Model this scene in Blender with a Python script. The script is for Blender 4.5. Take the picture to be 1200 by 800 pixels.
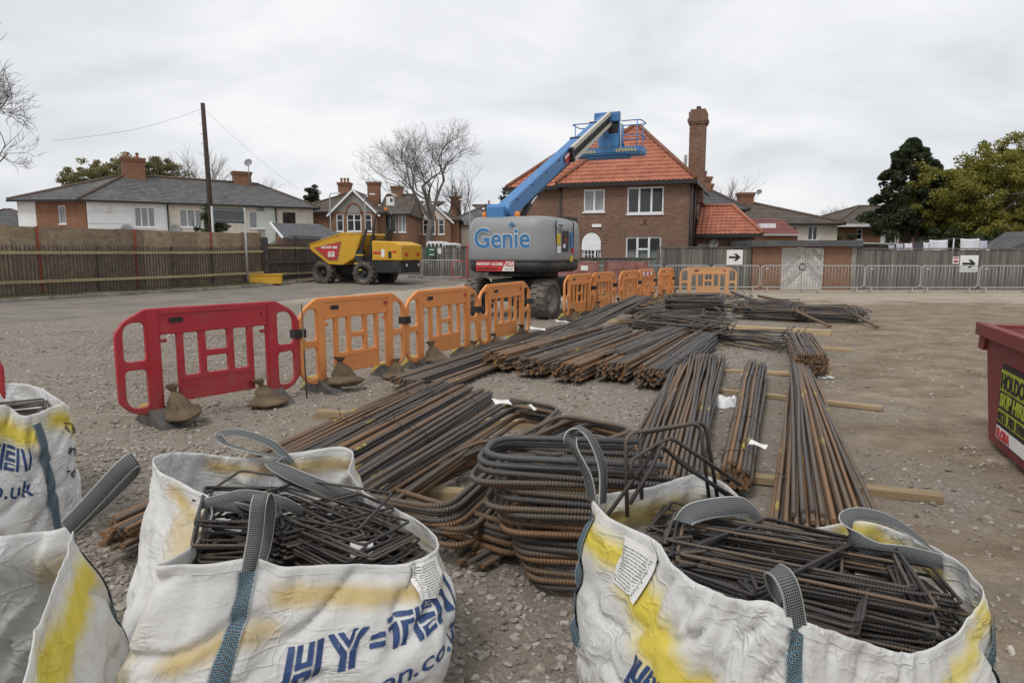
import bpy, bmesh, math, random
import numpy as np
from mathutils import Vector, Matrix, Quaternion, noise as mnoise
for o in list(bpy.data.objects): bpy.data.objects.remove(o)
random.seed(7)
sc = bpy.context.scene
col = sc.collection
R = math.radians
# ------------------------------------------------------------------ camera
CAM_H = 1.6
PITCH = math.atan(0.13)
cd = bpy.data.cameras.new('camera'); cam = bpy.data.objects.new('camera', cd); col.objects.link(cam)
cam.location = (0, 0, CAM_H); cam.rotation_euler = (math.pi/2 - PITCH, 0, 0)
cd.sensor_width = 36; cd.lens = 24; cd.clip_end = 2000; cd.clip_start = 0.05
sc.camera = cam
# ------------------------------------------------------------------ sky and light
w = bpy.data.worlds.new('World'); sc.world = w; w.use_nodes = True
nt = w.node_tree; nt.nodes.clear()
def wn(t, **k):
    n = nt.nodes.new(t)
    for a, b in k.items(): setattr(n, a, b)
    return n
out = wn('ShaderNodeOutputWorld'); bg_s = wn('ShaderNodeBackground'); bg_c = wn('ShaderNodeBackground'); mx = wn('ShaderNodeMixShader')
sky = wn('ShaderNodeTexSky', sky_type='NISHITA', sun_disc=False)
sky.sun_elevation = R(48); sky.sun_rotation = R(-150); sky.dust_density = 3
bg_s.inputs[1].default_value = 0.1
nt.links.new(sky.outputs[0], bg_s.inputs[0])
tc = wn('ShaderNodeTexCoord'); sep = wn('ShaderNodeSeparateXYZ'); nt.links.new(tc.outputs['Generated'], sep.inputs[0])
mz = wn('ShaderNodeMath', operation='MAXIMUM'); nt.links.new(sep.outputs[2], mz.inputs[0]); mz.inputs[1].default_value = 0.0
ad = wn('ShaderNodeMath', operation='ADD'); nt.links.new(mz.outputs[0], ad.inputs[0]); ad.inputs[1].default_value = 0.34
dx = wn('ShaderNodeMath', operation='DIVIDE'); nt.links.new(sep.outputs[0], dx.inputs[0]); nt.links.new(ad.outputs[0], dx.inputs[1])
dy = wn('ShaderNodeMath', operation='DIVIDE'); nt.links.new(sep.outputs[1], dy.inputs[0]); nt.links.new(ad.outputs[0], dy.inputs[1])
cmb = wn('ShaderNodeCombineXYZ'); nt.links.new(dx.outputs[0], cmb.inputs[0]); nt.links.new(dy.outputs[0], cmb.inputs[1])
mp = wn('ShaderNodeMapping'); mp.inputs['Scale'].default_value = (0.95, 1.35, 1); mp.inputs['Rotation'].default_value = (0, 0, 0.25)
nt.links.new(cmb.outputs[0], mp.inputs[0])
nz = wn('ShaderNodeTexNoise'); nz.inputs['Scale'].default_value = 1.5; nz.inputs['Detail'].default_value = 5; nz.inputs['Roughness'].default_value = 0.52; nz.inputs['Distortion'].default_value = 0.3
nt.links.new(mp.outputs[0], nz.inputs[0])
cr = wn('ShaderNodeValToRGB')
cr.color_ramp.elements[0].position = 0.33; cr.color_ramp.elements[0].color = (0.545, 0.565, 0.60, 1)
cr.color_ramp.elements[1].position = 0.62; cr.color_ramp.elements[1].color = (0.775, 0.78, 0.79, 1)
nt.links.new(nz.outputs[0], cr.inputs[0]); nt.links.new(cr.outputs[0], bg_c.inputs[0])
bg_c.inputs[1].default_value = 1.0
mx.inputs[0].default_value = 0.95
nt.links.new(bg_s.outputs[0], mx.inputs[1]); nt.links.new(bg_c.outputs[0], mx.inputs[2]); nt.links.new(mx.outputs[0], out.inputs[0])
sl = bpy.data.lights.new('sun', 'SUN'); sl.energy = 1.3; sl.angle = R(18); sl.color = (1, 0.97, 0.92)
so = bpy.data.objects.new('sun', sl); col.objects.link(so)
SUN_DIR = Vector((-0.35, -0.55, 0.95)).normalized()      # towards the sun
so.rotation_euler = SUN_DIR.to_track_quat('Z', 'Y').to_euler(); so.location = (0, 0, 60)
vs = sc.view_settings; vs.view_transform = 'Standard'; vs.look = 'None'; vs.gamma = 1; vs.exposure = 0.32; vs.use_curve_mapping = False
# ------------------------------------------------------------------ geometry helpers
CP, SP = math.cos(PITCH), math.sin(PITCH)
def ray(px, py):
    u, v = (px-600)/800.0, (400-py)/800.0
    return Vector((u, CP + v*SP, -SP + v*CP))
def D(px, py, Y):
    d = ray(px, py); k = Y/d.y
    return Vector((d.x*k, Y, CAM_H + d.z*k))
def G(px, py, z=0.0):
    d = ray(px, py); k = (z-CAM_H)/d.z
    return Vector((d.x*k, d.y*k, z))
def V(*a): return Vector(a)
def gh(x, y):                                          # terrain height
    t = min(max((y-29)/12.0, 0), 1); t = t*t*(3-2*t)
    return 0.26*t
class MB:
    def __init__(s): s.v = []; s.f = []; s.uv = []; s.sm = []
    def face(s, idx, uv=None, sm=False):
        s.f.append(tuple(idx)); s.uv.append(uv); s.sm.append(sm)
    def poly(s, pts, uv=None, sm=False):
        b = len(s.v); s.v += [tuple(p) for p in pts]; s.face(range(b, b+len(pts)), uv, sm); return s
    def box(s, a, b, m=None):
        x0, y0, z0 = a; x1, y1, z1 = b; k = len(s.v)
        p = [V(x, y, z) for z in (z0, z1) for x, y in ((x0, y0), (x1, y0), (x1, y1), (x0, y1))]
        if m is not None: p = [m @ q for q in p]
        s.v += [tuple(q) for q in p]
        for f in ((3,2,1,0),(4,5,6,7),(0,1,5,4),(1,2,6,5),(2,3,7,6),(3,0,4,7)): s.face([k+i for i in f])
        return s
    def cbox(s, c, d, m=None):
        return s.box((c[0]-d[0]/2, c[1]-d[1]/2, c[2]-d[2]/2), (c[0]+d[0]/2, c[1]+d[1]/2, c[2]+d[2]/2), m)
    def beam(s, p0, p1, wd, ht, up=V(0,0,1)):            # rectangular bar from p0 to p1
        p0, p1 = V(*p0), V(*p1); d = (p1-p0); L = d.length; d.normalize()
        sd = d.cross(up)
        if sd.length < 1e-4: sd = V(1,0,0)
        sd.normalize(); u2 = sd.cross(d)
        m = Matrix((( d.x, sd.x, u2.x, p0.x), (d.y, sd.y, u2.y, p0.y), (d.z, sd.z, u2.z, p0.z), (0,0,0,1)))
        return s.box((0,-wd/2,-ht/2), (L, wd/2, ht/2), m)
    def prism(s, poly, y0, y1, m=None):                   # polygon in x,z extruded along y
        n = len(poly); k = len(s.v)
        p = [V(a, y0, b) for a, b in poly] + [V(a, y1, b) for a, b in poly]
        if m is not None: p = [m @ q for q in p]
        s.v += [tuple(q) for q in p]
        s.face([k+i for i in range(n)]); s.face([k+n+i for i in reversed(range(n))])
        for i in range(n):
            j = (i+1) % n; s.face((k+j, k+i, k+n+i, k+n+j))
        return s
    def tube(s, path, r, n=8, closed=False, cap=True, sm=True):
        P = [V(*p) for p in path]; N = len(P); rs = r if isinstance(r, (list, tuple)) else [r]*N
        T = []
        for i in range(N):
            if closed: t = P[(i+1) % N]-P[i-1]
            else: t = P[min(i+1, N-1)]-P[max(i-1, 0)]
            T.append(t.normalized() if t.length > 1e-9 else V(0,0,1))
        a = T[0].orthogonal().normalized(); k0 = len(s.v); Lc = 0.0; Ls = [0.0]
        for i in range(N):
            if i:
                q = T[i-1].rotation_difference(T[i]); a = (q @ a); a = (a - T[i]*a.dot(T[i])).normalized()
                Lc += (P[i]-P[i-1]).length; Ls.append(Lc)
            b = T[i].cross(a)
            for j in range(n):
                an = 2*math.pi*j/n; s.v.append(tuple(P[i] + (a*math.cos(an)+b*math.sin(an))*rs[i]))
        M_ = N if closed else N-1
        if closed: Ls.append(Lc + (P[0]-P[-1]).length)
        off = 0
        if closed:                                        # untwist seam
            q = T[-1].rotation_difference(T[0]); a2 = q @ a; a0 = V(*s.v[k0])-P[0]
            best = 9
            for j in range(n):
                e = (V(*s.v[k0+j])-P[0]).normalized(); dd = (e-a2.normalized()).length
                if dd < best: best = dd; off = j
        for i in range(M_):
            i2 = (i+1) % N; o_ = off if (closed and i == N-1) else 0
            for j in range(n):
                j2 = (j+1) % n
                s.face((k0+i*n+j, k0+i*n+j2, k0+i2*n+(j2+o_) % n, k0+i2*n+(j+o_) % n),
                       ((j/n, Ls[i]), ((j+1)/n, Ls[i]), ((j+1)/n, Ls[i+1]), (j/n, Ls[i+1])), sm)
        if cap and not closed:
            s.face([k0+j for j in reversed(range(n))], [(0.5, 0)]*n); s.face([k0+(N-1)*n+j for j in range(n)], [(0.5, Lc)]*n)
        return s
    def cyl(s, p0, p1, r0, r1=None, n=16, sm=True):
        return s.tube([p0, p1], [r0, r0 if r1 is None else r1], n, sm=sm)
    def lathe(s, prof, n=24, m=None, sm=True):             # (r, z) profile about z
        k = len(s.v)
        for r_, z_ in prof:
            for j in range(n):
                a = 2*math.pi*j/n; p = V(r_*math.cos(a), r_*math.sin(a), z_)
                s.v.append(tuple(m @ p if m is not None else p))
        for i in range(len(prof)-1):
            for j in range(n):
                j2 = (j+1) % n; s.face((k+i*n+j, k+i*n+j2, k+(i+1)*n+j2, k+(i+1)*n+j), None, sm)
        return s
    def grid(s, fn, nu, nv, closed_u=False, sm=True, uvs=(1, 1)):
        k = len(s.v); NU = nu if closed_u else nu+1
        for j in range(nv+1):
            for i in range(NU): s.v.append(tuple(fn(i/nu, j/nv)))
        for j in range(nv):
            for i in range(nu):
                i2 = (i+1) % NU
                s.face((k+j*NU+i, k+j*NU+i2, k+(j+1)*NU+i2, k+(j+1)*NU+i),
                       ((i/nu*uvs[0], j/nv*uvs[1]), ((i+1)/nu*uvs[0], j/nv*uvs[1]), ((i+1)/nu*uvs[0], (j+1)/nv*uvs[1]), (i/nu*uvs[0], (j+1)/nv*uvs[1])), sm)
        return s
    def mesh(s, name, mat=None):
        me = bpy.data.meshes.new(name); me.from_pydata(s.v, [], s.f)
        if any(u is not None for u in s.uv):
            ul = me.uv_layers.new(name='UVMap'); d = []
            for f, u in zip(s.f, s.uv):
                for i in range(len(f)): d += list(u[i]) if u is not None else [0.0, 0.0]
            ul.data.foreach_set('uv', d)
        me.polygons.foreach_set('use_smooth', s.sm)
        if mat: me.materials.append(mat)
        me.update(); return me
    def build(s, name, mat, parent=None, world=False, bevel=0):
        o = bpy.data.objects.new(name, s.mesh(name, mat)); col.objects.link(o)
        if bevel:
            b = o.modifiers.new('bevel', 'BEVEL'); b.width = bevel; b.segments = 2; b.limit_method = 'ANGLE'; b.angle_limit = R(40)
        if parent is not None: adopt(o, parent, world)
        return o
bpy.context.view_layer.update()
def adopt(o, parent, world=False):
    o.parent = parent
    if world: o.matrix_parent_inverse = wm(parent).inverted()
def wm(o):
    m = o.matrix_basis.copy()
    if o.parent: m = wm(o.parent) @ o.matrix_parent_inverse @ m
    return m
def tag(o, label=None, cat=None, group=None, kind=None):
    if label: o['label'] = label
    if cat: o['category'] = cat
    if group: o['group'] = group
    if kind: o['kind'] = kind
    return o
def empty(name, loc=(0,0,0), rz=0.0, label=None, cat=None, group=None):
    o = bpy.data.objects.new(name, None); col.objects.link(o); o.location = loc; o.rotation_euler = (0, 0, rz); o.empty_display_size = 0.2
    return tag(o, label, cat, group)
def link_obj(name, me, parent=None):
    o = bpy.data.objects.new(name, me); col.objects.link(o)
    if parent is not None: o.parent = parent
    return o
def kids(o): return [c for c in bpy.data.objects if c.parent == o]
def copy_tree(o, parent=None, _idx=None):
    if _idx is None:
        _idx = {}
        for c in bpy.data.objects:
            if c.parent: _idx.setdefault(c.parent.name, []).append(c)
    c = o.copy(); col.objects.link(c); c.parent = parent
    for ch in _idx.get(o.name, []): copy_tree(ch, c, _idx)
    return c
def fillet(pts, r, n=5, closed=False):
    P = [V(*p) for p in pts]; N = len(P); out_ = []
    for i in range(N):
        if not closed and i in (0, N-1): out_.append(P[i]); continue
        a, b, c = P[i-1], P[i], P[(i+1) % N]
        d1, d2 = (a-b), (c-b); l1, l2 = d1.length, d2.length; d1.normalize(); d2.normalize()
        rr = min(r, l1*0.45, l2*0.45); s_, e_ = b+d1*rr, b+d2*rr
        for k in range(n+1):
            t = k/n; out_.append(s_*(1-t)**2 + b*2*t*(1-t) + e_*t*t)
    return out_
def catmull(P, n=6, closed=False):
    P = [V(*p) for p in P]; N = len(P); o = []
    for i in range(N if closed else N-1):
        g = (lambda k: P[k % N]) if closed else (lambda k: P[min(max(k, 0), N-1)])
        a, b, c, d = g(i-1), g(i), g(i+1), g(i+2)
        for k in range(n):
            t = k/n; o.append(0.5*((2*b)+(c-a)*t+(2*a-5*b+4*c-d)*t*t+(3*b-a-3*c+d)*t**3))
    if not closed: o.append(P[-1])
    return o
def text_mesh(s, size, bold=0.0, extrude=0.0, align='LEFT', sx=1.0, shear=0.0):
    c = bpy.data.curves.new('t', 'FONT'); c.body = s; c.size = size; c.offset = bold; c.extrude = extrude; c.align_x = align; c.resolution_u = 3; c.shear = shear
    o = bpy.data.objects.new('t', c); col.objects.link(o)
    dg = bpy.context.evaluated_depsgraph_get(); me = bpy.data.meshes.new_from_object(o.evaluated_get(dg))
    bpy.data.objects.remove(o); bpy.data.curves.remove(c)
    me.transform(Matrix.Diagonal((sx, 1, 1, 1))); return me
def text(s, size, mat, parent, m, bold=0.0, extrude=0.002, align='LEFT', sx=1.0, name='lettering', shear=0.0):
    me = text_mesh(s, size, bold, extrude, align, sx, shear); me.transform(m); me.materials.clear(); me.materials.append(mat)
    return link_obj(name, me, parent)
def frame(o, x, y):                                    # matrix from origin, text-right, text-up
    x, y = V(*x).normalized(), V(*y).normalized(); z = x.cross(y)
    return Matrix(((x.x, y.x, z.x, o[0]), (x.y, y.y, z.y, o[1]), (x.z, y.z, z.z, o[2]), (0,0,0,1)))
# ------------------------------------------------------------------ materials
MATS = {}
def newmat(name):
    m = bpy.data.materials.new(name); m.use_nodes = True; t = m.node_tree; MATS[name] = m
    return m, t, t.nodes['Principled BSDF']
def node(t, ty, **k):
    n = t.nodes.new(ty)
    for a, b in k.items(): setattr(n, a, b)
    return n
def setin(n, **k):
    for a, b in k.items(): n.inputs[a].default_value = b
def coords(t, space='Object', scale=(1,1,1), rnd=True):
    tc = node(t, 'ShaderNodeTexCoord'); mp = node(t, 'ShaderNodeMapping'); mp.inputs['Scale'].default_value = scale
    t.links.new(tc.outputs[space], mp.inputs[0])
    if rnd:
        oi = node(t, 'ShaderNodeObjectInfo'); ml = node(t, 'ShaderNodeMath', operation='MULTIPLY'); ml.inputs[1].default_value = 53.0
        t.links.new(oi.outputs['Random'], ml.inputs[0]); va = node(t, 'ShaderNodeVectorMath', operation='ADD')
        t.links.new(mp.outputs[0], va.inputs[0]); t.links.new(ml.outputs[0], va.inputs[1]); return va.outputs[0]
    return mp.outputs[0]
def noise_(t, vec, scale, detail=5, rough=0.55, dist=0.0):
    n = node(t, 'ShaderNodeTexNoise'); setin(n, Scale=scale, Detail=detail, Roughness=rough, Distortion=dist)
    t.links.new(vec, n.inputs['Vector']); return n.outputs['Fac']
def ramp(t, fac, stops):
    r = node(t, 'ShaderNodeValToRGB'); e = r.color_ramp.elements
    while len(e) < len(stops): e.new(0.5)
    for el, (p, c) in zip(e, stops): el.position = p; el.color = (c[0], c[1], c[2], 1) if isinstance(c, (tuple, list)) else (c, c, c, 1)
    t.links.new(fac, r.inputs[0]); return r.outputs[0]
def mixc(t, fac, a, b, mode='MIX'):
    n = node(t, 'ShaderNodeMix', data_type='RGBA', blend_type=mode)
    for s_, val in ((0, fac), (6, a), (7, b)):
        if hasattr(val, 'is_linked') or isinstance(val, bpy.types.NodeSocket): t.links.new(val, n.inputs[s_])
        else: n.inputs[s_].default_value = val if s_ == 0 else (val[0], val[1], val[2], 1)
    return n.outputs[2]
def mth(t, op, a, b=None):
    n = node(t, 'ShaderNodeMath', operation=op)
    for i, x in ((0, a), (1, b)):
        if x is None: continue
        if isinstance(x, bpy.types.NodeSocket): t.links.new(x, n.inputs[i])
        else: n.inputs[i].default_value = x
    return n.outputs[0]
def bump(t, bs, h, strength=0.3, dist=0.02):
    b = node(t, 'ShaderNodeBump'); setin(b, Strength=strength, Distance=dist); t.links.new(h, b.inputs['Height'])
    if bs.inputs['Normal'].is_linked: t.links.new(bs.inputs['Normal'].links[0].from_socket, b.inputs['Normal'])
    t.links.new(b.outputs[0], bs.inputs['Normal'])
def mix_mat(name, c1, c2, scale=4, rough=0.75, metal=0.0, bmp=0.0, bscale=60, stretch=(1,1,1), lo=0.35, hi=0.65, rnd_val=0.0, dirt=None, dscale=1.2, dlo=0.5, dhi=0.75, spec=0.4):
    m, t, bs = newmat(name); v = coords(t, 'Object', stretch)
    c = ramp(t, noise_(t, v, scale, 6), [(lo, c1), (hi, c2)])
    if dirt: c = mixc(t, ramp(t, noise_(t, v, dscale, 7, 0.65), [(dlo, 0.0), (dhi, 1.0)]), c, dirt)
    if rnd_val:
        oi = node(t, 'ShaderNodeObjectInfo'); mr = node(t, 'ShaderNodeMapRange'); setin(mr, **{'To Min': 1-rnd_val, 'To Max': 1+rnd_val}); t.links.new(oi.outputs['Random'], mr.inputs[0])
        c = mixc(t, 1.0, c, mr.outputs[0], 'MULTIPLY')
    t.links.new(c, bs.inputs['Base Color']); setin(bs, Roughness=rough, Metallic=metal); bs.inputs['Specular IOR Level'].default_value = spec
    if bmp: bump(t, bs, noise_(t, v, bscale, 4), bmp)
    return m
# --- ground: crushed stone, trodden mud to the right, pale dried strip by the barriers
m, t, bs = newmat('ground'); v = coords(t, 'Object', rnd=False)
vor = node(t, 'ShaderNodeTexVoronoi'); setin(vor, Scale=32.0); t.links.new(v, vor.inputs['Vector'])
vor2 = node(t, 'ShaderNodeTexVoronoi'); setin(vor2, Scale=14.0); t.links.new(v, vor2.inputs['Vector'])
peb = ramp(t, vor.outputs['Color'], [(0.0, (0.16, 0.14, 0.118)), (0.5, (0.255, 0.225, 0.192)), (1.0, (0.37, 0.335, 0.295))])
fine = ramp(t, noise_(t, v, 60, 6, 0.7), [(0.3, (0.13, 0.108, 0.086)), (0.7, (0.285, 0.245, 0.20))])
grav = mixc(t, ramp(t, noise_(t, v, 2.2, 6, 0.6), [(0.38, 0.25), (0.62, 0.9)]), fine, peb)
grav = mixc(t, ramp(t, noise_(t, v, 0.5, 5), [(0.35, 0.0), (0.7, 0.5)]), grav, (0.25, 0.21, 0.17))
grav = mixc(t, ramp(t, noise_(t, v, 0.28, 6, 0.65), [(0.5, 0.0), (0.68, 0.55)]), grav, (0.115, 0.092, 0.072))
sx = node(t, 'ShaderNodeSeparateXYZ'); t.links.new(v, sx.inputs[0])
mud = ramp(t, noise_(t, coords(t, 'Object', (0.9, 1.25, 1), False), 1.5, 8, 0.72), [(0.28, (0.115, 0.085, 0.058)), (0.5, (0.225, 0.175, 0.128)), (0.72, (0.36, 0.295, 0.225))])
mud = mixc(t, ramp(t, noise_(t, v, 26, 5, 0.7), [(0.62, 0.0), (0.72, 0.8)]), mud, (0.10, 0.078, 0.058))
mud = mixc(t, ramp(t, noise_(t, v, 45, 3, 0.6), [(0.70, 0.0), (0.76, 0.8)]), mud, (0.34, 0.31, 0.27))
mk = mth(t, 'ADD', mth(t, 'MULTIPLY', mth(t, 'SUBTRACT', sx.outputs[0], mth(t, 'MULTIPLY', sx.outputs[1], 0.36)), 0.5), mth(t, 'MULTIPLY', mth(t, 'SUBTRACT', noise_(t, v, 0.8, 6, 0.6), 0.5), 3.2))
mkr = ramp(t, mk, [(0.25, 0.0), (0.75, 1.0)])
c = mixc(t, mkr, grav, mud)
dry = ramp(t, noise_(t, coords(t, 'Object', (0.5, 1.1, 1), False), 1.0, 8, 0.7), [(0.3, (0.30, 0.255, 0.20)), (0.7, (0.44, 0.385, 0.315))])
dk = mth(t, 'ADD', mth(t, 'MULTIPLY', mth(t, 'SUBTRACT', sx.outputs[1], 20.5), 0.35), mth(t, 'MULTIPLY', mth(t, 'SUBTRACT', noise_(t, v, 0.5, 6, 0.65), 0.5), 4.0))
c = mixc(t, ramp(t, dk, [(0.1, 0.0), (0.9, 0.85)]), c, dry)
t.links.new(c, bs.inputs['Base Color']); setin(bs, Roughness=0.95); bs.inputs['Specular IOR Level'].default_value = 0.15
bump(t, bs, vor.outputs['Distance'], 0.55, 0.02); bump(t, bs, noise_(t, v, 18, 8, 0.7), 0.6, 0.03)
# --- stones
m, t, bs = newmat('stone'); v = coords(t, 'Object', rnd=False)
at = node(t, 'ShaderNodeAttribute', attribute_name='tint')
c = ramp(t, at.outputs['Fac'], [(0.0, (0.16, 0.138, 0.115)), (0.45, (0.30, 0.265, 0.225)), (1.0, (0.52, 0.48, 0.43))])
c = mixc(t, ramp(t, noise_(t, v, 45, 5, 0.7), [(0.35, 0.0), (0.7, 0.5)]), c, (0.15, 0.12, 0.095))
t.links.new(c, bs.inputs['Base Color']); setin(bs, Roughness=0.93); bs.inputs['Specular IOR Level'].default_value = 0.2; bump(t, bs, noise_(t, v, 120, 4), 0.4, 0.004)
# --- tarmac, kerb, grass
mix_mat('tarmac', (0.13, 0.118, 0.105), (0.20, 0.18, 0.155), 0.9, 0.93, bmp=0.35, bscale=90, dirt=(0.24, 0.205, 0.165), dscale=0.35, dlo=0.42, dhi=0.7)
mix_mat('kerb', (0.22, 0.2, 0.17), (0.33, 0.3, 0.26), 3, 0.9, bmp=0.3, dirt=(0.12, 0.10, 0.07))
mix_mat('grass', (0.035, 0.055, 0.015), (0.10, 0.12, 0.035), 9, 0.8, dirt=(0.12, 0.10, 0.05), dscale=2.5)
mix_mat('soil', (0.08, 0.065, 0.045), (0.15, 0.12, 0.085), 6, 0.95, bmp=0.6, bscale=30)
# --- rebar: mill scale blue-grey through orange rust, ribs from the bar's own length
def rebar(name, rust, dark=(0.045, 0.047, 0.052), ribs=0.5, pitch=0.014, paint=False):
    m, t, bs = newmat(name); v = coords(t, 'Object', (1, 1, 1)); oi = node(t, 'ShaderNodeObjectInfo')
    a = noise_(t, coords(t, 'Object', (1.2, 1.2, 1.2)), 2.2, 6, 0.65)
    f = mth(t, 'ADD', mth(t, 'MULTIPLY', mth(t, 'SUBTRACT', a, 0.5), 1.1), mth(t, 'ADD', mth(t, 'MULTIPLY', mth(t, 'SUBTRACT', oi.outputs['Random'], 0.5), 1.0), rust))
    c = ramp(t, f, [(0.05, tuple(q*1.25 for q in dark)), (0.38, (0.115, 0.095, 0.078)), (0.62, (0.165, 0.108, 0.066)), (1.0, (0.25, 0.132, 0.06))])
    c = mixc(t, ramp(t, noise_(t, v, 70, 4, 0.7), [(0.4, 0.0), (0.75, 0.55)]), c, (0.06, 0.042, 0.03))
    uv = node(t, 'ShaderNodeUVMap'); sp = node(t, 'ShaderNodeSeparateXYZ'); t.links.new(uv.outputs[0], sp.inputs[0])
    if ribs:
        ph = mth(t, 'ADD', mth(t, 'MULTIPLY', sp.outputs[1], 2*math.pi/pitch), mth(t, 'MULTIPLY', sp.outputs[0], 2*math.pi*1))
        h = mth(t, 'POWER', mth(t, 'ADD', mth(t, 'MULTIPLY', mth(t, 'SINE', ph), 0.5), 0.5), 2.0)
        bump(t, bs, h, ribs, 0.004)
        c = mixc(t, mth(t, 'MULTIPLY', h, 0.28), c, (0.16, 0.125, 0.10))
    if paint:
        n2 = noise_(t, v, 30, 3, 0.6)
        lo = mth(t, 'MULTIPLY', oi.outputs['Random'], 2.7); md = mth(t, 'ABSOLUTE', mth(t, 'SUBTRACT', mth(t, 'FRACT', mth(t, 'ADD', mth(t, 'MULTIPLY', sp.outputs[1], 0.24), mth(t, 'MULTIPLY', lo, 1.0))), 0.5))
        on = mth(t, 'MULTIPLY', mth(t, 'LESS_THAN', md, 0.018), mth(t, 'LESS_THAN', mth(t, 'FRACT', mth(t, 'MULTIPLY', oi.outputs['Random'], 17.3)), 0.3))
        on = mth(t, 'MULTIPLY', on, ramp(t, n2, [(0.42, 0.0), (0.58, 1.0)]))
        c = mixc(t, mth(t, 'MULTIPLY', on, 0.8), c, (0.50, 0.39, 0.05))
    t.links.new(c, bs.inputs['Base Color']); setin(bs, Roughness=0.52, Metallic=0.2); bs.inputs['Specular IOR Level'].default_value = 0.5
    bump(t, bs, noise_(t, v, 150, 3), 0.2, 0.003)
    return m
rebar('steel_bar', 0.42, paint=True); rebar('steel_rusty', 0.66, ribs=0.45, paint=True); rebar('steel_dark', 0.04, dark=(0.020, 0.020, 0.022), ribs=0.35, pitch=0.009)
rebar('steel_grey', 0.22, dark=(0.055, 0.06, 0.066), ribs=0.3); rebar('steel_bent', 0.50, ribs=0.9, pitch=0.016, paint=True)
rebar('steel_end', 0.8, ribs=0)
mix_mat('tie_wire', (0.03, 0.027, 0.025), (0.09, 0.055, 0.035), 20, 0.6, 0.3)
# --- timber, boards
mix_mat('batten', (0.33, 0.245, 0.14), (0.45, 0.34, 0.20), 3, 0.85, bmp=0.25, bscale=12, stretch=(0.6, 9, 9), dirt=(0.17, 0.125, 0.08), dscale=0.8, dlo=0.5, dhi=0.8, rnd_val=0.25)
mix_mat('fence_board', (0.10, 0.092, 0.082), (0.18, 0.165, 0.145), 2.5, 0.9, bmp=0.25, bscale=8, stretch=(7, 7, 0.6), rnd_val=0.3)
mix_mat('plywood', (0.235, 0.18, 0.115), (0.33, 0.26, 0.175), 2.4, 0.88, bmp=0.1, bscale=10, stretch=(2, 2, 3.2), dirt=(0.15, 0.115, 0.078), dscale=1.5, rnd_val=0.22)
mix_mat('rail_timber', (0.32, 0.26, 0.145), (0.42, 0.345, 0.20), 3, 0.85, stretch=(0.5, 6, 6), dirt=(0.2, 0.15, 0.1))
mix_mat('palisade', (0.035, 0.036, 0.048), (0.06, 0.06, 0.075), 6, 0.6, 0.1, dirt=(0.13, 0.10, 0.075), dscale=4, dlo=0.42, dhi=0.62)
mix_mat('red_paint_post', (0.25, 0.055, 0.03), (0.33, 0.09, 0.05), 6, 0.7)
mix_mat('white_door_wood', (0.52, 0.50, 0.47), (0.66, 0.64, 0.60), 4, 0.8, stretch=(8, 8, 0.8), dirt=(0.22, 0.20, 0.175), dscale=5, dlo=0.45, dhi=0.65, rnd_val=0.25)
# --- barriers and plastics
def plastic(name, c1, c2, dirt, rough=0.45, dlo=0.5, dhi=0.85):
    m, t, bs = newmat(name); v = coords(t, 'Object')
    c = ramp(t, noise_(t, v, 2.5, 4), [(0.3, c1), (0.7, c2)])
    c = mixc(t, ramp(t, noise_(t, v, 5, 8, 0.72), [(dlo, 0.0), (dhi, 0.75)]), c, dirt)
    c = mixc(t, ramp(t, noise_(t, coords(t, 'Object', (2, 2, 14)), 6, 5, 0.7), [(0.62, 0.0), (0.72, 0.5)]), c, tuple(min(1, q*1.25+.06) for q in c2))
    sz = node(t, 'ShaderNodeSeparateXYZ'); tcx = node(t, 'ShaderNodeTexCoord'); t.links.new(tcx.outputs['Object'], sz.inputs[0])
    sp = mth(t, 'MULTIPLY', ramp(t, sz.outputs[2], [(0.08, 1.0), (0.45, 0.0)]), ramp(t, noise_(t, v, 22, 6, 0.7), [(0.4, 0.0), (0.6, 0.7)]))
    c = mixc(t, sp, c, dirt)                                   # splashed mud near the foot
    t.links.new(c, bs.inputs['Base Color']); setin(bs, Roughness=rough); bump(t, bs, noise_(t, v, 60, 3), 0.08, 0.004); return m
plastic('barrier_red', (0.36, 0.018, 0.030), (0.43, 0.026, 0.038), (0.27, 0.10, 0.085))
plastic('barrier_orange', (0.66, 0.235, 0.058), (0.74, 0.285, 0.082), (0.42, 0.20, 0.09), 0.55)
plastic('barrier_faded', (0.56, 0.27, 0.11), (0.60, 0.33, 0.16), (0.42, 0.26, 0.15), 0.6)
mix_mat('rubber_foot', (0.055, 0.053, 0.05), (0.10, 0.095, 0.088), 6, 0.85, bmp=0.2, dirt=(0.17, 0.15, 0.125), dscale=4)
plastic('foot_yellow', (0.55, 0.38, 0.03), (0.62, 0.45, 0.05), (0.30, 0.23, 0.10), 0.6, 0.4, 0.8)
mix_mat('black_plastic', (0.012, 0.012, 0.013), (0.03, 0.03, 0.03), 8, 0.5)
m, t, bs = newmat('sandbag'); v = coords(t, 'Object')
c = ramp(t, noise_(t, v, 7, 6), [(0.3, (0.085, 0.06, 0.036)), (0.7, (0.165, 0.118, 0.07))])
wv = node(t, 'ShaderNodeTexWave'); setin(wv, Scale=90.0, Distortion=1.0); t.links.new(v, wv.inputs['Vector'])
t.links.new(c, bs.inputs['Base Color']); setin(bs, Roughness=0.92); bump(t, bs, wv.outputs['Fac'], 0.15, 0.003); bump(t, bs, noise_(t, v, 9, 5), 0.5, 0.04)
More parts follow.
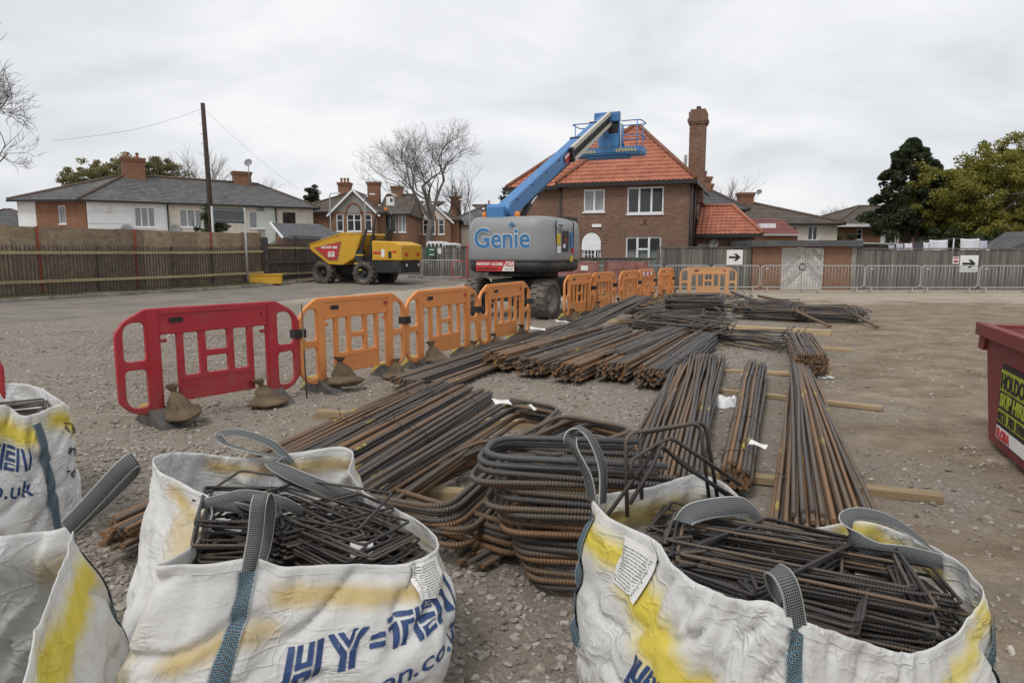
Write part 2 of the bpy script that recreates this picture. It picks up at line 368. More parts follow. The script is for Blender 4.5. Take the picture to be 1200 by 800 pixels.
# --- woven bag
m, t, bs = newmat('woven_bag'); v = coords(t, 'Object'); uv = node(t, 'ShaderNodeUVMap')
c = ramp(t, noise_(t, v, 3.5, 8, 0.68), [(0.3, (0.74, 0.73, 0.71)), (0.65, (0.86, 0.86, 0.85))])
c = mixc(t, ramp(t, noise_(t, v, 9, 8, 0.72), [(0.58, 0.0), (0.8, 0.3)]), c, (0.55, 0.51, 0.46))
at = node(t, 'ShaderNodeAttribute', attribute_name='paint'); at2 = node(t, 'ShaderNodeAttribute', attribute_name='stain')
thr = mth(t, 'ADD', at.outputs['Fac'], mth(t, 'MULTIPLY', mth(t, 'SUBTRACT', noise_(t, v, 26, 7, 0.75), 0.5), 0.55))
c = mixc(t, mth(t, 'MULTIPLY', ramp(t, thr, [(0.05, 0.0), (0.95, 0.97)]), mth(t, 'GREATER_THAN', at.outputs['Fac'], 0.02)), c, (0.82, 0.66, 0.04))
thr2 = mth(t, 'ADD', at2.outputs['Fac'], mth(t, 'MULTIPLY', mth(t, 'SUBTRACT', noise_(t, v, 11, 7, 0.75), 0.5), 0.8))
c = mixc(t, mth(t, 'MULTIPLY', ramp(t, thr2, [(0.15, 0.0), (0.9, 0.85)]), mth(t, 'GREATER_THAN', at2.outputs['Fac'], 0.02)), c, (0.64, 0.46, 0.13))
br = node(t, 'ShaderNodeTexChecker'); setin(br, Scale=260.0); t.links.new(uv.outputs[0], br.inputs['Vector'])
c = mixc(t, mth(t, 'MULTIPLY', br.outputs['Fac'], 0.05), c, (0.35, 0.34, 0.33))
def thread(sc_): mt = node(t, 'ShaderNodeMapping'); mt.inputs['Scale'].default_value = sc_; t.links.new(uv.outputs[0], mt.inputs[0]); return noise_(t, mt.outputs[0], 1.0, 2, 0.6)
thr_ = mth(t, 'ADD', thread((330, 9, 1)), thread((9, 300, 1)))
c = mixc(t, ramp(t, thr_, [(0.85, 0.0), (1.2, 0.14)]), c, (0.45, 0.435, 0.41))
t.links.new(c, bs.inputs['Base Color']); setin(bs, Roughness=0.62); bs.inputs['Specular IOR Level'].default_value = 0.35
bump(t, bs, thr_, 0.35, 0.003)
mpc = node(t, 'ShaderNodeMapping'); mpc.inputs['Scale'].default_value = (1.9, 4.2, 1); mpc.inputs['Rotation'].default_value = (0, 0, 0.5); t.links.new(uv.outputs[0], mpc.inputs[0])
mpd = node(t, 'ShaderNodeMapping'); mpd.inputs['Scale'].default_value = (3.6, 1.9, 1); mpd.inputs['Rotation'].default_value = (0, 0, -0.35); t.links.new(uv.outputs[0], mpd.inputs[0])
def crease(vec, sc_, wdt): return mth(t, 'POWER', mth(t, 'MAXIMUM', mth(t, 'SUBTRACT', 1.0, mth(t, 'MULTIPLY', mth(t, 'ABSOLUTE', mth(t, 'SUBTRACT', noise_(t, vec, sc_, 3, 0.5, 0.6), 0.5)), wdt)), 0.0), 2.0)
msk = ramp(t, noise_(t, v, 3.0, 3), [(0.42, 0.0), (0.62, 1.0)])
bump(t, bs, mth(t, 'MULTIPLY', mth(t, 'ADD', crease(mpc.outputs[0], 1.6, 16.0), crease(mpd.outputs[0], 2.2, 18.0)), msk), 0.42, 0.012)
bump(t, bs, crease(mpd.outputs[0], 4.0, 9.0), 0.12, 0.006)
bump(t, bs, noise_(t, coords(t, 'Object', (1, 1, 2.2)), 7, 3, 0.5, 0.25), 0.3, 0.03)
trn = node(t, 'ShaderNodeBsdfTranslucent'); t.links.new(c, trn.inputs[0]); ms = node(t, 'ShaderNodeMixShader'); ms.inputs[0].default_value = 0.22
t.links.new(bs.outputs[0], ms.inputs[1]); t.links.new(trn.outputs[0], ms.inputs[2]); t.links.new(ms.outputs[0], t.nodes['Material Output'].inputs[0])
mix_mat('bag_print', (0.018, 0.042, 0.135), (0.03, 0.065, 0.18), 30, 0.6, dirt=(0.25, 0.26, 0.30), dscale=40, dlo=0.6, dhi=0.78)
mix_mat('bag_print_black', (0.03, 0.03, 0.045), (0.06, 0.06, 0.08), 30, 0.6)
mix_mat('paper', (0.70, 0.69, 0.67), (0.76, 0.75, 0.73), 5, 0.6, dirt=(0.5, 0.42, 0.22), dscale=3, dlo=0.6, dhi=0.8)
mix_mat('ink', (0.10, 0.10, 0.10), (0.2, 0.2, 0.2), 60, 0.7)
def webbing(name, blue):
    m, t, bs = newmat(name); uv = node(t, 'ShaderNodeUVMap'); sp = node(t, 'ShaderNodeSeparateXYZ'); t.links.new(uv.outputs[0], sp.inputs[0])
    a = mth(t, 'SINE', mth(t, 'ADD', mth(t, 'MULTIPLY', sp.outputs[1], 480.0), mth(t, 'MULTIPLY', sp.outputs[0], 30.0)))
    b = mth(t, 'SINE', mth(t, 'SUBTRACT', mth(t, 'MULTIPLY', sp.outputs[1], 480.0), mth(t, 'MULTIPLY', sp.outputs[0], 30.0)))
    k = mth(t, 'MULTIPLY', a, b)
    c = ramp(t, mth(t, 'ADD', mth(t, 'MULTIPLY', k, 0.5), 0.5), [(0.35, (0.02, 0.021, 0.024)), (0.75, (0.20, 0.21, 0.215))])
    ed = mth(t, 'GREATER_THAN', mth(t, 'ABSOLUTE', mth(t, 'SUBTRACT', sp.outputs[0], 0.5)), 0.44)
    c = mixc(t, ed, c, (0.40, 0.41, 0.38))
    if blue:
        st = mth(t, 'MULTIPLY', mth(t, 'GREATER_THAN', mth(t, 'SINE', mth(t, 'ADD', mth(t, 'MULTIPLY', sp.outputs[1], 420.0), mth(t, 'MULTIPLY', mth(t, 'PINGPONG', sp.outputs[0], 0.25), 30.0))), 0.1), 0.5)
        c = mixc(t, st, c, (0.05, 0.22, 0.34))
    t.links.new(c, bs.inputs['Base Color']); setin(bs, Roughness=0.6); bump(t, bs, k, 0.5, 0.003)
webbing('webbing', False); webbing('webbing_blue', True)
mix_mat('white_film', (0.68, 0.68, 0.69), (0.78, 0.78, 0.79), 12, 0.4, bmp=0.5, bscale=20)
# --- machine paints
def paint(name, c, rough=0.4, dirt=(0.2, 0.17, 0.13), amt=0.35, metal=0.0):
    m, t, bs = newmat(name); v = coords(t, 'Object')
    n1 = ramp(t, noise_(t, v, 2.2, 8, 0.7), [(0.48, 0.0), (0.8, amt)])
    n2 = ramp(t, noise_(t, v, 30, 5, 0.7), [(0.62, 0.0), (0.72, amt)])
    k = mixc(t, n1, c, dirt); k = mixc(t, n2, k, dirt)
    t.links.new(k, bs.inputs['Base Color']); setin(bs, Metallic=metal)
    t.links.new(ramp(t, noise_(t, v, 6, 5), [(0.3, rough), (0.7, rough+0.2)]), bs.inputs['Roughness']); return m
paint('lift_grey', (0.25, 0.255, 0.262), 0.35, (0.2, 0.18, 0.155), 0.3); paint('lift_blue', (0.055, 0.19, 0.42), 0.4, (0.12, 0.19, 0.28), 0.3); paint('lift_black', (0.016, 0.016, 0.017), 0.5, (0.10, 0.09, 0.08), 0.25)
paint('logo_blue', (0.045, 0.17, 0.36), 0.45, amt=0.1); paint('cream', (0.55, 0.51, 0.44), 0.55); paint('dumper_yellow', (0.60, 0.33, 0.022), 0.45, (0.24, 0.17, 0.08), 0.45); paint('dumper_black', (0.02, 0.02, 0.021), 0.6, (0.12, 0.105, 0.09), 0.5)
paint('sign_red', (0.46, 0.022, 0.025), 0.5, amt=0.15); paint('sign_white', (0.74, 0.74, 0.73), 0.5, (0.4, 0.37, 0.33), 0.2); paint('sign_black', (0.012, 0.012, 0.012), 0.5, amt=0.1); paint('sign_yellow', (0.60, 0.46, 0.04), 0.5, amt=0.25); paint('sign_green', (0.01, 0.10, 0.07), 0.5, amt=0.1); paint('orange_lens', (0.65, 0.18, 0.02), 0.3, amt=0.1)
paint('skip_red', (0.185, 0.032, 0.030), 0.6, (0.105, 0.06, 0.042), 0.95); paint('skip_lime', (0.36, 0.42, 0.035), 0.5, (0.08, 0.05, 0.03), 0.5)
paint('galvanised', (0.42, 0.43, 0.435), 0.45, (0.3, 0.28, 0.25), 0.35, 0.35); paint('chrome', (0.7, 0.7, 0.7), 0.2, amt=0.1, metal=0.9); paint('post_grey', (0.24, 0.245, 0.25), 0.6); paint('board_grey', (0.10, 0.11, 0.12), 0.6); paint('red_tube', (0.45, 0.03, 0.05), 0.5)
mix_mat('tyre', (0.03, 0.028, 0.026), (0.055, 0.05, 0.045), 8, 0.9, bmp=0.2, dirt=(0.17, 0.145, 0.115), dscale=2.5, dlo=0.38, dhi=0.7)
mix_mat('tyre_grey', (0.085, 0.075, 0.065), (0.13, 0.115, 0.10), 8, 0.9, bmp=0.2, dirt=(0.19, 0.165, 0.135), dscale=3.5, dlo=0.4, dhi=0.75)
# --- building surfaces
def brick(name, c1, c2, mort, scale=1.0):
    m, t, bs = newmat(name); tc = node(t, 'ShaderNodeTexCoord'); sp = node(t, 'ShaderNodeSeparateXYZ'); t.links.new(tc.outputs['Object'], sp.inputs[0])
    cb = node(t, 'ShaderNodeCombineXYZ'); t.links.new(mth(t, 'ADD', sp.outputs[0], sp.outputs[1]), cb.inputs[0]); t.links.new(sp.outputs[2], cb.inputs[1])
    b = node(t, 'ShaderNodeTexBrick'); setin(b, Scale=1.0, **{'Mortar Size': 0.008, 'Brick Width': 0.225*scale, 'Row Height': 0.075*scale, 'Color1': (*c1, 1), 'Color2': (*c2, 1), 'Mortar': (*mort, 1)}); b.inputs['Bias'].default_value = -0.1
    t.links.new(cb.outputs[0], b.inputs['Vector']); c = mixc(t, ramp(t, noise_(t, tc.outputs['Object'], 1.1, 7, 0.7), [(0.4, 0.0), (0.75, 0.55)]), b.outputs['Color'], tuple(x*0.62 for x in c1))
    c = mixc(t, ramp(t, noise_(t, tc.outputs['Object'], 14, 3, 0.6), [(0.45, 0.0), (0.6, 0.4)]), c, tuple(x*1.35 for x in c2))
    t.links.new(c, bs.inputs['Base Color']); setin(bs, Roughness=0.92); bs.inputs['Specular IOR Level'].default_value = 0.2
    bump(t, bs, b.outputs['Fac'], -0.4, 0.01)
brick('brick_brown', (0.14, 0.078, 0.054), (0.235, 0.138, 0.095), (0.19, 0.16, 0.135)); brick('brick_red', (0.20, 0.085, 0.05), (0.26, 0.125, 0.072), (0.22, 0.18, 0.14)); brick('brick_orange', (0.20, 0.10, 0.06), (0.26, 0.14, 0.088), (0.22, 0.17, 0.13))
mix_mat('render_white', (0.66, 0.665, 0.67), (0.73, 0.735, 0.74), 1.5, 0.85, dirt=(0.52, 0.52, 0.51), dscale=0.9); mix_mat('render_cream', (0.56, 0.51, 0.43), (0.63, 0.585, 0.50), 1.5, 0.85, dirt=(0.45, 0.41, 0.35)); mix_mat('render_green', (0.55, 0.60, 0.54), (0.60, 0.65, 0.59), 1.5, 0.85); mix_mat('render_grey', (0.22, 0.215, 0.20), (0.28, 0.275, 0.26), 2, 0.9)
mix_mat('roof_slate', (0.085, 0.083, 0.085), (0.145, 0.142, 0.142), 3.5, 0.85, bmp=0.2, dirt=(0.19, 0.18, 0.165), dscale=1.1, dlo=0.5, dhi=0.75); mix_mat('roof_brown', (0.085, 0.07, 0.058), (0.14, 0.115, 0.095), 4, 0.88, bmp=0.2, dirt=(0.06, 0.05, 0.042), dscale=0.9)
mix_mat('pole_wood', (0.035, 0.024, 0.018), (0.065, 0.048, 0.038), 8, 0.9, stretch=(3, 3, 0.4))
mix_mat('roof_red', (0.33, 0.118, 0.07), (0.43, 0.165, 0.10), 2.8, 0.75, bmp=0.1, dirt=(0.27, 0.09, 0.055), dscale=1.6, dlo=0.48, dhi=0.8); mix_mat('roof_maroon', (0.17, 0.055, 0.05), (0.22, 0.075, 0.065), 3, 0.8)
mix_mat('ridge_tile', (0.16, 0.07, 0.045), (0.25, 0.10, 0.06), 4, 0.8); mix_mat('ridge_dark', (0.09, 0.065, 0.05), (0.14, 0.10, 0.08), 4, 0.85)
mix_mat('felt', (0.075, 0.077, 0.082), (0.11, 0.112, 0.118), 2, 0.9); mix_mat('pot', (0.22, 0.10, 0.06), (0.3, 0.15, 0.09), 5, 0.85); mix_mat('flashing', (0.3, 0.3, 0.31), (0.4, 0.4, 0.4), 5, 0.6)
mix_mat('gutter', (0.015, 0.014, 0.014), (0.025, 0.024, 0.024), 5, 0.5); mix_mat('upvc', (0.72, 0.73, 0.74), (0.78, 0.79, 0.80), 5, 0.4)
m, t, bs = newmat('glass'); setin(bs, **{'Base Color': (0.025, 0.028, 0.03, 1), 'Roughness': 0.06}); bs.inputs['Specular IOR Level'].default_value = 0.6
m, t, bs = newmat('glass_curtain'); v = coords(t, 'Object', (9, 9, 0.5)); t.links.new(ramp(t, noise_(t, v, 2, 2), [(0.3, (0.17, 0.18, 0.185)), (0.7, (0.32, 0.33, 0.335))]), bs.inputs['Base Color']); setin(bs, Roughness=0.1)
m, t, bs = newmat('glass_frost'); setin(bs, **{'Base Color': (0.16, 0.19, 0.19, 1), 'Roughness': 0.25})
# --- vegetation
mix_mat('bark', (0.055, 0.048, 0.04), (0.105, 0.093, 0.08), 12, 0.95, bmp=0.5, bscale=25, stretch=(2, 2, 0.5)); mix_mat('bark_pale', (0.10, 0.09, 0.08), (0.16, 0.145, 0.13), 12, 0.95)
def leaf(name, a, b, c_):
    m, t, bs = newmat(name); v = coords(t, 'Object'); at = node(t, 'ShaderNodeAttribute', attribute_name='tint')
    c = ramp(t, at.outputs['Fac'], [(0.0, a), (0.5, b), (1.0, c_)]); c = mixc(t, ramp(t, noise_(t, v, 0.9, 4), [(0.35, 0.0), (0.7, 0.45)]), c, a)
    t.links.new(c, bs.inputs['Base Color']); setin(bs, Roughness=0.6)
    trn = node(t, 'ShaderNodeBsdfTranslucent'); t.links.new(c, trn.inputs[0]); ms = node(t, 'ShaderNodeMixShader'); ms.inputs[0].default_value = 0.42
    t.links.new(bs.outputs[0], ms.inputs[1]); t.links.new(trn.outputs[0], ms.inputs[2]); t.links.new(ms.outputs[0], t.nodes['Material Output'].inputs[0])
leaf('leaf_oak', (0.13, 0.135, 0.022), (0.25, 0.23, 0.04), (0.35, 0.31, 0.06)); leaf('leaf_conifer', (0.03, 0.045, 0.02), (0.055, 0.072, 0.03), (0.09, 0.105, 0.042)); leaf('leaf_dull', (0.13, 0.125, 0.045), (0.21, 0.195, 0.08), (0.29, 0.26, 0.11)); leaf('leaf_hedge', (0.02, 0.03, 0.012), (0.04, 0.055, 0.02), (0.075, 0.085, 0.03)); leaf('leaf_gorse', (0.20, 0.17, 0.02), (0.3, 0.24, 0.03), (0.36, 0.3, 0.04))
mix_mat('cloth_white', (0.66, 0.65, 0.70), (0.74, 0.73, 0.77), 4, 0.9); mix_mat('cloth_dark', (0.05, 0.05, 0.07), (0.08, 0.08, 0.10), 4, 0.9); mix_mat('cloth_blue', (0.45, 0.47, 0.56), (0.5, 0.52, 0.6), 4, 0.9)
m, t, bs = newmat('shrink_wrap'); v = coords(t, 'Object'); t.links.new(ramp(t, noise_(t, v, 6, 6), [(0.3, (0.20, 0.075, 0.062)), (0.7, (0.34, 0.17, 0.15))]), bs.inputs['Base Color']); setin(bs, Roughness=0.25); bump(t, bs, noise_(t, coords(t, 'Object', (1, 1, 4)), 7, 5), 0.4, 0.03)
W = MATS
# ------------------------------------------------------------------ the setting
def axis(segs):
    a = []
    for lo, hi, st in segs: a += list(np.arange(lo, hi, st))
    a.append(segs[-1][1]); return a
xs = axis([(-400, -60, 40), (-60, -20, 2.5), (-20, -6, 0.4), (-6, 6, 0.07), (6, 20, 0.35), (20, 60, 2.5), (60, 400, 40)])
ys = axis([(-60, -4, 4), (-4, 0.8, 0.3), (0.8, 7, 0.06), (7, 14, 0.14), (14, 45, 0.6), (45, 120, 6), (120, 900, 60)])
def ground_z(x, y):
    z = gh(x, y)
    if abs(x) < 21 and -4 < y < 40:
        d = math.hypot(x, y); near = max(0.0, 1-d/20)
        z += 0.018*mnoise.noise((x*0.9, y*0.9, 0)) + near*0.012*mnoise.noise((x*4.5, y*4.5, 3)) + near*0.007*mnoise.noise((x*13, y*13, 7))
        if x > 0.33*y+1.0: z += 0.007*mnoise.noise((x*1.4, y*3.5, 5))*min(1.0, (x-0.33*y-1.0))       # wheel ruts
    return z
gv = [(x, y, ground_z(x, y)) for y in ys for x in xs]; nx = len(xs)
gf = [(j*nx+i, j*nx+i+1, (j+1)*nx+i+1, (j+1)*nx+i) for j in range(len(ys)-1) for i in range(nx-1)]
me = bpy.data.meshes.new('ground'); me.from_pydata(gv, [], gf); me.polygons.foreach_set('use_smooth', [True]*len(gf)); me.materials.append(W['ground']); me.update()
tag(link_obj('ground', me), kind='structure')
# fence line on the left: from FA (near) to FB (far)
FA = V(-17.6, 20.6, 0); FB = V(-11.85, 32.7, 0.1); FD = (FB-FA); FL = FD.length; FD.normalize(); FN = V(FD.y, -FD.x, 0).normalized()    # FN points to the site
rd = MB(); n = 60                                           # old tarmac road along the fence, ragged inner edge
A0 = FA - FD*30; LL = FL+72
def roadp(u, v):
    s = u*LL; wdt = 7.5 + 0.5*mnoise.noise((s*0.35, 1, 2))*1.5 + 0.25*mnoise.noise((s*1.4, 4, 2)); p = A0 + FD*s + FN*(0.95 + v*wdt)
    return V(p.x, p.y, gh(p.x, p.y)+0.03-0.075*max(0, v-.88)/.12)
rd.grid(roadp, 140, 10); tag(rd.build('road', W['tarmac']), kind='structure')
kb = MB(); L0 = FL+36                                        # kerb stones and the verge behind
tag(MB().grid(lambda u, v: (lambda p: V(p.x, p.y, gh(p.x, p.y)+0.13+0.05*math.sin(v*3)+0.02*mnoise.noise((p.x*3, p.y*3, 0))))(A0+FD*(u*LL)+FN*(-0.3+1.1*v)), 160, 4).build('verge', W['soil']), kind='structure')
kr = tag(empty('kerb', A0), kind='structure'); kme = MB().box((0, -0.07, -0.1), (0.905, 0.07, 0.135)).mesh('kerb_stone', W['kerb'])
for i in range(int(LL/0.915)):
    p = A0 + FD*(i*0.915) + FN*0.88; o = link_obj('kerb_stone', kme, kr)
    o.location = V(p.x, p.y, gh(p.x, p.y)+random.uniform(-0.01, 0.01))-A0; o.rotation_euler = (random.uniform(-.02, .02), 0, math.atan2(FD.y, FD.x))
g = MB(); rg = random.Random(3)                              # rough grass at the foot of the fence
for i in range(9000):
    s = rg.uniform(24, FL+31); k = rg.random()
    if mnoise.noise((s*0.5, 0, 9)) + 0.25 < rg.uniform(-.4, .4): continue
    p = A0 + FD*s + FN*(0.02+0.75*rg.random()**1.3); h = rg.uniform(0.04, 0.17)*(1 if rg.random() > .06 else 1.8); a = rg.uniform(0, 6.3); z = gh(p.x, p.y)+0.13
    d = V(math.cos(a), math.sin(a), 0); e = V(rg.uniform(-.06, .06), rg.uniform(-.06, .06), h)
    g.poly([V(p.x, p.y, z)-d*0.008, V(p.x, p.y, z)+d*0.008, V(p.x, p.y, z)+e])
tag(g.build('grass', W['grass']), 'rough tufts of grass along the foot of the palisade fence', 'grass', kind='stuff')
# crushed stone lying loose on the site: one mass
rs = np.random.default_rng(5)
ico = bmesh.new(); bmesh.ops.create_icosphere(ico, subdivisions=1, radius=1); iv = np.array([v.co[:] for v in ico.verts]); fi = np.array([[v.index for v in f.verts] for f in ico.faces]); ico.free()
def stones(N, ymin, ymax, smin, smax, seed, pw=1.0):
    r = np.random.default_rng(seed); V_, F_, T_ = [], [], []; c = 0
    while c < N:
        y = ymin + (ymax-ymin)*r.random()**pw; x = r.uniform(-0.85, 0.85)*y
        if x > 0.40*y-0.2 and r.random() > 0.16: continue           # the trodden mud keeps few stones
        if mnoise.noise((x*0.8, y*0.8, 2)) < r.uniform(-0.9, 0.15): continue
        s = smin + (smax-smin)*r.random()**4.5
        sc_ = s*np.array([r.uniform(.8, 1.4), r.uniform(.7, 1.1), r.uniform(.4, .8)])
        q = iv*(1+r.uniform(-.42, .35, (12, 1)))*sc_; a = r.uniform(0, 6.28); ca, sa = math.cos(a), math.sin(a)
        tl = r.uniform(-.35, .35); q = np.stack([q[:, 0], q[:, 1]*math.cos(tl)-q[:, 2]*math.sin(tl), q[:, 1]*math.sin(tl)+q[:, 2]*math.cos(tl)], 1)
        q = np.stack([q[:, 0]*ca-q[:, 1]*sa+x, q[:, 0]*sa+q[:, 1]*ca+y, q[:, 2]+ground_z(x, y)+sc_[2]*0.3], 1)
        V_.append(q); F_.append(fi+12*c); T_.append(np.full(12, np.clip(r.normal(.5, .24), 0, 1))); c += 1
    return np.concatenate(V_), np.concatenate(F_), np.concatenate(T_)
parts = [stones(34000, 1.2, 5.5, 0.0035, 0.024, 1, 0.8), stones(46000, 4.5, 14, 0.005, 0.026, 2, 0.8), stones(7000, 12, 22, 0.01, 0.03, 3), stones(90, 1.6, 4.5, 0.018, 0.036, 4)]
vv, ff, tt, b0 = [], [], [], 0
for a, b, c in parts: vv.append(a); ff.append(b+b0); tt.append(c); b0 += len(a)
vv, ff, tt = np.concatenate(vv), np.concatenate(ff), np.concatenate(tt)
me = bpy.data.meshes.new('gravel'); me.vertices.add(len(vv)); me.vertices.foreach_set('co', vv.ravel()); me.loops.add(ff.size); me.loops.foreach_set('vertex_index', ff.ravel().astype(np.int32))
me.polygons.add(len(ff)); me.polygons.foreach_set('loop_start', np.arange(0, ff.size, 3, dtype=np.int32)); me.polygons.foreach_set('loop_total', np.full(len(ff), 3, dtype=np.int32))
at_ = me.attributes.new('tint', 'FLOAT', 'POINT'); at_.data.foreach_set('value', tt); me.materials.append(W['stone']); me.update(); me.validate(); me.shade_flat()
tag(link_obj('gravel', me), 'loose crushed stone scattered over the site ground', 'gravel', kind='stuff')
# ------------------------------------------------------------------ left boundary: palisade, hoarding, gate
pf = empty('palisade_fence', FA, math.atan2(FD.y, FD.x), 'dark steel palisade fence with two pale timber rails in front of plywood hoarding', 'fence')
pale = MB().prism([(-0.017, 0.05), (0.017, 0.05), (0.017, 1.72), (0.0, 1.80), (-0.017, 1.72)], -0.012, 0.012).mesh('pale', W['palisade'])
tz = lambda s: gh(*(FA+FD*s).xy)+0.1
NP = int((FL+0.2)/0.132)
for i in range(-14, NP):
    o = link_obj('pale', pale, pf); o.location = (i*0.132, -0.10, tz(i*0.132)-0.03); o.rotation_euler = (0, random.uniform(-.012, .012), 0)
for z_, in ((1.50,), (0.52,)):
    for a, b in ((-2, 3.9), (3.93, 9.4), (9.43, FL-0.1)):
        MB().beam((a, -0.135, z_+tz(a)), (b, -0.135, z_+tz(b)), 0.035, 0.10).build('rail', W['rail_timber'], pf)
for s in (0.85, 5.3, 8.4, 10.4): MB().box((s-.03, -0.07, tz(s)-.1), (s+.03, -0.02, tz(s)+1.75)).build('post', W['palisade'], pf)
hb = empty('plywood_hoarding', FA, math.atan2(FD.y, FD.x), 'tall brown plywood hoarding standing behind the dark palisade fence', 'hoarding')
pnl = MB().box((0.008, 0.06, 0), (1.21, 0.085, 2.38)).mesh('panel', W['plywood'])
for i in range(-2, 11):
    o = link_obj('panel', pnl, hb); o.location = (i*1.22, random.uniform(-.01, .01), tz(i*1.22)+random.uniform(-.015, .02))
for s in (0.35, 3.3, 6.9, 10.5): MB().box((s-.03, 0.0, tz(s)), (s+.03, 0.052, tz(s)+2.4)).build('post', W['red_paint_post'], hb)
MB().box((-0.02, 0.04, 0), (0.02, 0.055, 0.1)).mesh('x')
GA = FB + FD*0.12; GB = V(-10.2, 36.9, 0); gd = (GB-GA); gL = gd.xy.length
gt = empty('metal_gate', (GA.x, GA.y, gh(GA.x, GA.y)), math.atan2(gd.y, gd.x), 'pair of dark metal gates with arched tops and timber rails beside the palisade fence', 'gate')
MB().box((-0.13, -0.13, 0), (0.13, 0.09, 2.25)).build('gate_post', W['palisade'], gt)
MB().box((gL-.1, -0.1, 0), (gL+.1, 0.1, 2.25)).build('gate_post', W['palisade'], gt)
MB().box((gL*.52-.06, -0.08, 0), (gL*.52+.06, 0.03, 2.35)).build('gate_stile', W['palisade'], gt)
ng = 40; gp = MB().box((-.018, -.012, 0), (.018, .012, 1)).mesh('pale', W['palisade'])
for i in range(ng):
    x = 0.2+(gL-0.35)*i/(ng-1); o = link_obj('pale', gp, gt); o.location = (x, -0.03, 0.1); o.scale = (1, 1, 1.75+0.55*math.sin(min(1, x/gL/.52)*math.pi/2))
bk = MB().box((0.005, 0.03, 0.12), (0.6, 0.05, 1.95)).mesh('backing_board', W['plywood'])
for i in range(int(gL/0.61)): link_obj('backing_board', bk, gt).location = (0.13+i*0.61, 0, 0)
for z in (0.45, 1.72): MB().box((0.14, -0.085, z), (gL-.15, -0.05, z+.1)).build('rail', W['rail_timber'], gt)
MB().box((0.14, -0.085, 1.02), (gL-.15, -0.05, 1.14)).build('lock_rail', W['palisade'], gt)
# sign board seen from behind on two posts, yellow box at its foot
b0, b1 = V(-13.15, 30.55, 0), V(-12.2, 32.0, 0); b0.z = gh(b0.x, b0.y); b1.z = gh(b1.x, b1.y)
b0, b1 = D(253, 331, 30.3), D(290.5, 331, 31.6)
sb = empty('sign_board', b0, math.atan2(b1.y-b0.y, b1.x-b0.x), 'grey back of a wide sign board on two posts in front of the palisade fence', 'sign board'); bl = (b1-b0).xy.length
for x in (0, bl): MB().cyl((x, 0, -0.3), (x, 0, 3.32), 0.05, n=12).build('post', W['galvanised'], sb)
MB().box((0.06, -0.02, 2.62), (bl-.06, 0.02, 3.28)).build('panel', W['board_grey'], sb)
for z in (2.72, 3.16): MB().box((0.0, -0.035, z), (bl, -0.021, z+.04)).build('channel', W['post_grey'], sb)
c0 = D(293, 333, 32.0); yb = empty('yellow_box', (c0.x, c0.y, gh(c0.x, c0.y)+.02), 0.25, 'low yellow steel box standing on blocks by the gate post', 'box')
MB().prism([(0, .1), (1.42, .1), (1.45, .52), (-.03, .52)], -0.35, 0.35).build('body', W['dumper_yellow'], yb, bevel=.01)
MB().box((-.05, -.38, .49), (1.47, .38, .54)).build('rim', W['dumper_yellow'], yb)
for x in (0.15, 1.15): MB().box((x, -.3, 0), (x+.14, .3, .1)).build('skid', W['dumper_black'], yb)
# telegraph pole and its wires
tp = D(237.5, 121, 36.0); pb = V(tp.x+0.12, 36.0, 0.2)
po = empty('telegraph_pole', pb, 0, 'tall dark wooden telegraph pole behind the plywood hoarding', 'pole')
MB().tube([pb, (pb+tp)/2+V(.02, 0, 0), tp], [0.15, 0.13, 0.105], 12).build('shaft', W['pole_wood'], po, True)
for i in range(7):
    q = tp + (pb-tp)*(0.06+0.055*i); MB().beam(q+V(-.24, -.02, 0), q+V(-.08, -.02, 0), .02, .02).build('step_iron', W['galvanised'], po, True)
for (ex, ey, eY, nm) in ((62, 165, 24, 'sagging telephone wire running left from the telegraph pole'), (352, 223, 58, 'sagging telephone wire running right from the telegraph pole to the brick houses')):
    a = tp+V(0, 0, -.25); b = D(ex, ey, eY); pts = [a.lerp(b, k/14)+V(0, 0, -0.25*math.sin(math.pi*k/14)) for k in range(15)]
    tag(MB().tube(pts, 0.006, 5).build('telephone_wire', W['post_grey']), nm, 'wire')
# ------------------------------------------------------------------ buildings
def facade(mb, o, ux, w, h, holes, dep=0.12, z0=0.0):        # wall rectangle with openings and reveals; normal = ux x up reversed (front faces -y local)
    o, ux = V(*o), V(*ux).normalized(); uz = V(0, 0, 1); nrm = ux.cross(uz)
    xs_ = sorted({0, w, *[a for q in holes for a in (q[0], q[2])]}); zs_ = sorted({z0, h, *[a for q in holes for a in (q[1], q[3])]})
    P = lambda x, z, d=0: o + ux*x + uz*z - nrm*d
    for i in range(len(xs_)-1):
        for j in range(len(zs_)-1):
            cx, cz = (xs_[i]+xs_[i+1])/2, (zs_[j]+zs_[j+1])/2
            if any(a < cx < c and b < cz < d for a, b, c, d in holes): continue
            mb.poly([P(xs_[i], zs_[j]), P(xs_[i+1], zs_[j]), P(xs_[i+1], zs_[j+1]), P(xs_[i], zs_[j+1])])
    for a, b, c, d in holes:
        for q in (((a, b), (a, d)), ((a, d), (c, d)), ((c, d), (c, b)), ((c, b), (a, b))):
            (x1, z1), (x2, z2) = q; mb.poly([P(x1, z1), P(x2, z2), P(x2, z2, dep), P(x1, z1, dep)])
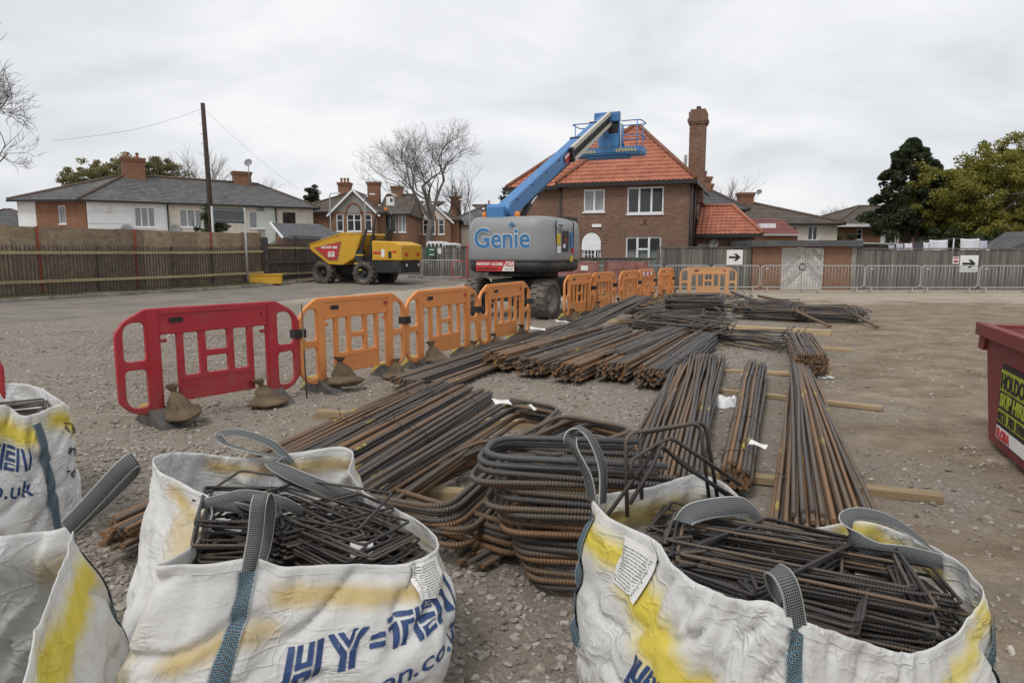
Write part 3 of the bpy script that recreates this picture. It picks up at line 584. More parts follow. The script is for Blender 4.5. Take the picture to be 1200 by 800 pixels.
def window(parent, o, ux, rect, panes=2, glass='glass', frame_m='upvc', top=0.0, dep=0.12, sill=True, bars=0, name='window', ft=0.06):
    o, ux = V(*o), V(*ux).normalized(); uz = V(0, 0, 1); nr = ux.cross(uz); a, b, c, d = rect
    P = lambda x, z, k: o + ux*x + uz*z + nr*k
    gl = MB(); gl.poly([P(a, b, -dep+.01), P(c, b, -dep+.01), P(c, d, -dep+.01), P(a, d, -dep+.01)]); go = gl.build(name, W[glass], parent)
    f = MB()
    def bar(x1, z1, x2, z2, k0=-dep+.012, k1=-dep+.07):
        k = len(f.v); f.v += [tuple(P(x, z, q)) for q in (k0, k1) for x, z in ((x1, z1), (x2, z1), (x2, z2), (x1, z2))]
        for q in ((4,5,6,7),(0,1,5,4),(1,2,6,5),(2,3,7,6),(3,0,4,7)): f.face([k+i for i in q])
    bar(a, b, c, b+ft); bar(a, d-ft, c, d); bar(a, b+ft, a+ft, d-ft); bar(c-ft, b+ft, c, d-ft)
    for i in range(1, panes): x = a+(c-a)*i/panes; bar(x-ft*.6, b+ft, x+ft*.6, d-ft, -dep+.013, -dep+.069)
    if top: bar(a+ft, d-ft-top-.04, c-ft, d-ft-top+.01, -dep+.014, -dep+.066)
    for i in range(bars):
        z = b+(d-b)*(i+1)/(bars+1); bar(a+ft, z-.015, c-ft, z+.015, -dep+.014, -dep+.05)
    f.build('frame', W[frame_m], go)
    if sill:
        s_ = MB(); k = len(s_.v); s_.v += [tuple(P(x, z, q)) for q in (-dep, .05) for x, z in ((a-.04, b-.07), (c+.04, b-.07), (c+.04, b-.003), (a-.04, b-.003))]
        for q in ((4,5,6,7),(0,1,5,4),(1,2,6,5),(2,3,7,6),(3,0,4,7)): s_.face([k+i for i in q])
        s_.build('sill', W[frame_m], go)
    return go
def tiled(mb, e0, e1, t1, t0, row=0.30, colw=0.0, amp=0.0, lift=0.025):     # eave e0->e1, top t0->t1 : overlapping courses
    e0, e1, t1, t0 = (V(*q) for q in (e0, e1, t1, t0)); Ls = max((t0-e0).length*0+((t0+t1)/2-(e0+e1)/2).length, .1)
    n = max(2, int(Ls/row)); nrm = (e1-e0).cross((t0+t1)/2-(e0+e1)/2).normalized()
    if nrm.z < 0: nrm = -nrm
    eu = (e1-e0).normalized()
    for i in range(n):
        a, b = i/n, (i+1)/n; l0, l1 = e0.lerp(t0, a), e1.lerp(t1, a); u0, u1 = e0.lerp(t0, b), e1.lerp(t1, b)
        if not colw:
            mb.poly([l0+nrm*lift, l1+nrm*lift, u1+nrm*.002, u0+nrm*.002]); mb.poly([l0, l1, l1+nrm*lift, l0+nrm*lift]); continue
        s0, s1 = (l0-e0).dot(eu), (l1-e0).dot(eu); q0, q1 = (u0-e0).dot(eu), (u1-e0).dot(eu); st = colw/5
        lo, hi = min(s0, q0), max(s1, q1); k0 = math.floor(lo/st); kk = math.ceil(hi/st); prev = None; up = (u0+u1)/2-(l0+l1)/2; up = up - eu*up.dot(eu)
        for k in range(k0, kk+1):
            s = k*st; ph = (s/colw) % 1.0; h = amp*(math.sin(math.pi*ph/0.62) if ph < 0.62 else -0.25*math.sin(math.pi*(ph-.62)/.38))
            sl_, su = min(max(s, s0), s1), min(max(s, q0), q1); fl = e0+eu*s0; L_ = l0 + eu*(sl_-s0); U_ = l0 + up + eu*(su-s0)
            cur = (L_+nrm*(lift+h), U_+nrm*(h*0.9+.002), L_)
            if prev is not None:
                mb.poly([prev[0], cur[0], cur[1], prev[1]]); mb.poly([prev[2], cur[2], cur[0], prev[0]])
            prev = cur
def chimney(parent, x, y, z0, z1, w=0.9, d=0.6, mat='brick_red', pots=2, capm='brick_red'):
    c = MB().box((x-w/2, y-d/2, z0), (x+w/2, y+d/2, z1-.28)); c.box((x-w/2-.05, y-d/2-.05, z1-.28), (x+w/2+.05, y+d/2+.05, z1-.14)); c.box((x-w/2-.1, y-d/2-.1, z1-.14), (x+w/2+.1, y+d/2+.1, z1))
    co = c.build('chimney', W[mat], parent)
    for i in range(pots):
        px_ = x+(i-(pots-1)/2)*w/max(pots, 1)*.85; MB().lathe([(.10, z1), (.12, z1+.05), (.095, z1+.1), (.10, z1+.32), (.125, z1+.34), (.125, z1+.4), (.09, z1+.4)], 10, Matrix.Translation((px_, y, 0))).build('pot', W['pot'], co)
    return co
def hip_house(name, label, loc, ang, w, dp, eave, ridge, wall, roofm, wins=(), side_wins=(), hipL=None, hipR=None, oh=0.35, side_wall=None, row=.3, colw=0, amp=0, chims=(), zb=-0.3, rt='ridge_dark'):
    r = empty(name, loc, ang, label, 'house'); mb = MB(); facade(mb, (0, 0, 0), (1, 0, 0), w, eave, [q[0] for q in wins], z0=zb)
    sw = MB() if side_wall else mb
    facade(sw, (w, 0, 0), (0, 1, 0), dp, eave, [q[0] for q in side_wins if q[2] == 'R'], z0=zb)
    facade(sw, (0, dp, 0), (0, -1, 0), dp, eave, [q[0] for q in side_wins if q[2] == 'L'], z0=zb); facade(mb, (w, dp, 0), (-1, 0, 0), w, eave, [], z0=zb)
    wl = mb.build('wall', W[wall], r)
    if side_wall: sw.build('end_wall', W[side_wall], r)
    for q in wins: window(r, (0, 0, 0), (1, 0, 0), q[0], **q[1])
    for q in side_wins: window(r, (w, 0, 0) if q[2] == 'R' else (0, dp, 0), (0, 1, 0) if q[2] == 'R' else (0, -1, 0), q[0], **q[1])
    hl = dp/2 if hipL is None else hipL; hr = dp/2 if hipR is None else hipR
    a, b, c, d = V(-oh, -oh, eave), V(w+oh, -oh, eave), V(w+oh, dp+oh, eave), V(-oh, dp+oh, eave); k0, k1 = V(hl, dp/2, ridge), V(w-hr, dp/2, ridge)
    if hl <= 0.01: k0.x = -oh*.5
    if hr <= 0.01: k1.x = w+oh*.5
    rm = MB(); tiled(rm, a, b, k1, k0, row, colw, amp); tiled(rm, c, d, k0, k1, row, colw, amp); tiled(rm, b, c, k1, k1, row, colw, amp); tiled(rm, d, a, k0, k0, row, colw, amp)
    rm.poly([a+V(0,0,-.01), d+V(0,0,-.01), c+V(0,0,-.01), b+V(0,0,-.01)])
    ro = rm.build('roof', W[roofm], r)
    rg_ = MB()
    for p, q in ((a, k0), (b, k1), (c, k1), (d, k0), (k0, k1)): rg_.tube([p+V(0,0,.03), q+V(0,0,.05)], .10, 6)
    rg_.build('ridge_tiles', W[rt], ro)
    gm = MB()
    for p, q in ((a, b), (b, c), (c, d), (d, a)): gm.beam(p+V(0,0,-.06), q+V(0,0,-.06), .11, .10)
    gm.build('gutter', W['gutter'], r)
    for ch in chims: chimney(ro, **ch)
    return r
def at_px(px, Y, z=0.0):
    d = ray(px, 296); k = Y/d.y; return V(d.x*k, Y, z)
wn2 = dict(panes=2); wn3 = dict(panes=3); wc2 = dict(panes=2, glass='glass_curtain'); wc3 = dict(panes=3, glass='glass_curtain')
# --- long rendered terrace on the left, its end splayed at the corner
TA, TB, TC = V(-33.0, 46.3, 0), V(-28.2, 46.0, 0), V(-15.5, 54.0, 0)
ang = math.atan2(TC.y-TB.y, TC.x-TB.x); te = (TC-TB).normalized(); tb = V(-te.y, te.x, 0); wl_ = (TC-TB).length
ter = empty('terraced_house', (TB.x, TB.y, .3), ang, 'long rendered terrace with slate hip roof above the plywood hoarding', 'house'); TI = Matrix.Rotation(-ang, 4, 'Z')
def locx(px, o_=TB, e_=te):
    d = ray(px, 296); det = d.x*(-e_.y)-d.y*(-e_.x); k = (o_.x*(-e_.y)-o_.y*(-e_.x))/det; return (V(d.x*k, d.y*k, 0)-o_).dot(e_)
tl_ = lambda p, z=0.0: TI @ V(p.x-TB.x, p.y-TB.y, z)
EV = 4.75; q = [locx(x) for x in (160.5, 184.5, 213, 240, 294, 312, 333, 348)]
wins_ = [((q[0], 3.05, q[1], 4.4), wc3), ((q[2], 3.1, q[3], 4.35), wc3), ((q[4], 3.1, q[5], 4.35), wc2), ((q[6], 3.0, q[7], 4.35), dict(panes=2, frame_m='gutter'))]
edges_ = [0, locx(200), locx(303), locx(325), wl_]
for i, mt in enumerate(('render_white', 'render_cream', 'render_green', 'render_cream')):
    a_, b_ = edges_[i], edges_[i+1]; mb = MB(); facade(mb, (a_, 0, 0), (1, 0, 0), b_-a_, EV, [(w_[0][0]-a_, w_[0][1], w_[0][2]-a_, w_[0][3]) for w_ in wins_ if a_ <= w_[0][0] < b_], z0=-.3); mb.build('wall', W[mt], ter)
for w_ in wins_: window(ter, (0, 0, 0), (1, 0, 0), w_[0], **w_[1])
p0_ = tl_(TA); eu = (tl_(TB)-p0_).normalized(); el_ = (TB-TA).length; ee = (TB-TA).normalized(); wa, wb = locx(72, TA, ee), locx(80.5, TA, ee); ba = locx(46, TA, ee)
mb = MB(); facade(mb, p0_, eu, ba, EV, [], z0=-.3); mb.build('wall', W['render_white'], ter)
mb = MB(); facade(mb, p0_+eu*ba, eu, el_-ba-.05, EV, [(wa-ba, 3.2, wb-ba, 4.4)], z0=-.3); mb.build('brick_wall', W['brick_red'], ter); window(ter, p0_, eu, (wa, 3.2, wb, 4.4), panes=1, glass='glass_curtain')
for i in range(6): [MB().box((0.0, -.03, i*.8+.05), (2.6, -.002, i*.8+.72)).build('quoin_band', W['render_white'], ter)]
bk1, bk0 = TC+tb*8.0, TA+V(1.5, 8, 0); mb = MB(); facade(mb, tl_(TC), (0, 1, 0), 8.0, EV, [], z0=-.3); v_ = tl_(bk0)-tl_(bk1); facade(mb, tl_(bk1), v_, v_.length, EV, [], z0=-.3); v_ = tl_(TA)-tl_(bk0); facade(mb, tl_(bk0), v_, v_.length, EV, [], z0=-.3); mb.build('wall', W['render_white'], ter)
K0, K1 = D(147, 205, 50.2), D(302, 216.5, 57.5); k0_, k1_ = tl_(K0, K0.z-.3), tl_(K1, K1.z-.3)
ctr = (TA+TC+bk0+bk1)/4; ov = lambda p: tl_(p+(p-ctr).normalized()*.55, EV)
eA, eB, eC, eD, eE = ov(TA), ov(TB), ov(TC), ov(bk1), ov(bk0); rm = MB(); tiled(rm, eA, eB, k0_, k0_, .28); tiled(rm, eB, eC, k1_, k0_, .28); tiled(rm, eC, eD, k1_, k1_, .28); tiled(rm, eD, eE, k0_, k1_, .28); tiled(rm, eE, eA, k0_, k0_, .28); rm.poly([p+V(0, 0, -.02) for p in (eA, eE, eD, eC, eB)]); tro = rm.build('roof', W['roof_slate'], ter)
rg_ = MB(); [rg_.tube([p+V(0, 0, .04), q_+V(0, 0, .05)], .11, 6) for p, q_ in ((eA, k0_), (eB, k0_), (eC, k1_), (k0_, k1_))]; rg_.build('ridge_tiles', W['ridge_dark'], tro)
gm = MB(); [gm.beam(p+V(0, 0, -.06), q_+V(0, 0, -.06), .11, .12) for p, q_ in ((eA, eB), (eB, eC), (eC, eD))]; gm.build('gutter', W['gutter'], ter)
cA = tl_(D(156.5, 205, 50.6)); cB = tl_(D(283, 205, 56.4)); chimney(tro, cA.x, cA.y, 6.2, 8.05, 1.45, 1.0, 'brick_red', 2); chimney(tro, cB.x, cB.y, 6.0, 7.75, 1.3, .9, 'brick_red', 0)
for x in (locx(199.5), locx(325)): MB().cyl((x, -.08, 0), (x, -.08, 4.7), .05, n=8).build('downpipe', W['gutter'], ter)
def dish(parent, c, yaw, r=.38):
    m_ = Matrix.Translation(c) @ Matrix.Rotation(yaw, 4, 'Z') @ Matrix.Rotation(R(68), 4, 'X')
    o = MB().lathe([(0.001, .0), (r*.4, .015), (r*.8, .06), (r, .10), (r*.8, .05), (0.001, -.012)], 20, m_).build('satellite_dish', W['post_grey'], parent)
    MB().tube([m_ @ V(0, -r, .1), m_ @ V(0, -.1, .45)], .015, 6).build('dish_arm', W['post_grey'], o); MB().tube([V(*c), V(c[0], c[1]+.35, c[2]-.2)], .025, 6).build('bracket', W['post_grey'], o)
dish(ter, (locx(150), -.35, 2.75), .2, .42); dish(ter, (locx(206), -.35, 2.85), .3, .42); cD = tl_(D(292, 205, 56)); dish(ter, (cD.x, cD.y, 8.4), -.6, .32)
MB().cyl((cD.x, cD.y+.1, 6.6), (cD.x, cD.y+.1, 8.3), .03, n=6).build('aerial_pole', W['post_grey'], ter)
MB().box((locx(130), -.12, 4.0), (locx(134), 0, 4.4)).build('alarm_box', W['render_cream'], ter)
# porch roof in front of the terrace end
pr = empty('lean_to', at_px(336, 47, .2), ang, 'small grey felt lean-to roof behind the dark gate', 'shed')
MB().prism([(0, 0), (3.3, 0), (3.3, 2.5), (0, 2.5)], 0, 3).build('wall', W['brick_red'], pr); MB().poly([(-.3, -.4, 2.35), (4.3, -.4, 2.35), (3.2, 3, 3.5), (-.3, 3, 3.5)]).poly([(-.3, -.4, 2.28), (-.3, -.4, 2.35), (4.3, -.4, 2.35), (4.3, -.4, 2.28)]).build('roof', W['felt'], pr); MB().beam((-.32, -.45, 2.36), (-.32, 3, 3.51), .08, .14).build('bargeboard', W['upvc'], pr)
lb = hip_house('bungalow', 'dark roofed building low at the left edge behind the hoarding', at_px(-70, 60, .3), 0.1, 7.6, 7, 3.0, 5.2, 'render_grey', 'felt')
# --- brick semis with gables behind the dumper
def gable_house(name, label, px0, px1, Y, eave, ridge, gpx, gw, gz, chims, gmat='render_grey', cream=False):
    a, b = at_px(px0, Y), at_px(px1, Y); wd = (b-a).x; r = hip_house(name, label, (a.x, Y, .3), 0.0, wd, 8, eave, ridge, 'brick_orange', 'roof_brown', chims=[dict(x=(p_-px0)/(px1-px0)*wd, y=4, z0=ridge-1.0, z1=zt, w=1.0, d=.9, pots=np_) for p_, zt, np_ in chims])
    gx = (gpx-px0)/(px1-px0)*wd; g_ = MB(); facade(g_, (gx-gw, -.8, 0), (1, 0, 0), 2*gw, eave, [(gw-1.45, 3.0, gw-.85, 4.4), (gw-.6, 3.0, gw+.6, 4.4), (gw+.85, 3.0, gw+1.45, 4.4)], z0=-.3)
    facade(g_, (gx+gw, -.8, 0), (0, 1, 0), .8, eave, [], z0=-.3); facade(g_, (gx-gw, 0, 0), (0, -1, 0), .8, eave, [], z0=-.3); g_.build('bay_wall', W['brick_orange'], r)
    for k, (u, v_) in enumerate(((gw-1.45, gw-.85), (gw-.6, gw+.6), (gw+.85, gw+1.45))): window(r, (gx-gw, -.8, 0), (1, 0, 0), (u, 3.0, v_, 4.4), panes=1 if k != 1 else 2, top=.4, ft=.09)
    tri = MB().poly([(gx-gw, -.8, eave), (gx+gw, -.8, eave), (gx, -.8, eave+gz)]); go = tri.build('gable', W[gmat], r)
    arc = [(gx+.6*math.cos(t_), -.83, 4.42+.85*math.sin(t_)) for t_ in [math.pi*i/10 for i in range(11)]]; MB().poly(arc).build('arch_panel', W['render_grey' if not cream else 'render_cream'], go); MB().tube(arc, .08, 6).build('arch', W['brick_red'], go)
    rf = MB(); e = .35; sl_ = gz/gw
    yi = -.35+4.35*min(1, gz/(ridge-eave)); tiled(rf, (gx-gw-e, -.1, eave-e*sl_), (gx-gw-e, -1.0, eave-e*sl_), (gx, -1.0, eave+gz), (gx, yi, eave+gz)); tiled(rf, (gx+gw+e, -1.0, eave-e*sl_), (gx+gw+e, -.1, eave-e*sl_), (gx, yi, eave+gz), (gx, -1.0, eave+gz)); rf.build('bay_roof', W['roof_brown'], r)
    bb = MB(); bb.beam((gx-gw-e, -1.03, eave-e*sl_-.05), (gx, -1.03, eave+gz-.05), .05, .15); bb.beam((gx, -1.035, eave+gz-.05), (gx+gw+e, -1.035, eave-e*sl_-.05), .05, .15); bb.build('bargeboard', W['upvc'], r)
    return r, wd
r1, w1 = gable_house('brick_house', 'brick house with grey gable and three chimneys directly behind the dumper', 345, 450, 57, 4.6, 6.5, 418.5, 1.8, 1.75, [(393, 7.35, 3), (429, 7.4, 0)])
a = at_px(447, 58); b = at_px(478, 58)
hip_house('brick_house', 'middle brick house of the row, between the grey gable and the bare tree', (a.x+.1, 58, .3), 0, (b-a).x-.1, 7.5, 4.5, 6.35, 'brick_orange', 'roof_brown', [((.25, 3.0, 1.2, 4.5), wn2), ((1.35, 3.0, 2.0, 4.5), wc2)], hipL=0, hipR=0, chims=[dict(x=.75, y=3.6, z0=5.6, z1=7.1, w=.95, d=.8, pots=0)])
r2, w2 = gable_house('brick_house', 'brick house with cream gable just right of the bare tree', 468, 536, 66, 4.4, 6.3, 504.5, 2.0, 1.85, [], 'render_cream', True)
r3 = hip_house('brick_house', 'brick and cream house with grey hip roof left of the boom lift', at_px(521, 69, .3), 0, 6.6, 8, 4.0, 6.2, 'brick_orange', 'roof_slate', [((2.6, 2.6, 3.6, 3.7), wn2)], chims=[dict(x=.7, y=6, z0=5.2, z1=7.3, w=1.0, d=.9, pots=1), dict(x=4.2, y=8, z0=4.5, z1=6.6, w=1.0, d=.9, pots=1)])
mb = MB(); facade(mb, (1.7, -.03, 0), (1, 0, 0), 4.6, 3.95, [(.9, 2.6, 1.9, 3.7)], dep=.03, z0=1.9); mb.build('render_panel', W['render_cream'], r3)
# --- main brick house with the new red roof
cx = at_px(806, 31.0); MA = -R(20)
mh = empty('brick_house', (cx.x, 31.0, 0), MA, 'large brown brick house with bright red hip roof behind the boom lift', 'house')
BW, MW, E, H = 5.85, 8.7, 4.8, 2.95
def mloc(px, d=0.0):                                       # facade coordinate (negative to the left) seen at this column
    r_ = ray(px, 296); e = V(math.cos(MA), math.sin(MA)); nn = V(-math.sin(MA), math.cos(MA)); o_ = V(cx.x, 31.0)+nn*d
    det = r_.x*(-e.y)-r_.y*(-e.x); k = (o_.x*(-e.y)-o_.y*(-e.x))/det; return (V(r_.x*k, r_.y*k)-o_).dot(e)
f = lambda px: mloc(px)+BW
mb = MB(); W1 = (f(683), 3.5, f(707.5), 4.52); W2 = (f(733.5), 3.37, f(776), 4.56); W3 = (f(733), .35, f(774.5), 2.32); DR = (f(682), .1, f(704), 2.05)
facade(mb, (-BW, 0, 0), (1, 0, 0), BW, E, [W1, W2, W3, DR], z0=-.3); facade(mb, (0, 0, 0), (0, 1, 0), 7.2, E, [(4.0, 3.3, 5.0, 4.6)], z0=-.3); facade(mb, (-BW, 1.0, 0), (0, -1, 0), 1.0, E, [], z0=-.3)
facade(mb, (-MW, 1.0, 0), (1, 0, 0), MW-BW, E, [], z0=-.3); facade(mb, (-MW, 7.2, 0), (0, -1, 0), 6.2, E, [], z0=-.3); facade(mb, (0, 7.2, 0), (-1, 0, 0), MW, E, [], z0=-.3)
mb.build('wall', W['brick_brown'], mh); O = (-BW, 0, 0); U = (1, 0, 0)
window(mh, O, U, W1, panes=2, glass='glass_curtain', ft=.07); window(mh, O, U, W2, panes=3, ft=.07); wi = window(mh, O, U, W3, panes=3, glass='glass_frost', ft=.07, sill=False)
wz = W3[3]-.55; MB().box((W3[0]-BW+.08, .005, wz), (W3[2]-BW-.08, .06, wz+.45)).build('dark_blind', W['gutter'], wi)
c_ = MB(); z_ = wz-.02; m1 = W3[0]+(W3[2]-W3[0])/3-BW; m2 = W3[0]+(W3[2]-W3[0])*2/3-BW; c_.box((m1, -.02, z_-.03), (m2, .04, z_+.05)).box((m1-.04, -.02, W3[1]), (m1+.05, .045, W3[3]-.05)).box((m2-.05, -.02, W3[1]), (m2+.04, .045, W3[3]-.05)); c_.build('door_frame', W['upvc'], wi)
window(mh, (0, 0, 0), (0, 1, 0), (4.0, 3.3, 5.0, 4.6), panes=2)
dr = window(mh, O, U, DR, panes=1, sill=False, ft=.07, name='arched_window'); dc = (DR[0]+DR[2])/2-BW; dw = (DR[2]-DR[0])/2
arc = [(dc+(dw)*math.cos(math.pi*i/14), -.02, 2.05+dw*1.05*math.sin(math.pi*i/14)) for i in range(15)]; MB().poly(arc).build('arch_panel', W['upvc'], dr)
fr = MB(); [fr.box((dc-dw+.12+k*.16, -.03, .9), (dc-dw+.15+k*.16, -.01, 1.7)) for k in range(5)]; [fr.box((dc-dw+.1, -.032, .9+k*.2), (dc+dw*.35, -.012, .925+k*.2)) for k in range(5)]; fr.box((dc+dw*.35, -.04, .1), (dc+dw*.5, .0, 2.05)).box((dc-dw+.02, -.04, .1), (dc+dw*.4, -.0, .88)).box((dc-dw, -.045, 1.72), (dc+dw, 0, 2.08)); fr.build('glazing_bars', W['upvc'], dr)
for i in range(17):                                       # brick arch over the window
    t_ = math.pi*(i+.5)/17; m_ = Matrix.Translation((dc+(dw+.17)*math.cos(t_), -.012, 2.05+(dw*1.05+.17)*math.sin(t_))) @ Matrix.Rotation(-(t_-math.pi/2), 4, 'Y'); MB().box((-.05, -.02, -.13), (.05, .03, .13), m_).build('arch_brick', W['brick_brown'], mh)
MB().box((mloc(699)-.22, -.08, 2.78), (mloc(699)+.22, 0, 2.92)).build('bulkhead_lamp', W['upvc'], mh)
for i, dd in enumerate([(0,0,.3), (.16,0,.12), (-.16,0,.12), (0,0,.02)]):   # pale brick emblem in the panel
    MB().cbox((mloc(755)+dd[0], -.012, 2.95+dd[1]+.05), (.14, .03, .22), None).build('emblem_brick', W['brick_orange'], mh)
oh = .28; ap = V(-3.0, 3.0, E+H); k1 = V(-3.1, 4.1, E+H); k0 = V(-MW+3.1, 4.1, E+H); rf = MB()
a, b, c2, d2 = V(-BW-oh, -oh, E), V(oh, -oh, E), V(oh, 7.2+oh, E), V(-MW-oh, 7.2+oh, E); e2 = V(-MW-oh, 1-oh, E); v0 = V(-BW-oh, 1-oh, E); tw = dict(row=.28, colw=.215, amp=.03, lift=.032)
vt = V(-3.05, 4.1, E+H)
tiled(rf, a, b, ap+V(.15,0,0), ap+V(-.15,0,0), **tw); tiled(rf, b, c2, k1+V(.05, .1, 0), ap+V(.15,0,0), **tw); tiled(rf, c2, d2, k0, k1, **tw); tiled(rf, d2, e2, k0, k0, **tw); tiled(rf, e2, v0+V(3.4, 0, 0), V(-3.1, 4.1, E+H), k0, **tw)
rf.poly([ap+V(-.15,0,0), ap+V(.15,0,0), k1+V(.05,.1,0), k1+V(-.25,.1,0)])
tiled(rf, V(-BW-oh, 3.2, E), a, ap+V(-.15,0,0), ap+V(-.15,.9,0), **tw); rf.poly([a+V(0,0,-.03), b+V(0,0,-.03), c2+V(0,0,-.03), d2+V(0,0,-.03), e2+V(0,0,-.03), v0+V(0,0,-.03)])
ro = rf.build('roof', W['roof_red'], mh); rg_ = MB()
for p, q_ in ((a, ap+V(-.15,0,0)), (b, ap+V(.15,0,0)), (c2, k1), (d2, k0), (e2, k0), (k0, k1), (ap, k1)): rg_.tube([p+V(0,0,.05), q_+V(0,0,.07)], .10, 6)
rg_.build('ridge_tiles', W['ridge_tile'], ro)
gm = MB()
for p, q_ in ((a, b), (b, c2), (a, v0), (v0, e2)): gm.beam(p+V(0,0,-.09), q_+V(0,0,-.09), .12, .16)
gm.build('gutter', W['gutter'], mh)
for x, y in ((-BW-.1, -.12), (.08, -.1), (.1, 1.3)): MB().cyl((x, y, 0), (x, y, E-.1), .05, n=8).build('downpipe', W['gutter'], mh)
st = MB().box((-.42, 3.1, 4), (.32, 3.9, 7.75)).box((-.48, 3.04, 7.75), (.38, 3.96, 7.85)).box((-.52, 3.0, 7.85), (.42, 4.0, 8.0)).box((-.47, 3.05, 8.0), (.37, 3.95, 8.32)).box((-.4, 3.12, 8.32), (.3, 3.88, 8.44)); so_ = st.build('chimney_stack', W['brick_brown'], ro); MB().lathe([(.1, 8.44), (.12, 8.48), (.11, 8.62), (.08, 8.62)], 10, Matrix.Translation((-.05, 3.5, 0))).build('pot', W['gutter'], so_)
MB().box((-.62, 3.0, 5.3), (-.48, 3.1, 6.3)).build('flashing', W['flashing'], ro); chimney(ro, -6.0, 5.4, 6.4, 7.95, .5, .45, 'brick_brown', 0)
ex = empty('extension', (cx.x, 31, 0), MA, 'low brick extension with red tiled roof at the right of the large brick house', 'extension')
m_ = MB(); x1 = mloc(889, 2.2); facade(m_, (.16, 2.2, 0), (1, 0, 0), x1-.4, 2.45, [(.1, 1.2, .75, 2.0)], z0=-.3); facade(m_, (x1-.24, 2.2, 0), (0, 1, 0), 3.4, 2.45, [], z0=-.3); m_.build('wall', W['brick_brown'], ex)
window(ex, (.16, 2.2, 0), (1, 0, 0), (.1, 1.2, .75, 2.0), panes=1)
m_ = MB(); tiled(m_, (.15, 1.8, 2.45), (x1+.15, 1.8, 2.45), (x1-1.3, 3.9, 3.85), (.15, 3.9, 3.85), **tw); tiled(m_, (x1+.15, 1.8, 2.45), (x1+.15, 6, 2.45), (x1-1.3, 3.9, 3.85), (x1-1.3, 3.9, 3.85), **tw); m_.poly([(.15, 3.9, 3.85), (x1-1.3, 3.9, 3.85), (x1+.1, 6, 2.45), (.15, 6, 2.45)]); eo = m_.build('roof', W['roof_red'], ex)
MB().tube([(x1+.15, 1.8, 2.5), (x1-1.3, 3.9, 3.9), (.15, 3.9, 3.92)], .09, 6).build('ridge_tiles', W['roof_red'], eo); MB().beam((.15, 1.78, 2.38), (x1+.15, 1.78, 2.38), .1, .16).build('gutter', W['gutter'], ex)
dish(ex, (x1-2.0, 2.0, 2.0), 0, .22)
r_ = hip_house('terraced_house', 'grey roofed terrace end seen between the tall chimney and the low extension', at_px(823, 44, .2), R(-6), 2.4, 7, 4.1, 5.7, 'brick_brown', 'felt', [((.9, 2.6, 1.8, 3.8), wn2)], hipL=0, hipR=1.7, chims=[dict(x=.55, y=3.2, z0=5, z1=6.45, w=.7, d=.6, pots=1), dict(x=1.15, y=5.6, z0=4, z1=6.2, w=.6, d=.6, pots=1)])
# --- cream house, brick house on the right
rh = hip_house('cream_house', 'cream rendered house with brown hip roof behind the garage', at_px(838, 46, .1), R(-3), 7.9, 8.5, 3.4, 5.05, 'render_cream', 'roof_brown', [((4.65, 2.3, 5.3, 3.25), wn2), ((6.0, 2.3, 6.65, 3.25), wn2)], hipL=3.2, hipR=4.6, chims=[dict(x=3.0, y=4.2, z0=4.5, z1=5.75, w=1.0, d=.8, pots=0)])
dish(rh, (3.85, 3.8, 5.75), -.4, .2)
lx = empty('side_extension', at_px(893, 41.5, .75), 0, 'maroon tiled side extension with a skylight in front of the cream house', 'extension'); MB().box((0, 0, -.2), (2.1, 3, 1.9)).build('wall', W['brick_red'], lx); m_ = MB(); tiled(m_, (-.2, -.3, 1.95), (2.15, -.3, 1.95), (2.15, 3, 3.0), (-.2, 3, 3.0), .28); lo = m_.build('roof', W['roof_maroon'], lx); MB().box((.15, .9, 2.3), (1.1, 1.5, 2.62)).build('skylight', W['upvc'], lo); MB().box((.22, .94, 2.622), (1.03, 1.46, 2.635)).build('skylight_glass', W['glass'], lo); MB().beam((-.2, -.34, 1.9), (2.15, -.34, 1.9), .1, .1).build('gutter', W['galvanised'], lx)
bh = hip_house('brick_house', 'brick house with grey hip roof at the foot of the conifers', at_px(979, 49, .1), R(2), 9.3, 8.5, 3.45, 5.0, 'brick_orange', 'roof_brown', [((1.45, 2.4, 1.9, 3.15), dict(panes=1, top=.25)), ((3.55, 2.1, 4.35, 3.1), dict(panes=2)), ((6.2, 2.1, 6.9, 3.1), dict(panes=2))], hipL=3.8, hipR=4)
MB().box((3.2, -.03, 2.0), (3.5, -.004, 3.3)).box((4.4, -.03, 2.0), (4.55, -.004, 3.3)).build('render_panel', W['upvc'], bh); MB().beam((-.35, -.42, 3.40), (9.6, -.42, 3.40), .06, .2).build('fascia', W['upvc'], bh)
# --- garage with white plank doors, fences
YF = 29.6
gx0, gx1 = at_px(882, YF).x, at_px(1004, YF).x; gr = empty('garage', (gx0, YF-.05, 0), 0, 'flat roofed brick garage with white chevron plank doors between the board fences', 'garage'); gw = gx1-gx0
dx0, dx1 = at_px(916, YF).x-gx0, at_px(966, YF).x-gx0
m_ = MB(); facade(m_, (0, 0, 0), (1, 0, 0), gw-.25, 1.85, [(dx0, -.2, dx1, 1.82)], z0=-.2); facade(m_, (gw-.25, 0, 0), (0, 1, 0), 5, 1.85, [], z0=-.2); facade(m_, (0, 5, 0), (0, -1, 0), 5, 1.85, [], z0=-.2); m_.build('wall', W['brick_orange'], gr)
MB().box((-.15, -.25, 1.86), (gw+.1, 5.2, 2.12)).build('roof', W['felt'], gr)
MB().box((gw-.24, -.03, -.1), (gw-.04, .2, 1.82)).build('gate_post', W['kerb'], gr)
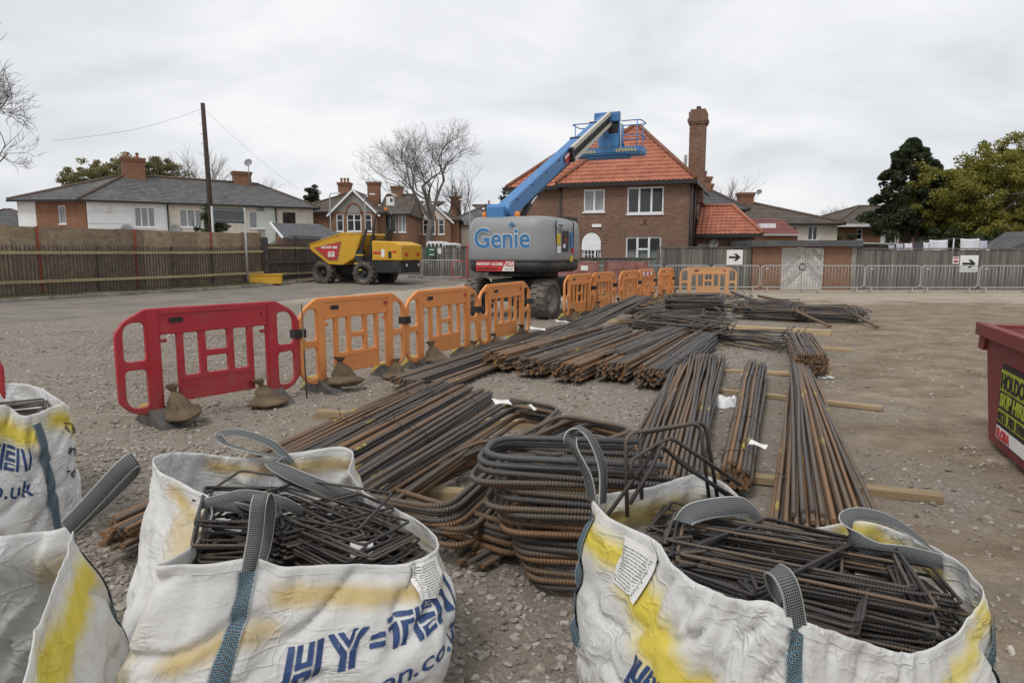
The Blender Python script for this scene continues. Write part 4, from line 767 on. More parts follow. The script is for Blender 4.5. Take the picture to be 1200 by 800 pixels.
for sgn, xa, xb in ((1, dx0, (dx0+dx1)/2), (-1, (dx0+dx1)/2, dx1)):
    do = MB().box((xa+.01, .1, 0.02), (xb-.01, .12, 1.8)).build('door', W['white_door_wood'], gr); fw = .07
    MB().box((xa+.01, .05, .02), (xa+.01+fw, .098, 1.8)).box((xb-.01-fw, .05, .02), (xb-.01, .098, 1.8)).box((xa+.02+fw, .05, .02), (xb-.02-fw, .098, .1)).box((xa+.02+fw, .05, 1.72), (xb-.02-fw, .098, 1.8)).build('door_frame', W['white_door_wood'], do)
    wd_ = xb-xa-.02-2*fw; nb = 17
    for i in range(nb):                                    # diagonal boards clipped to the leaf
        b0_, b1_ = -wd_+(1.62+wd_)*i/nb, -wd_+(1.62+wd_)*(i+1)/nb-.008; pts = []
        poly = [(0, b0_), (wd_, b0_+wd_), (wd_, b1_+wd_), (0, b1_)]
        for lim, s_ in ((0.0, 1), (1.62, -1)):
            np_ = []
            for k in range(len(poly)):
                p, q_ = poly[k], poly[(k+1) % len(poly)]; ip, iq = (p[1]-lim)*s_ >= 0, (q_[1]-lim)*s_ >= 0
                if ip: np_.append(p)
                if ip != iq: tt_ = (lim-p[1])/(q_[1]-p[1]); np_.append((p[0]+tt_*(q_[0]-p[0]), lim))
            poly = np_
            if not poly: break
        if len(poly) < 3: continue
        if sgn < 0: poly = [(wd_-x, z) for x, z in poly]
        MB().prism([(xa+.01+fw+x, .1+z) for x, z in poly], .06+random.uniform(0, .012), .099).build('plank', W['white_door_wood'], do)
MB().lathe([(.13, -.02), (.15, 0), (.13, .02), (.11, 0), (.13, -.02)], 20, Matrix.Translation(((dx0+dx1)/2, .03, 1.0)) @ Matrix.Rotation(R(90), 4, 'X')).build('chain_ring', W['sign_black'], gr)
bd = MB().box((0.002, 0, 0), (.146, .022, 1)).mesh('board', W['fence_board'])
def board_fence(xa, xb, Y, h0, h1, label, z=0.0, capm='fence_board', dY=0.0):
    r = empty('board_fence', (xa, Y, z), math.atan2(dY, xb-xa), label, 'fence'); L = math.hypot(xb-xa, dY); n = int(L/.15)
    for i in range(n):
        o = link_obj('board', bd, r); o.location = (i*.15, random.uniform(0, .014), -.05); o.scale = (1, 1, h0+(h1-h0)*i/n+random.uniform(-.012, .012)); o.rotation_euler = (0, random.uniform(-.006, .006), 0)
    MB().beam((0, -.0, h0), (L, -.0, h1), .08, .05).build('capping', W[capm], r)
    for z_ in (.4, 1.3): MB().box((0, .04, z_), (L, .08, z_+.08)).build('rail', W['fence_board'], r)
    return r
board_fence(gx1, gx1+14.5, YF, 1.78, 1.74, 'grey board fence at the right under the washing line')
board_fence(at_px(770, YF).x, gx0, YF, 1.84, 1.82, 'grey board fence between the large brick house and the garage')
board_fence(at_px(672, YF).x, at_px(770, YF).x, YF+.15, 1.38, 1.36, 'low grey board fence in front of the large brick house')
board_fence(at_px(477, 37.5).x, at_px(672, 37.5).x, 37.5, 1.72, 1.65, 'grey board fence behind the dumper and the boom lift', .24)
# ------------------------------------------------------------------ plastic pedestrian barriers
def rrect(x0, z0, x1, z1, r=.03, cut=()):                 # rounded rectangle, listed corners chamfered wide
    P = []; rr = {k: r for k in range(4)}
    for k, v_ in cut: rr[k] = v_
    for k, (x, z, a0) in enumerate(((x1, z0, -90), (x1, z1, 0), (x0, z1, 90), (x0, z0, 180))):
        q = min(rr[k], (x1-x0)*.49, (z1-z0)*.49); cx_, cz_ = x+(-q if x == x1 else q), z+(q if z == z0 else -q)
        for i in range(5): a = R(a0+90*i/4); P.append((cx_+q*math.cos(a), cz_+q*math.sin(a)))
    return P
def flat_curve(loops, ext, bev, name):
    c = bpy.data.curves.new(name, 'CURVE'); c.dimensions = '2D'; c.fill_mode = 'BOTH'; c.extrude = ext; c.bevel_depth = bev; c.bevel_resolution = 2
    for L in loops:
        s = c.splines.new('POLY'); s.points.add(len(L)-1); s.use_cyclic_u = True
        for p, q in zip(s.points, L): p.co = (q[0], q[1], 0, 1)
    o = bpy.data.objects.new(name, c); col.objects.link(o); me = bpy.data.meshes.new_from_object(o.evaluated_get(bpy.context.evaluated_depsgraph_get()))
    bpy.data.objects.remove(o); bpy.data.curves.remove(c); me.transform(Matrix.Rotation(R(90), 4, 'X')); return me
LB = 1.96
outer = [(.10, .10), (.24, .06), (.40, .06), (.40, .775), (.575, .775), (.575, .14), (1.385, .14), (1.385, .775), (1.56, .775), (1.56, .06), (1.72, .06), (1.86, .10), (1.96, .20), (1.96, .80), (1.88, .90), (1.68, 1.0), (.28, 1.0), (.08, .90), (0, .80), (0, .20)]
outer = [(p.x, p.y) for p in fillet([(a, b, 0) for a, b in outer], .035, 3, True)]
holes_ = [rrect(.055, .54, .275, .90, .05, [(2, .15)]), rrect(.055, .12, .275, .48, .05, [(3, .12)]), rrect(LB-.275, .54, LB-.055, .90, .05, [(1, .15)]), rrect(LB-.275, .12, LB-.055, .48, .05, [(0, .12)]),
          rrect(.625, .36, .80, .775, .03), rrect(.855, .575, 1.105, .775, .03), rrect(.855, .36, 1.105, .535, .03), rrect(1.16, .36, 1.335, .775, .03)]
panel_me = flat_curve([outer]+holes_, .012, .009, 'panel')
trim = MB().box((.285, -.03, .07), (.385, .03, .985)).box((LB-.385, -.03, .07), (LB-.285, .03, .985)).box((.40, -.032, .955), (LB-.40, .032, .995)).box((.40, -.027, .775), (LB-.40, .027, .80)).box((.575, -.027, .325), (LB-.575, .027, .345)).box((.575, -.03, .135), (LB-.575, .03, .16)).mesh('rib')
peg = MB().cyl((.40, 0, .71), (.47, 0, .71), .017, n=10).cyl((LB-.47, 0, .71), (LB-.40, 0, .71), .017, n=10).mesh('peg')
foot_me = MB().prism([(-.28, 0), (.30, 0), (.26, .035), (.02, .155), (-.06, .155)], -.09, .09, Matrix.Rotation(R(-90), 4, 'Z')).mesh('foot', W['rubber_foot'])
foot_ye = MB().prism([(-.16, 0), (.17, 0), (.15, .03), (.05, .17), (-.03, .17)], -.075, .075, Matrix.Rotation(R(90), 4, 'Z')).mesh('foot_shoe', W['foot_yellow'])
coupl = MB().box((-.075, -.05, .60), (.075, .05, .69)).mesh('coupling', W['black_plastic'])
bag_mes = []
def sandbag_mesh(seed, tall):                              # half filled hessian sack, slumped, pleated up to a tied peak that leans over
    rg = random.Random(seed); off = V(rg.uniform(0, 99), rg.uniform(0, 99), 0); H_ = .32 if tall else .26; dr = seed*2.1
    def fn(u, v_):
        a = 2*math.pi*u; t = v_; q = min(1, t/.86)
        rad = (.80+.55*math.sin(math.pi*min(1, q*1.9)))/1.35*(1-q**3.4)+.12 if t < .86 else .10+.22*(t-.86)/.14
        pl = q**1.2; fold = 1+.16*pl*math.sin(a*7+seed)+.07*pl*math.sin(a*15+2*seed)+.06*math.sin(a*3+seed)
        z = H_*(t-.12*math.sin(math.pi*t)); x = .20*rad*math.cos(a)*fold; y = .145*rad*math.sin(a)*fold; p = V(x*7, y*7, z*7)+off
        nn = .024*mnoise.noise(p)+.011*mnoise.noise(p*2.6); sl = .17*max(0, t-.3)**1.5
        return V(x*(1+nn*5)+sl*math.cos(dr), y*(1+nn*5)+sl*math.sin(dr), max(0, z+nn*.7))
    return MB().grid(fn, 56, 30, True).mesh('sandbag', W['sandbag'])
for i in range(5): bag_mes.append(sandbag_mesh(i, i % 2 == 0))
def barrier(p0, p1, mat, label, group, cpl=True, bags=(1, 1), mud=None):
    d = V(p1[0]-p0[0], p1[1]-p0[1], 0); L = d.length; z = .045
    r = empty('plastic_barrier', (p0[0], p0[1], z), math.atan2(d.y, d.x), label, 'barrier', group); r.scale = (L/1.985, 1, 1.035)
    for nm, me_ in (('panel', panel_me), ('rib', trim), ('peg', peg)):
        me2 = me_.copy(); me2.materials.clear(); me2.materials.append(W[mat]); link_obj(nm, me2, r)
    for k, x in enumerate((.335, LB-.335)):
        o = link_obj('foot', foot_me, r); o.location = (x, 0.02, -z); o = link_obj('foot_shoe', foot_ye, r); o.location = (x-.01, .12, -z+.002)
    for sx_, sw_ in ((.50, .13), (1.5, .05)): MB().box((sx_, -.0345, .87), (sx_+sw_, -.0325, .915)).build('sticker', W['sign_black' if sw_ > .1 else 'barrier_red'], r)
    if cpl: link_obj('coupling', coupl, r).location = (LB+.01, 0, 0)
    return r
def sandbag(p, label, k, rz, group=None, sc_=1.0, tilt=0.0):
    o = link_obj('sandbag', bag_mes[k % 5]); o.location = p; o.rotation_euler = (tilt, 0, rz); o.scale = (sc_, sc_, sc_*(.85+.3*((k*37) % 5)/5)); return tag(o, label, 'sandbag', group)
PB = [(-3.55, 6.05), (-2.36, 7.52), (-1.42, 9.05), (-.53, 10.8), (.33, 12.65)]
labs = ['dark red plastic barrier with hollow frame at the near end of the row', 'orange plastic barrier joined to the red one', 'second orange barrier from the red one, left of the lift', 'orange plastic barrier directly in front of the boom lift wheels']
where = ['at the left foot of the red barrier', 'at the right foot of the red barrier', 'at the left foot of the orange barrier next to the red one', 'at the right foot of the orange barrier next to the red one', 'at the left foot of the second orange barrier', 'at the right foot of the second orange barrier', 'at the left foot of the orange barrier in front of the lift', 'at the right foot of the orange barrier in front of the lift']
for i in range(4):
    a, b = PB[i], PB[i+1]; barrier(a, b, 'barrier_red' if i == 0 else 'barrier_orange', labs[i], 'plastic barriers in a row', cpl=True)
    d = V(b[0]-a[0], b[1]-a[1], 0).normalized(); nrm = V(d.y, -d.x, 0)
    for k, s in enumerate((.48, 1.42)): p = V(*a, 0)+d*s+nrm*(.16 if k == 0 else .13); sandbag((p.x, p.y, .05 if k == 0 else 0.0), 'brown hessian sandbag '+where[i*2+k], i*2+k, random.uniform(0, 3), 'sandbags on the barrier feet', 1.12 if i == 0 else 1.0, -.15 if k == 0 else 0)
barrier((-5.1, 3.75), (-3.32, 4.42), 'barrier_red', 'red plastic barrier cut off by the left edge of the picture', 'plastic barriers in a row', cpl=False)
Q0, Q5 = V(1.15, 15.8), V(5.62, 24.0)
ql = ['orange barrier nearest the boom lift tyre in the far row', 'second orange barrier of the far row beyond the boom lift', 'middle orange barrier of the far row beyond the boom lift', 'orange barrier with a red and white strip in the far row', 'last orange barrier before the row turns the corner']
for i in range(5):
    a, b = Q0.lerp(Q5, i/5), Q0.lerp(Q5, (i+.99)/5); jit = V(.05*(-1)**i, 0); r = barrier(a+jit, b+jit, 'barrier_orange', ql[i], 'plastic barriers in the far row')
    if i == 3: [MB().box((.5+.2*k, -.036, .82), (.7+.2*k, -.0335, .94)).build('reflective_strip', W['sign_red' if k % 2 else 'sign_white'], r) for k in range(5)]
    d = (b-a).normalized(); nrm = V(d.y, -d.x)
    for k, s in enumerate((.40, 1.5)): p = a+d*s+nrm*.22; sandbag((p.x, p.y, 0), 'sandbag at the %s foot of the %s barrier of the far row' % (('near', 'far')[k], ('first', 'second', 'third', 'fourth', 'last')[i]), i*2+k+1, random.uniform(0, 3), 'sandbags along the far row', 1.15)
barrier((5.95, 24.3), (7.95, 24.15), 'barrier_faded', 'faded orange barrier standing alone across the end of the far row', 'plastic barriers in the far row', cpl=False)
pin = tag(MB().cyl((-2.27, 7.42, -.1), (-2.28, 7.38, 1.05), .009, n=6).build('steel_pin', W['steel_rusty']), 'thin rusty steel pin between the red and the first orange barrier', 'pin')
# ------------------------------------------------------------------ galvanised crowd barriers
def crowd_proto():
    r = empty('crowd_barrier'); L = 2.12
    MB().tube(fillet([(0, 0, .22), (L, 0, .22), (L, 0, 1.08), (0, 0, 1.08)], .14, 5, True), .021, 8, True).build('frame', W['galvanised'], r)
    b_ = MB().cyl((0, 0, .23), (0, 0, 1.07), .0075, n=6).mesh('upright', W['galvanised'])
    for i in range(15): link_obj('upright', b_, r).location = (.135*(i+.72), 0, 0)
    for x in (.28, L-.28): MB().tube([(x, 0, .22), (x, -.02, .1), (x+.03, -.16, .015)], .018, 6).tube([(x, 0, .12), (x-.03, .2, .015)], .018, 6).build('foot', W['galvanised'], r)
    MB().box((.18, -.012, .93), (.30, .012, 1.0)).build('plate', W['galvanised'], r)
    return r
proto = crowd_proto(); first = True
YB = 27.6; edges = [675, 724, 779, 834, 892, 952, 1013, 1080, 1148]
cl = ['crowd barrier half hidden behind the red wrapped pallets', 'crowd barrier in front of the low fence, right of the pallets', 'crowd barrier behind the far orange barriers', 'crowd barrier below the left arrow sign', 'crowd barrier in front of the garage doors', 'crowd barrier in front of the right half of the garage', 'crowd barrier first to the right of the garage', 'crowd barrier carrying the right arrow sign', 'crowd barrier at the right edge of the picture']
for i, px in enumerate(edges):
    o = proto if first else copy_tree(proto); first = False; p = at_px(px+2, YB-.004*(px-800)*.3); o.location = (p.x, p.y+random.uniform(-.06, .06)-(.12 if i in (5,) else 0), .0); o.rotation_euler = (0, 0, random.uniform(-.04, .03)); nx_ = at_px((edges+[1212])[i+1], YB).x-p.x
    o.scale = (max(.7, min(1.05, (nx_-.05)/2.12)), 1, 1); tag(o, 'galvanised '+cl[i], 'crowd barrier', 'galvanised crowd barriers in a line')
for px, Y, lb_ in ((494, 35.2, 'galvanised crowd barrier under the green notice by the dumper'), (449, 36.2, 'galvanised crowd barrier partly hidden behind the dumper')):
    o = copy_tree(proto); p = at_px(px, Y); o.location = (p.x, Y, gh(p.x, Y)); o.scale = (.95, 1, 1); o.rotation_euler = (0, 0, .0); tag(o, lb_, 'crowd barrier', 'galvanised crowd barriers in a line')
p = at_px(530, 35.0); rz_ = gh(p.x, 35); rb = empty('red_frame', (p.x, 35, rz_), 0, 'thin red tubular frame by the fence left of the boom lift', 'frame')
MB().tube(fillet([(0, 0, .2), (.75, 0, .2), (.75, 0, 1.05), (0, 0, 1.05)], .08, 4, True), .022, 8, True).build('frame', W['red_tube'], rb); MB().cyl((.78, 0, 0), (.78, 0, 2.0), .025, n=8).build('post', W['red_tube'], rb)
# arrow signs and small notices
def arrow_sign(px, py, Y, wd, label):
    c = D(px, py, Y); r = empty('arrow_sign', c, 0, label, 'sign'); MB().cbox((0, 0, 0), (wd, .012, wd*.92)).build('plate', W['sign_white'], r); s = wd/2
    MB().prism([(x*s, z*s) for x, z in ((-.74, -.13), (.18, -.13), (-.14, -.45), (.22, -.45), (.74, 0), (.22, .45), (-.14, .45), (.18, .13), (-.74, .13))], -.011, -.0065).build('arrow', W['sign_black'], r)
arrow_sign(861, 301.5, 27.45, .64, 'white sign with black right arrow beside the garage'); arrow_sign(1135.5, 309, 27.35, .72, 'white sign with black right arrow on the crowd barriers at right')
c = D(1120, 305, YF-.02); r = empty('notice', c, 0, 'small white and red notice on the fence by the right arrow sign', 'sign'); MB().cbox((0, 0, 0), (.27, .012, .3)).build('plate', W['sign_white'], r); MB().cbox((0, -.008, .09), (.2, .004, .06)).build('print', W['sign_red'], r); MB().cbox((0, -.008, -.05), (.2, .004, .1)).build('print', W['barrier_red'], r)
for k, z in enumerate((0, -.27)):
    c = D(504.5, 292.5, 37.3)+V(0, 0, z); r = empty('green_notice', c, 0, ('upper', 'lower')[k]+' of two dark green notices on the fence behind the dumper', 'sign'); MB().cbox((0, 0, 0), (.46, .015, .22)).build('plate', W['sign_green'], r); MB().cbox((.06, -.01, .0), (.26, .004, .05)).build('print', W['sign_white'], r)
c = D(515, 294, 37.3); r = empty('notice', c, 0, 'white paper notice on the fence right of the green notices', 'sign'); MB().cbox((0, 0, 0), (.17, .01, .3)).build('plate', W['sign_white'], r)
# ------------------------------------------------------------------ self propelled boom lift
def tread_wheel(parent, c, axis_, r, wd, lugs, tmat='tyre', rim='lift_grey', lug_h=.05, hub=.58):
    ax = V(*axis_).normalized(); q = V(0, 0, 1).rotation_difference(ax).to_matrix().to_4x4(); m_ = Matrix.Translation(c) @ q; h = wd/2
    ty = MB().lathe([(r*hub, -h*.92), (r*.75, -h*1.0), (r*.93, -h*.94), (r-lug_h, -h*.8), (r-lug_h, h*.8), (r*.93, h*.94), (r*.75, h), (r*hub, h*.92), (r*hub, -h*.92)], 40, m_); w_ = ty.build('wheel', W[tmat], parent)
    lm = MB()
    for i in range(lugs):
        for sd in (-1, 1):
            a = 2*math.pi*(i+.5*(sd > 0))/lugs; rr_ = Matrix.Rotation(a, 4, 'Z'); da = 2*math.pi/lugs*.62; k = len(lm.v)
            for zz in (0, 1):
                z0_, z1_ = (-.06*h*sd, .96*h*sd)
                for rr, zt, aa in ((r-lug_h-.01, z0_, 0), (r-lug_h-.01, z1_, da*.4), (r-lug_h-.01, z1_, da*1.4), (r-lug_h-.01, z0_, da)):
                    ro_ = rr+(lug_h+.01 if zz else 0)*(1 if abs(zt) < .5*h else .88); lm.v.append(tuple(m_ @ (Matrix.Rotation(a+aa, 4, 'Z') @ V(ro_, 0, zt))))
            for q_ in ((4,5,6,7),(0,1,5,4),(1,2,6,5),(2,3,7,6),(3,0,4,7)): lm.face([k+j for j in q_])
    tag(lm.build('tread', W[tmat], w_), kind='stuff')
    MB().lathe([(r*hub+.005, -h*.9), (r*hub-.03, -h*.8), (r*.42, -h*.35), (r*.3, -h*.3), (.001, -h*.25), (.001, h*.25), (r*.3, h*.3), (r*.42, h*.35), (r*hub-.03, h*.8), (r*hub+.005, h*.9)], 32, m_).build('rim', W[rim], w_)
    hb_ = MB().lathe([(.001, h*.62), (r*.2, h*.6), (r*.22, h*.3), (.001, h*.25)], 20, m_)
    for i in range(8): a = 2*math.pi*i/8; hb_.cyl(m_ @ V(r*.31*math.cos(a), r*.31*math.sin(a), h*.27), m_ @ V(r*.31*math.cos(a), r*.31*math.sin(a), h*.37), .02, n=6)
    hb_.build('hub', W[rim], w_)
    return w_
LT = V(.60, 18.15, 0); LA = R(66); CA = R(60)-LA
lift = empty('boom_lift', LT, LA, 'grey and blue boom lift with raised basket parked behind the orange barriers', 'boom lift')
cm = Matrix.Rotation(CA, 4, 'Z')
def cp(x, y, z): return cm @ V(x, y, z)
for x in (-1.25, 1.1):
    for y in (-.96, .96): ax = cm @ V(0, -1 if y < 0 else 1, 0); tread_wheel(lift, cp(x, y, .485), ax, .485, .42, 18, 'tyre_grey', 'lift_grey', .035, .60)
MB().box((-1.5, -.42, .42), (1.5, .42, .95), cm).box((-1.45, -.8, .40), (-1.05, .8, .6), cm).box((1.05, -.8, .4), (1.45, .8, .6), cm).build('chassis', W['lift_black'], lift, bevel=.02)
MB().cyl((0, 0, .95), (0, 0, 1.16), .62, n=28).build('slew_ring', W['lift_black'], lift); MB().cyl((-.9, .0, 1.03), (-.9, 0, 1.13), .85, .8, n=32).build('turntable_tray', W['lift_black'], lift)
def rr_loop(x0, x1, y, rr_r, rf, ins, n=7):
    P = []
    for cx_, cy_, a0, q in ((x1-rf, -y+rf, -90, rf), (x1-rf, y-rf, 0, rf), (x0+rr_r, y-rr_r, 90, rr_r), (x0+rr_r, -y+rr_r, 180, rr_r)):
        for i in range(n+1): a = R(a0+90*i/n); P.append((cx_+(q-ins)*math.cos(a), cy_+(q-ins)*math.sin(a)))
    return P
def loft(layers, name, mat, parent, sm=True):
    mb = MB(); N = len(layers[0][0])
    for lp, z in layers: mb.v += [(x, y, z) for x, y in lp]
    for k in range(len(layers)-1):
        for i in range(N): j = (i+1) % N; mb.face((k*N+i, k*N+j, (k+1)*N+j, (k+1)*N+i), None, sm)
    mb.face([i for i in reversed(range(N))]); mb.face([(len(layers)-1)*N+i for i in range(N)]); return mb.build(name, W[mat], parent)
lp = lambda ins, x1=.55: rr_loop(-1.95, x1, 1.14, .5, .3, ins)
loft([(lp(.02), 1.40), (lp(-.01), 1.46), (lp(0), 1.7), (lp(.02), 2.15), (lp(.06), 2.33), (lp(.13), 2.42), (lp(.24), 2.455)], 'engine_cover', 'lift_grey', lift)
loft([(lp(.16), 1.12), (lp(.05), 1.18), (lp(.035), 1.399)], 'lower_skirt', 'lift_black', lift)
MB().box((-1.46, -1.146, 1.42), (-1.445, -1.12, 2.36)).box((-.2, -1.146, 1.42), (-.185, -1.12, 2.36)).build('panel_gap', W['lift_black'], lift)
MB().box((-1.1, -1.16, 1.62), (-.62, -1.12, 2.12)).build('control_panel', W['lift_black'], lift); MB().box((-1.16, -1.152, 1.58), (-.56, -1.115, 2.16)).build('control_bezel', W['post_grey'], lift)
for x, z, a, b, mt in ((-1.32, 1.92, .2, .26, 'sign_yellow'), (-1.3, 1.68, .2, .18, 'sign_white'), (-.86, 1.9, .1, .1, 'sign_red'), (-.4, 1.9, .16, .4, 'logo_blue'), (-.3, 1.66, .16, .14, 'sign_red'), (-.4, 1.45, .18, .14, 'sign_yellow'), (-.95, 1.76, .14, .1, 'sign_white')): MB().box((x-a/2, -1.168, z-b/2), (x+a/2, -1.135, z+b/2)).build('decal', W[mt], lift)
xr = -1.957
GN = lambda y, z, x=xr: frame((x, y, z), (0, -1, 0), (0, 0, 1))
text('Genie', .66, W['sign_white'], lift, GN(.80, 1.72, xr-.001), bold=.030, extrude=.002, sx=.93, name='logo_outline'); text('Genie', .66, W['logo_blue'], lift, GN(.80, 1.72, xr-.006), bold=.015, extrude=.003, sx=.93, name='logo')
MB().prism([(-.09, 0), (.09, 0), (0, .09)], 0, .012, frame((xr-.001, -.205, 2.235), (0, -1, 0), (0, 1e-6, 0) if 0 else (1, 0, 0)) @ Matrix.Rotation(0, 4, 'X')).build('logo_hat', W['logo_blue'], lift)
sg = MB().box((xr-.0, -.27, 1.16), (xr+.03, .74, 1.40)).build('hire_sign', W['sign_red'], lift); MB().prism([(.69, .005), (1.005, .005), (1.005, .235), (.79, .235)], 0, .002, Matrix(((0, 1, 0, xr-.003), (-1, 0, 0, .74), (0, 0, 1, 1.16), (0, 0, 0, 1)))).build('white_corner', W['sign_white'], sg)
MB().prism([(.765, .11), (.985, .11), (.985, .225), (.765, .225)], 0, .002, Matrix(((0, 1, 0, xr-.006), (-1, 0, 0, .74), (0, 0, 1, 1.16), (0, 0, 0, 1)))).build('logo_box', W['sign_red'], sg)
text('INSTANT ACCESS', .088, W['sign_white'], sg, GN(.72, 1.30, xr-.004), bold=.003); text('www.cwplant.co.uk', .065, W['sign_black'], sg, GN(.70, 1.20, xr-.004), bold=.0015); text('CW', .12, W['sign_white'], sg, GN(-.035, 1.285, xr-.009), bold=.004); text('PLANT HIRE', .038, W['sign_black'], sg, GN(-.03, 1.2, xr-.006))
MB().box((-1.42, -1.158, 2.2), (-.98, -1.12, 2.30)).build('fleet_plate', W['sign_white'], lift); text('CW22662', .09, W['sign_black'], lift, frame((-1.40, -1.160, 2.215), (1, 0, 0), (0, 0, 1)), bold=.002)
# boom
BP = V(-1.25, .33, 2.58); el = math.atan2(3.75, 8.6); bdv = V(math.cos(el), 0, math.sin(el)); BLn = math.hypot(3.75, 8.6); upv = V(-math.sin(el), 0, math.cos(el))
MB().beam(BP-bdv*.35, BP+bdv*BLn*.64, .31, .41).build('outer_boom', W['lift_blue'], lift, bevel=.03); MB().beam(BP+bdv*BLn*.64, BP+bdv*BLn*.86, .25, .33).build('middle_boom', W['lift_blue'], lift, bevel=.02); MB().beam(BP+bdv*BLn*.86, BP+bdv*BLn, .2, .28).build('inner_boom', W['lift_blue'], lift, bevel=.02)
MB().box((-1.75, .1, 2.42), (-1.15, .56, 2.70)).cyl((-1.45, .02, 2.62), (-1.45, .64, 2.62), .16, n=20).build('boom_pivot', W['lift_blue'], lift, bevel=.02)
for y in (.72, -.15): MB().lathe([(.07, 2.45), (.075, 2.5), (.06, 2.58), (.001, 2.59)], 14, Matrix.Translation((-1.5, y, 0))).build('beacon', W['orange_lens'], lift)
c0_ = V(-.2, .33, 2.48); c1_ = BP+bdv*2.5-upv*.28; MB().cyl(c0_, c0_.lerp(c1_, .45), .085, n=16).build('lift_cylinder', W['lift_black'], lift); MB().cyl(c0_.lerp(c1_, .45), c1_, .05, n=14).build('cylinder_rod', W['chrome'], lift); MB().beam(c1_-bdv*.25-upv*.0, c1_+bdv*.3+upv*.06, .2, .14).build('cylinder_bracket', W['lift_black'], lift)
for y, hh in ((-.23, .17), (-.23, -.17)):
    a_ = BP+bdv*BLn*.52+V(0, y, 0)+upv*hh; MB().beam(a_, BP+bdv*BLn*.985+V(0, y, 0)+upv*hh, .1, .12).build('cable_tray', W['cream'], lift)
lk = MB().box((-.05, -.04, -.10), (.05, .03, .10)).mesh('track_link', W['lift_black'])
for i in range(26):
    o = link_obj('track_link', lk, lift); o.location = BP+bdv*BLn*(.53+.0172*i)+V(0, -.23, 0); o.rotation_euler = (0, -el, 0)
MB().beam(BP+bdv*BLn*.515+V(0, -.235, 0)-upv*.2, BP+bdv*BLn*.515+V(0, -.235, 0)+upv*.22, .13, .16).build('tray_end', W['lift_black'], lift)
MB().box((0, -.012, -.12), (.55, .0, .12), Matrix.Translation(BP+bdv*BLn*.46+V(0, -.175, 0)) @ Matrix.Rotation(-el, 4, 'Y')).build('warning_label', W['sign_red'], lift); MB().box((0, -.014, .02), (.5, -.012, .1), Matrix.Translation(BP+bdv*BLn*.462+V(0, -.175, 0)) @ Matrix.Rotation(-el, 4, 'Y')).build('label_text', W['sign_white'], lift)
for hy, hz_, hr in ((-.12, -.235, .018), (-.06, -.24, .014), (.05, -.238, .016)): MB().tube([BP+bdv*BLn*k_/10+V(0, hy+.01*math.sin(k_*2), 0)+upv*(hz_-.015*math.sin(k_*1.7)) for k_ in range(1, 7)], hr, 6).build('hydraulic_hose', W['black_plastic'], lift)
for k_ in (.635, .855): MB().beam(BP+bdv*BLn*k_, BP+bdv*BLn*(k_+.012), .36 if k_ < .7 else .30, .46 if k_ < .7 else .38).build('wear_collar', W['lift_black'], lift)
for k_ in range(5): MB().cyl(BP+bdv*(.6+1.1*k_)+V(0, -.15, 0)+upv*.12, BP+bdv*(.6+1.1*k_)+V(0, -.175, 0)+upv*.12, .025, n=8).build('bolt', W['lift_black'], lift)
for x_ in (-1.9, -1.2, -.5): MB().tube(fillet([(x_+.05, .75, 2.44), (x_+.05, .75, 2.52), (x_+.3, .75, 2.52), (x_+.3, .75, 2.44)], .03, 3), .012, 6).build('grab_handle', W['lift_black'], lift) if x_ > -1.5 else None
MB().box((-.15, -1.02, 2.38), (.45, -.2, 2.50)).build('tray_cover', W['lift_black'], lift)
# head, jib and basket; basket stands across the boom end
HD = BP+bdv*BLn; fz = 5.05; bx0, bx1, by0, by1 = HD.x-.05, HD.x+.85, HD.y-1.3, HD.y+1.2
MB().beam(HD, HD+V(.15, -.15, -.95), .2, .26).beam(HD+V(0, -.1, -.2), HD+V(.25, -.55, -1.05), .1, .14).build('jib', W['lift_blue'], lift); MB().cyl(HD+V(.05, -.25, .05), HD+V(.3, -.62, -1.0), .05, n=12).build('jib_cylinder', W['lift_blue'], lift)
MB().beam(HD+V(-.35, -.06, -.35), HD+V(.1, -.25, -1.0), .07, .07).build('jib_link', W['lift_blue'], lift); MB().box((HD.x-.02, HD.y-.6, fz+.05), (HD.x+.2, HD.y-.26, fz+1.05)).build('basket_mount', W['lift_blue'], lift)
fl = MB().box((bx0, by0, fz), (bx1, by1, fz+.06)).box((bx0-.03, by0, fz+.06), (bx0, by1, fz+.24)).box((bx1, by0, fz+.06), (bx1+.03, by1, fz+.24)).box((bx0, by0-.03, fz+.06), (bx1, by0, fz+.24)).box((bx0, by1, fz+.06), (bx1, by1+.03, fz+.24)).box((bx0+.1, by0+.5, fz-.09), (bx1-.2, by1-.5, fz)).build('basket_floor', W['lift_blue'], lift)
for s_ in (0, 1):
    for k in range(7):
        y = (by0+.12+k*.11) if s_ == 0 else (by1-.9+k*.11); MB().prism([(0, 0), (.055, 0), (.1, .1), (.045, .1)], 0, .004, Matrix(((0, 1, 0, bx0-.036), (1, 0, 0, y), (0, 0, 1, fz+.07), (0, 0, 0, 1)))).build('hazard_stripe', W['sign_yellow'], fl)
rl = MB(); 
for z in (1.12, .62): rl.tube(fillet([(bx0, by0, fz+z), (bx1, by0, fz+z), (bx1, by1, fz+z), (bx0, by1, fz+z)], .12, 4, True), .02, 8, True)
rl.build('guard_rail', W['lift_blue'], lift)
for x, y in ((bx0, by0+.12), (bx0, by0+.75), (bx0, by1-.12), (bx1, by0+.12), (bx1, by0+.85), (bx1, by1-.85), (bx1, by1-.12)): MB().cyl((x, y, fz+.05), (x, y, fz+1.12), .018, n=8).build('rail_post', W['lift_blue'], lift)
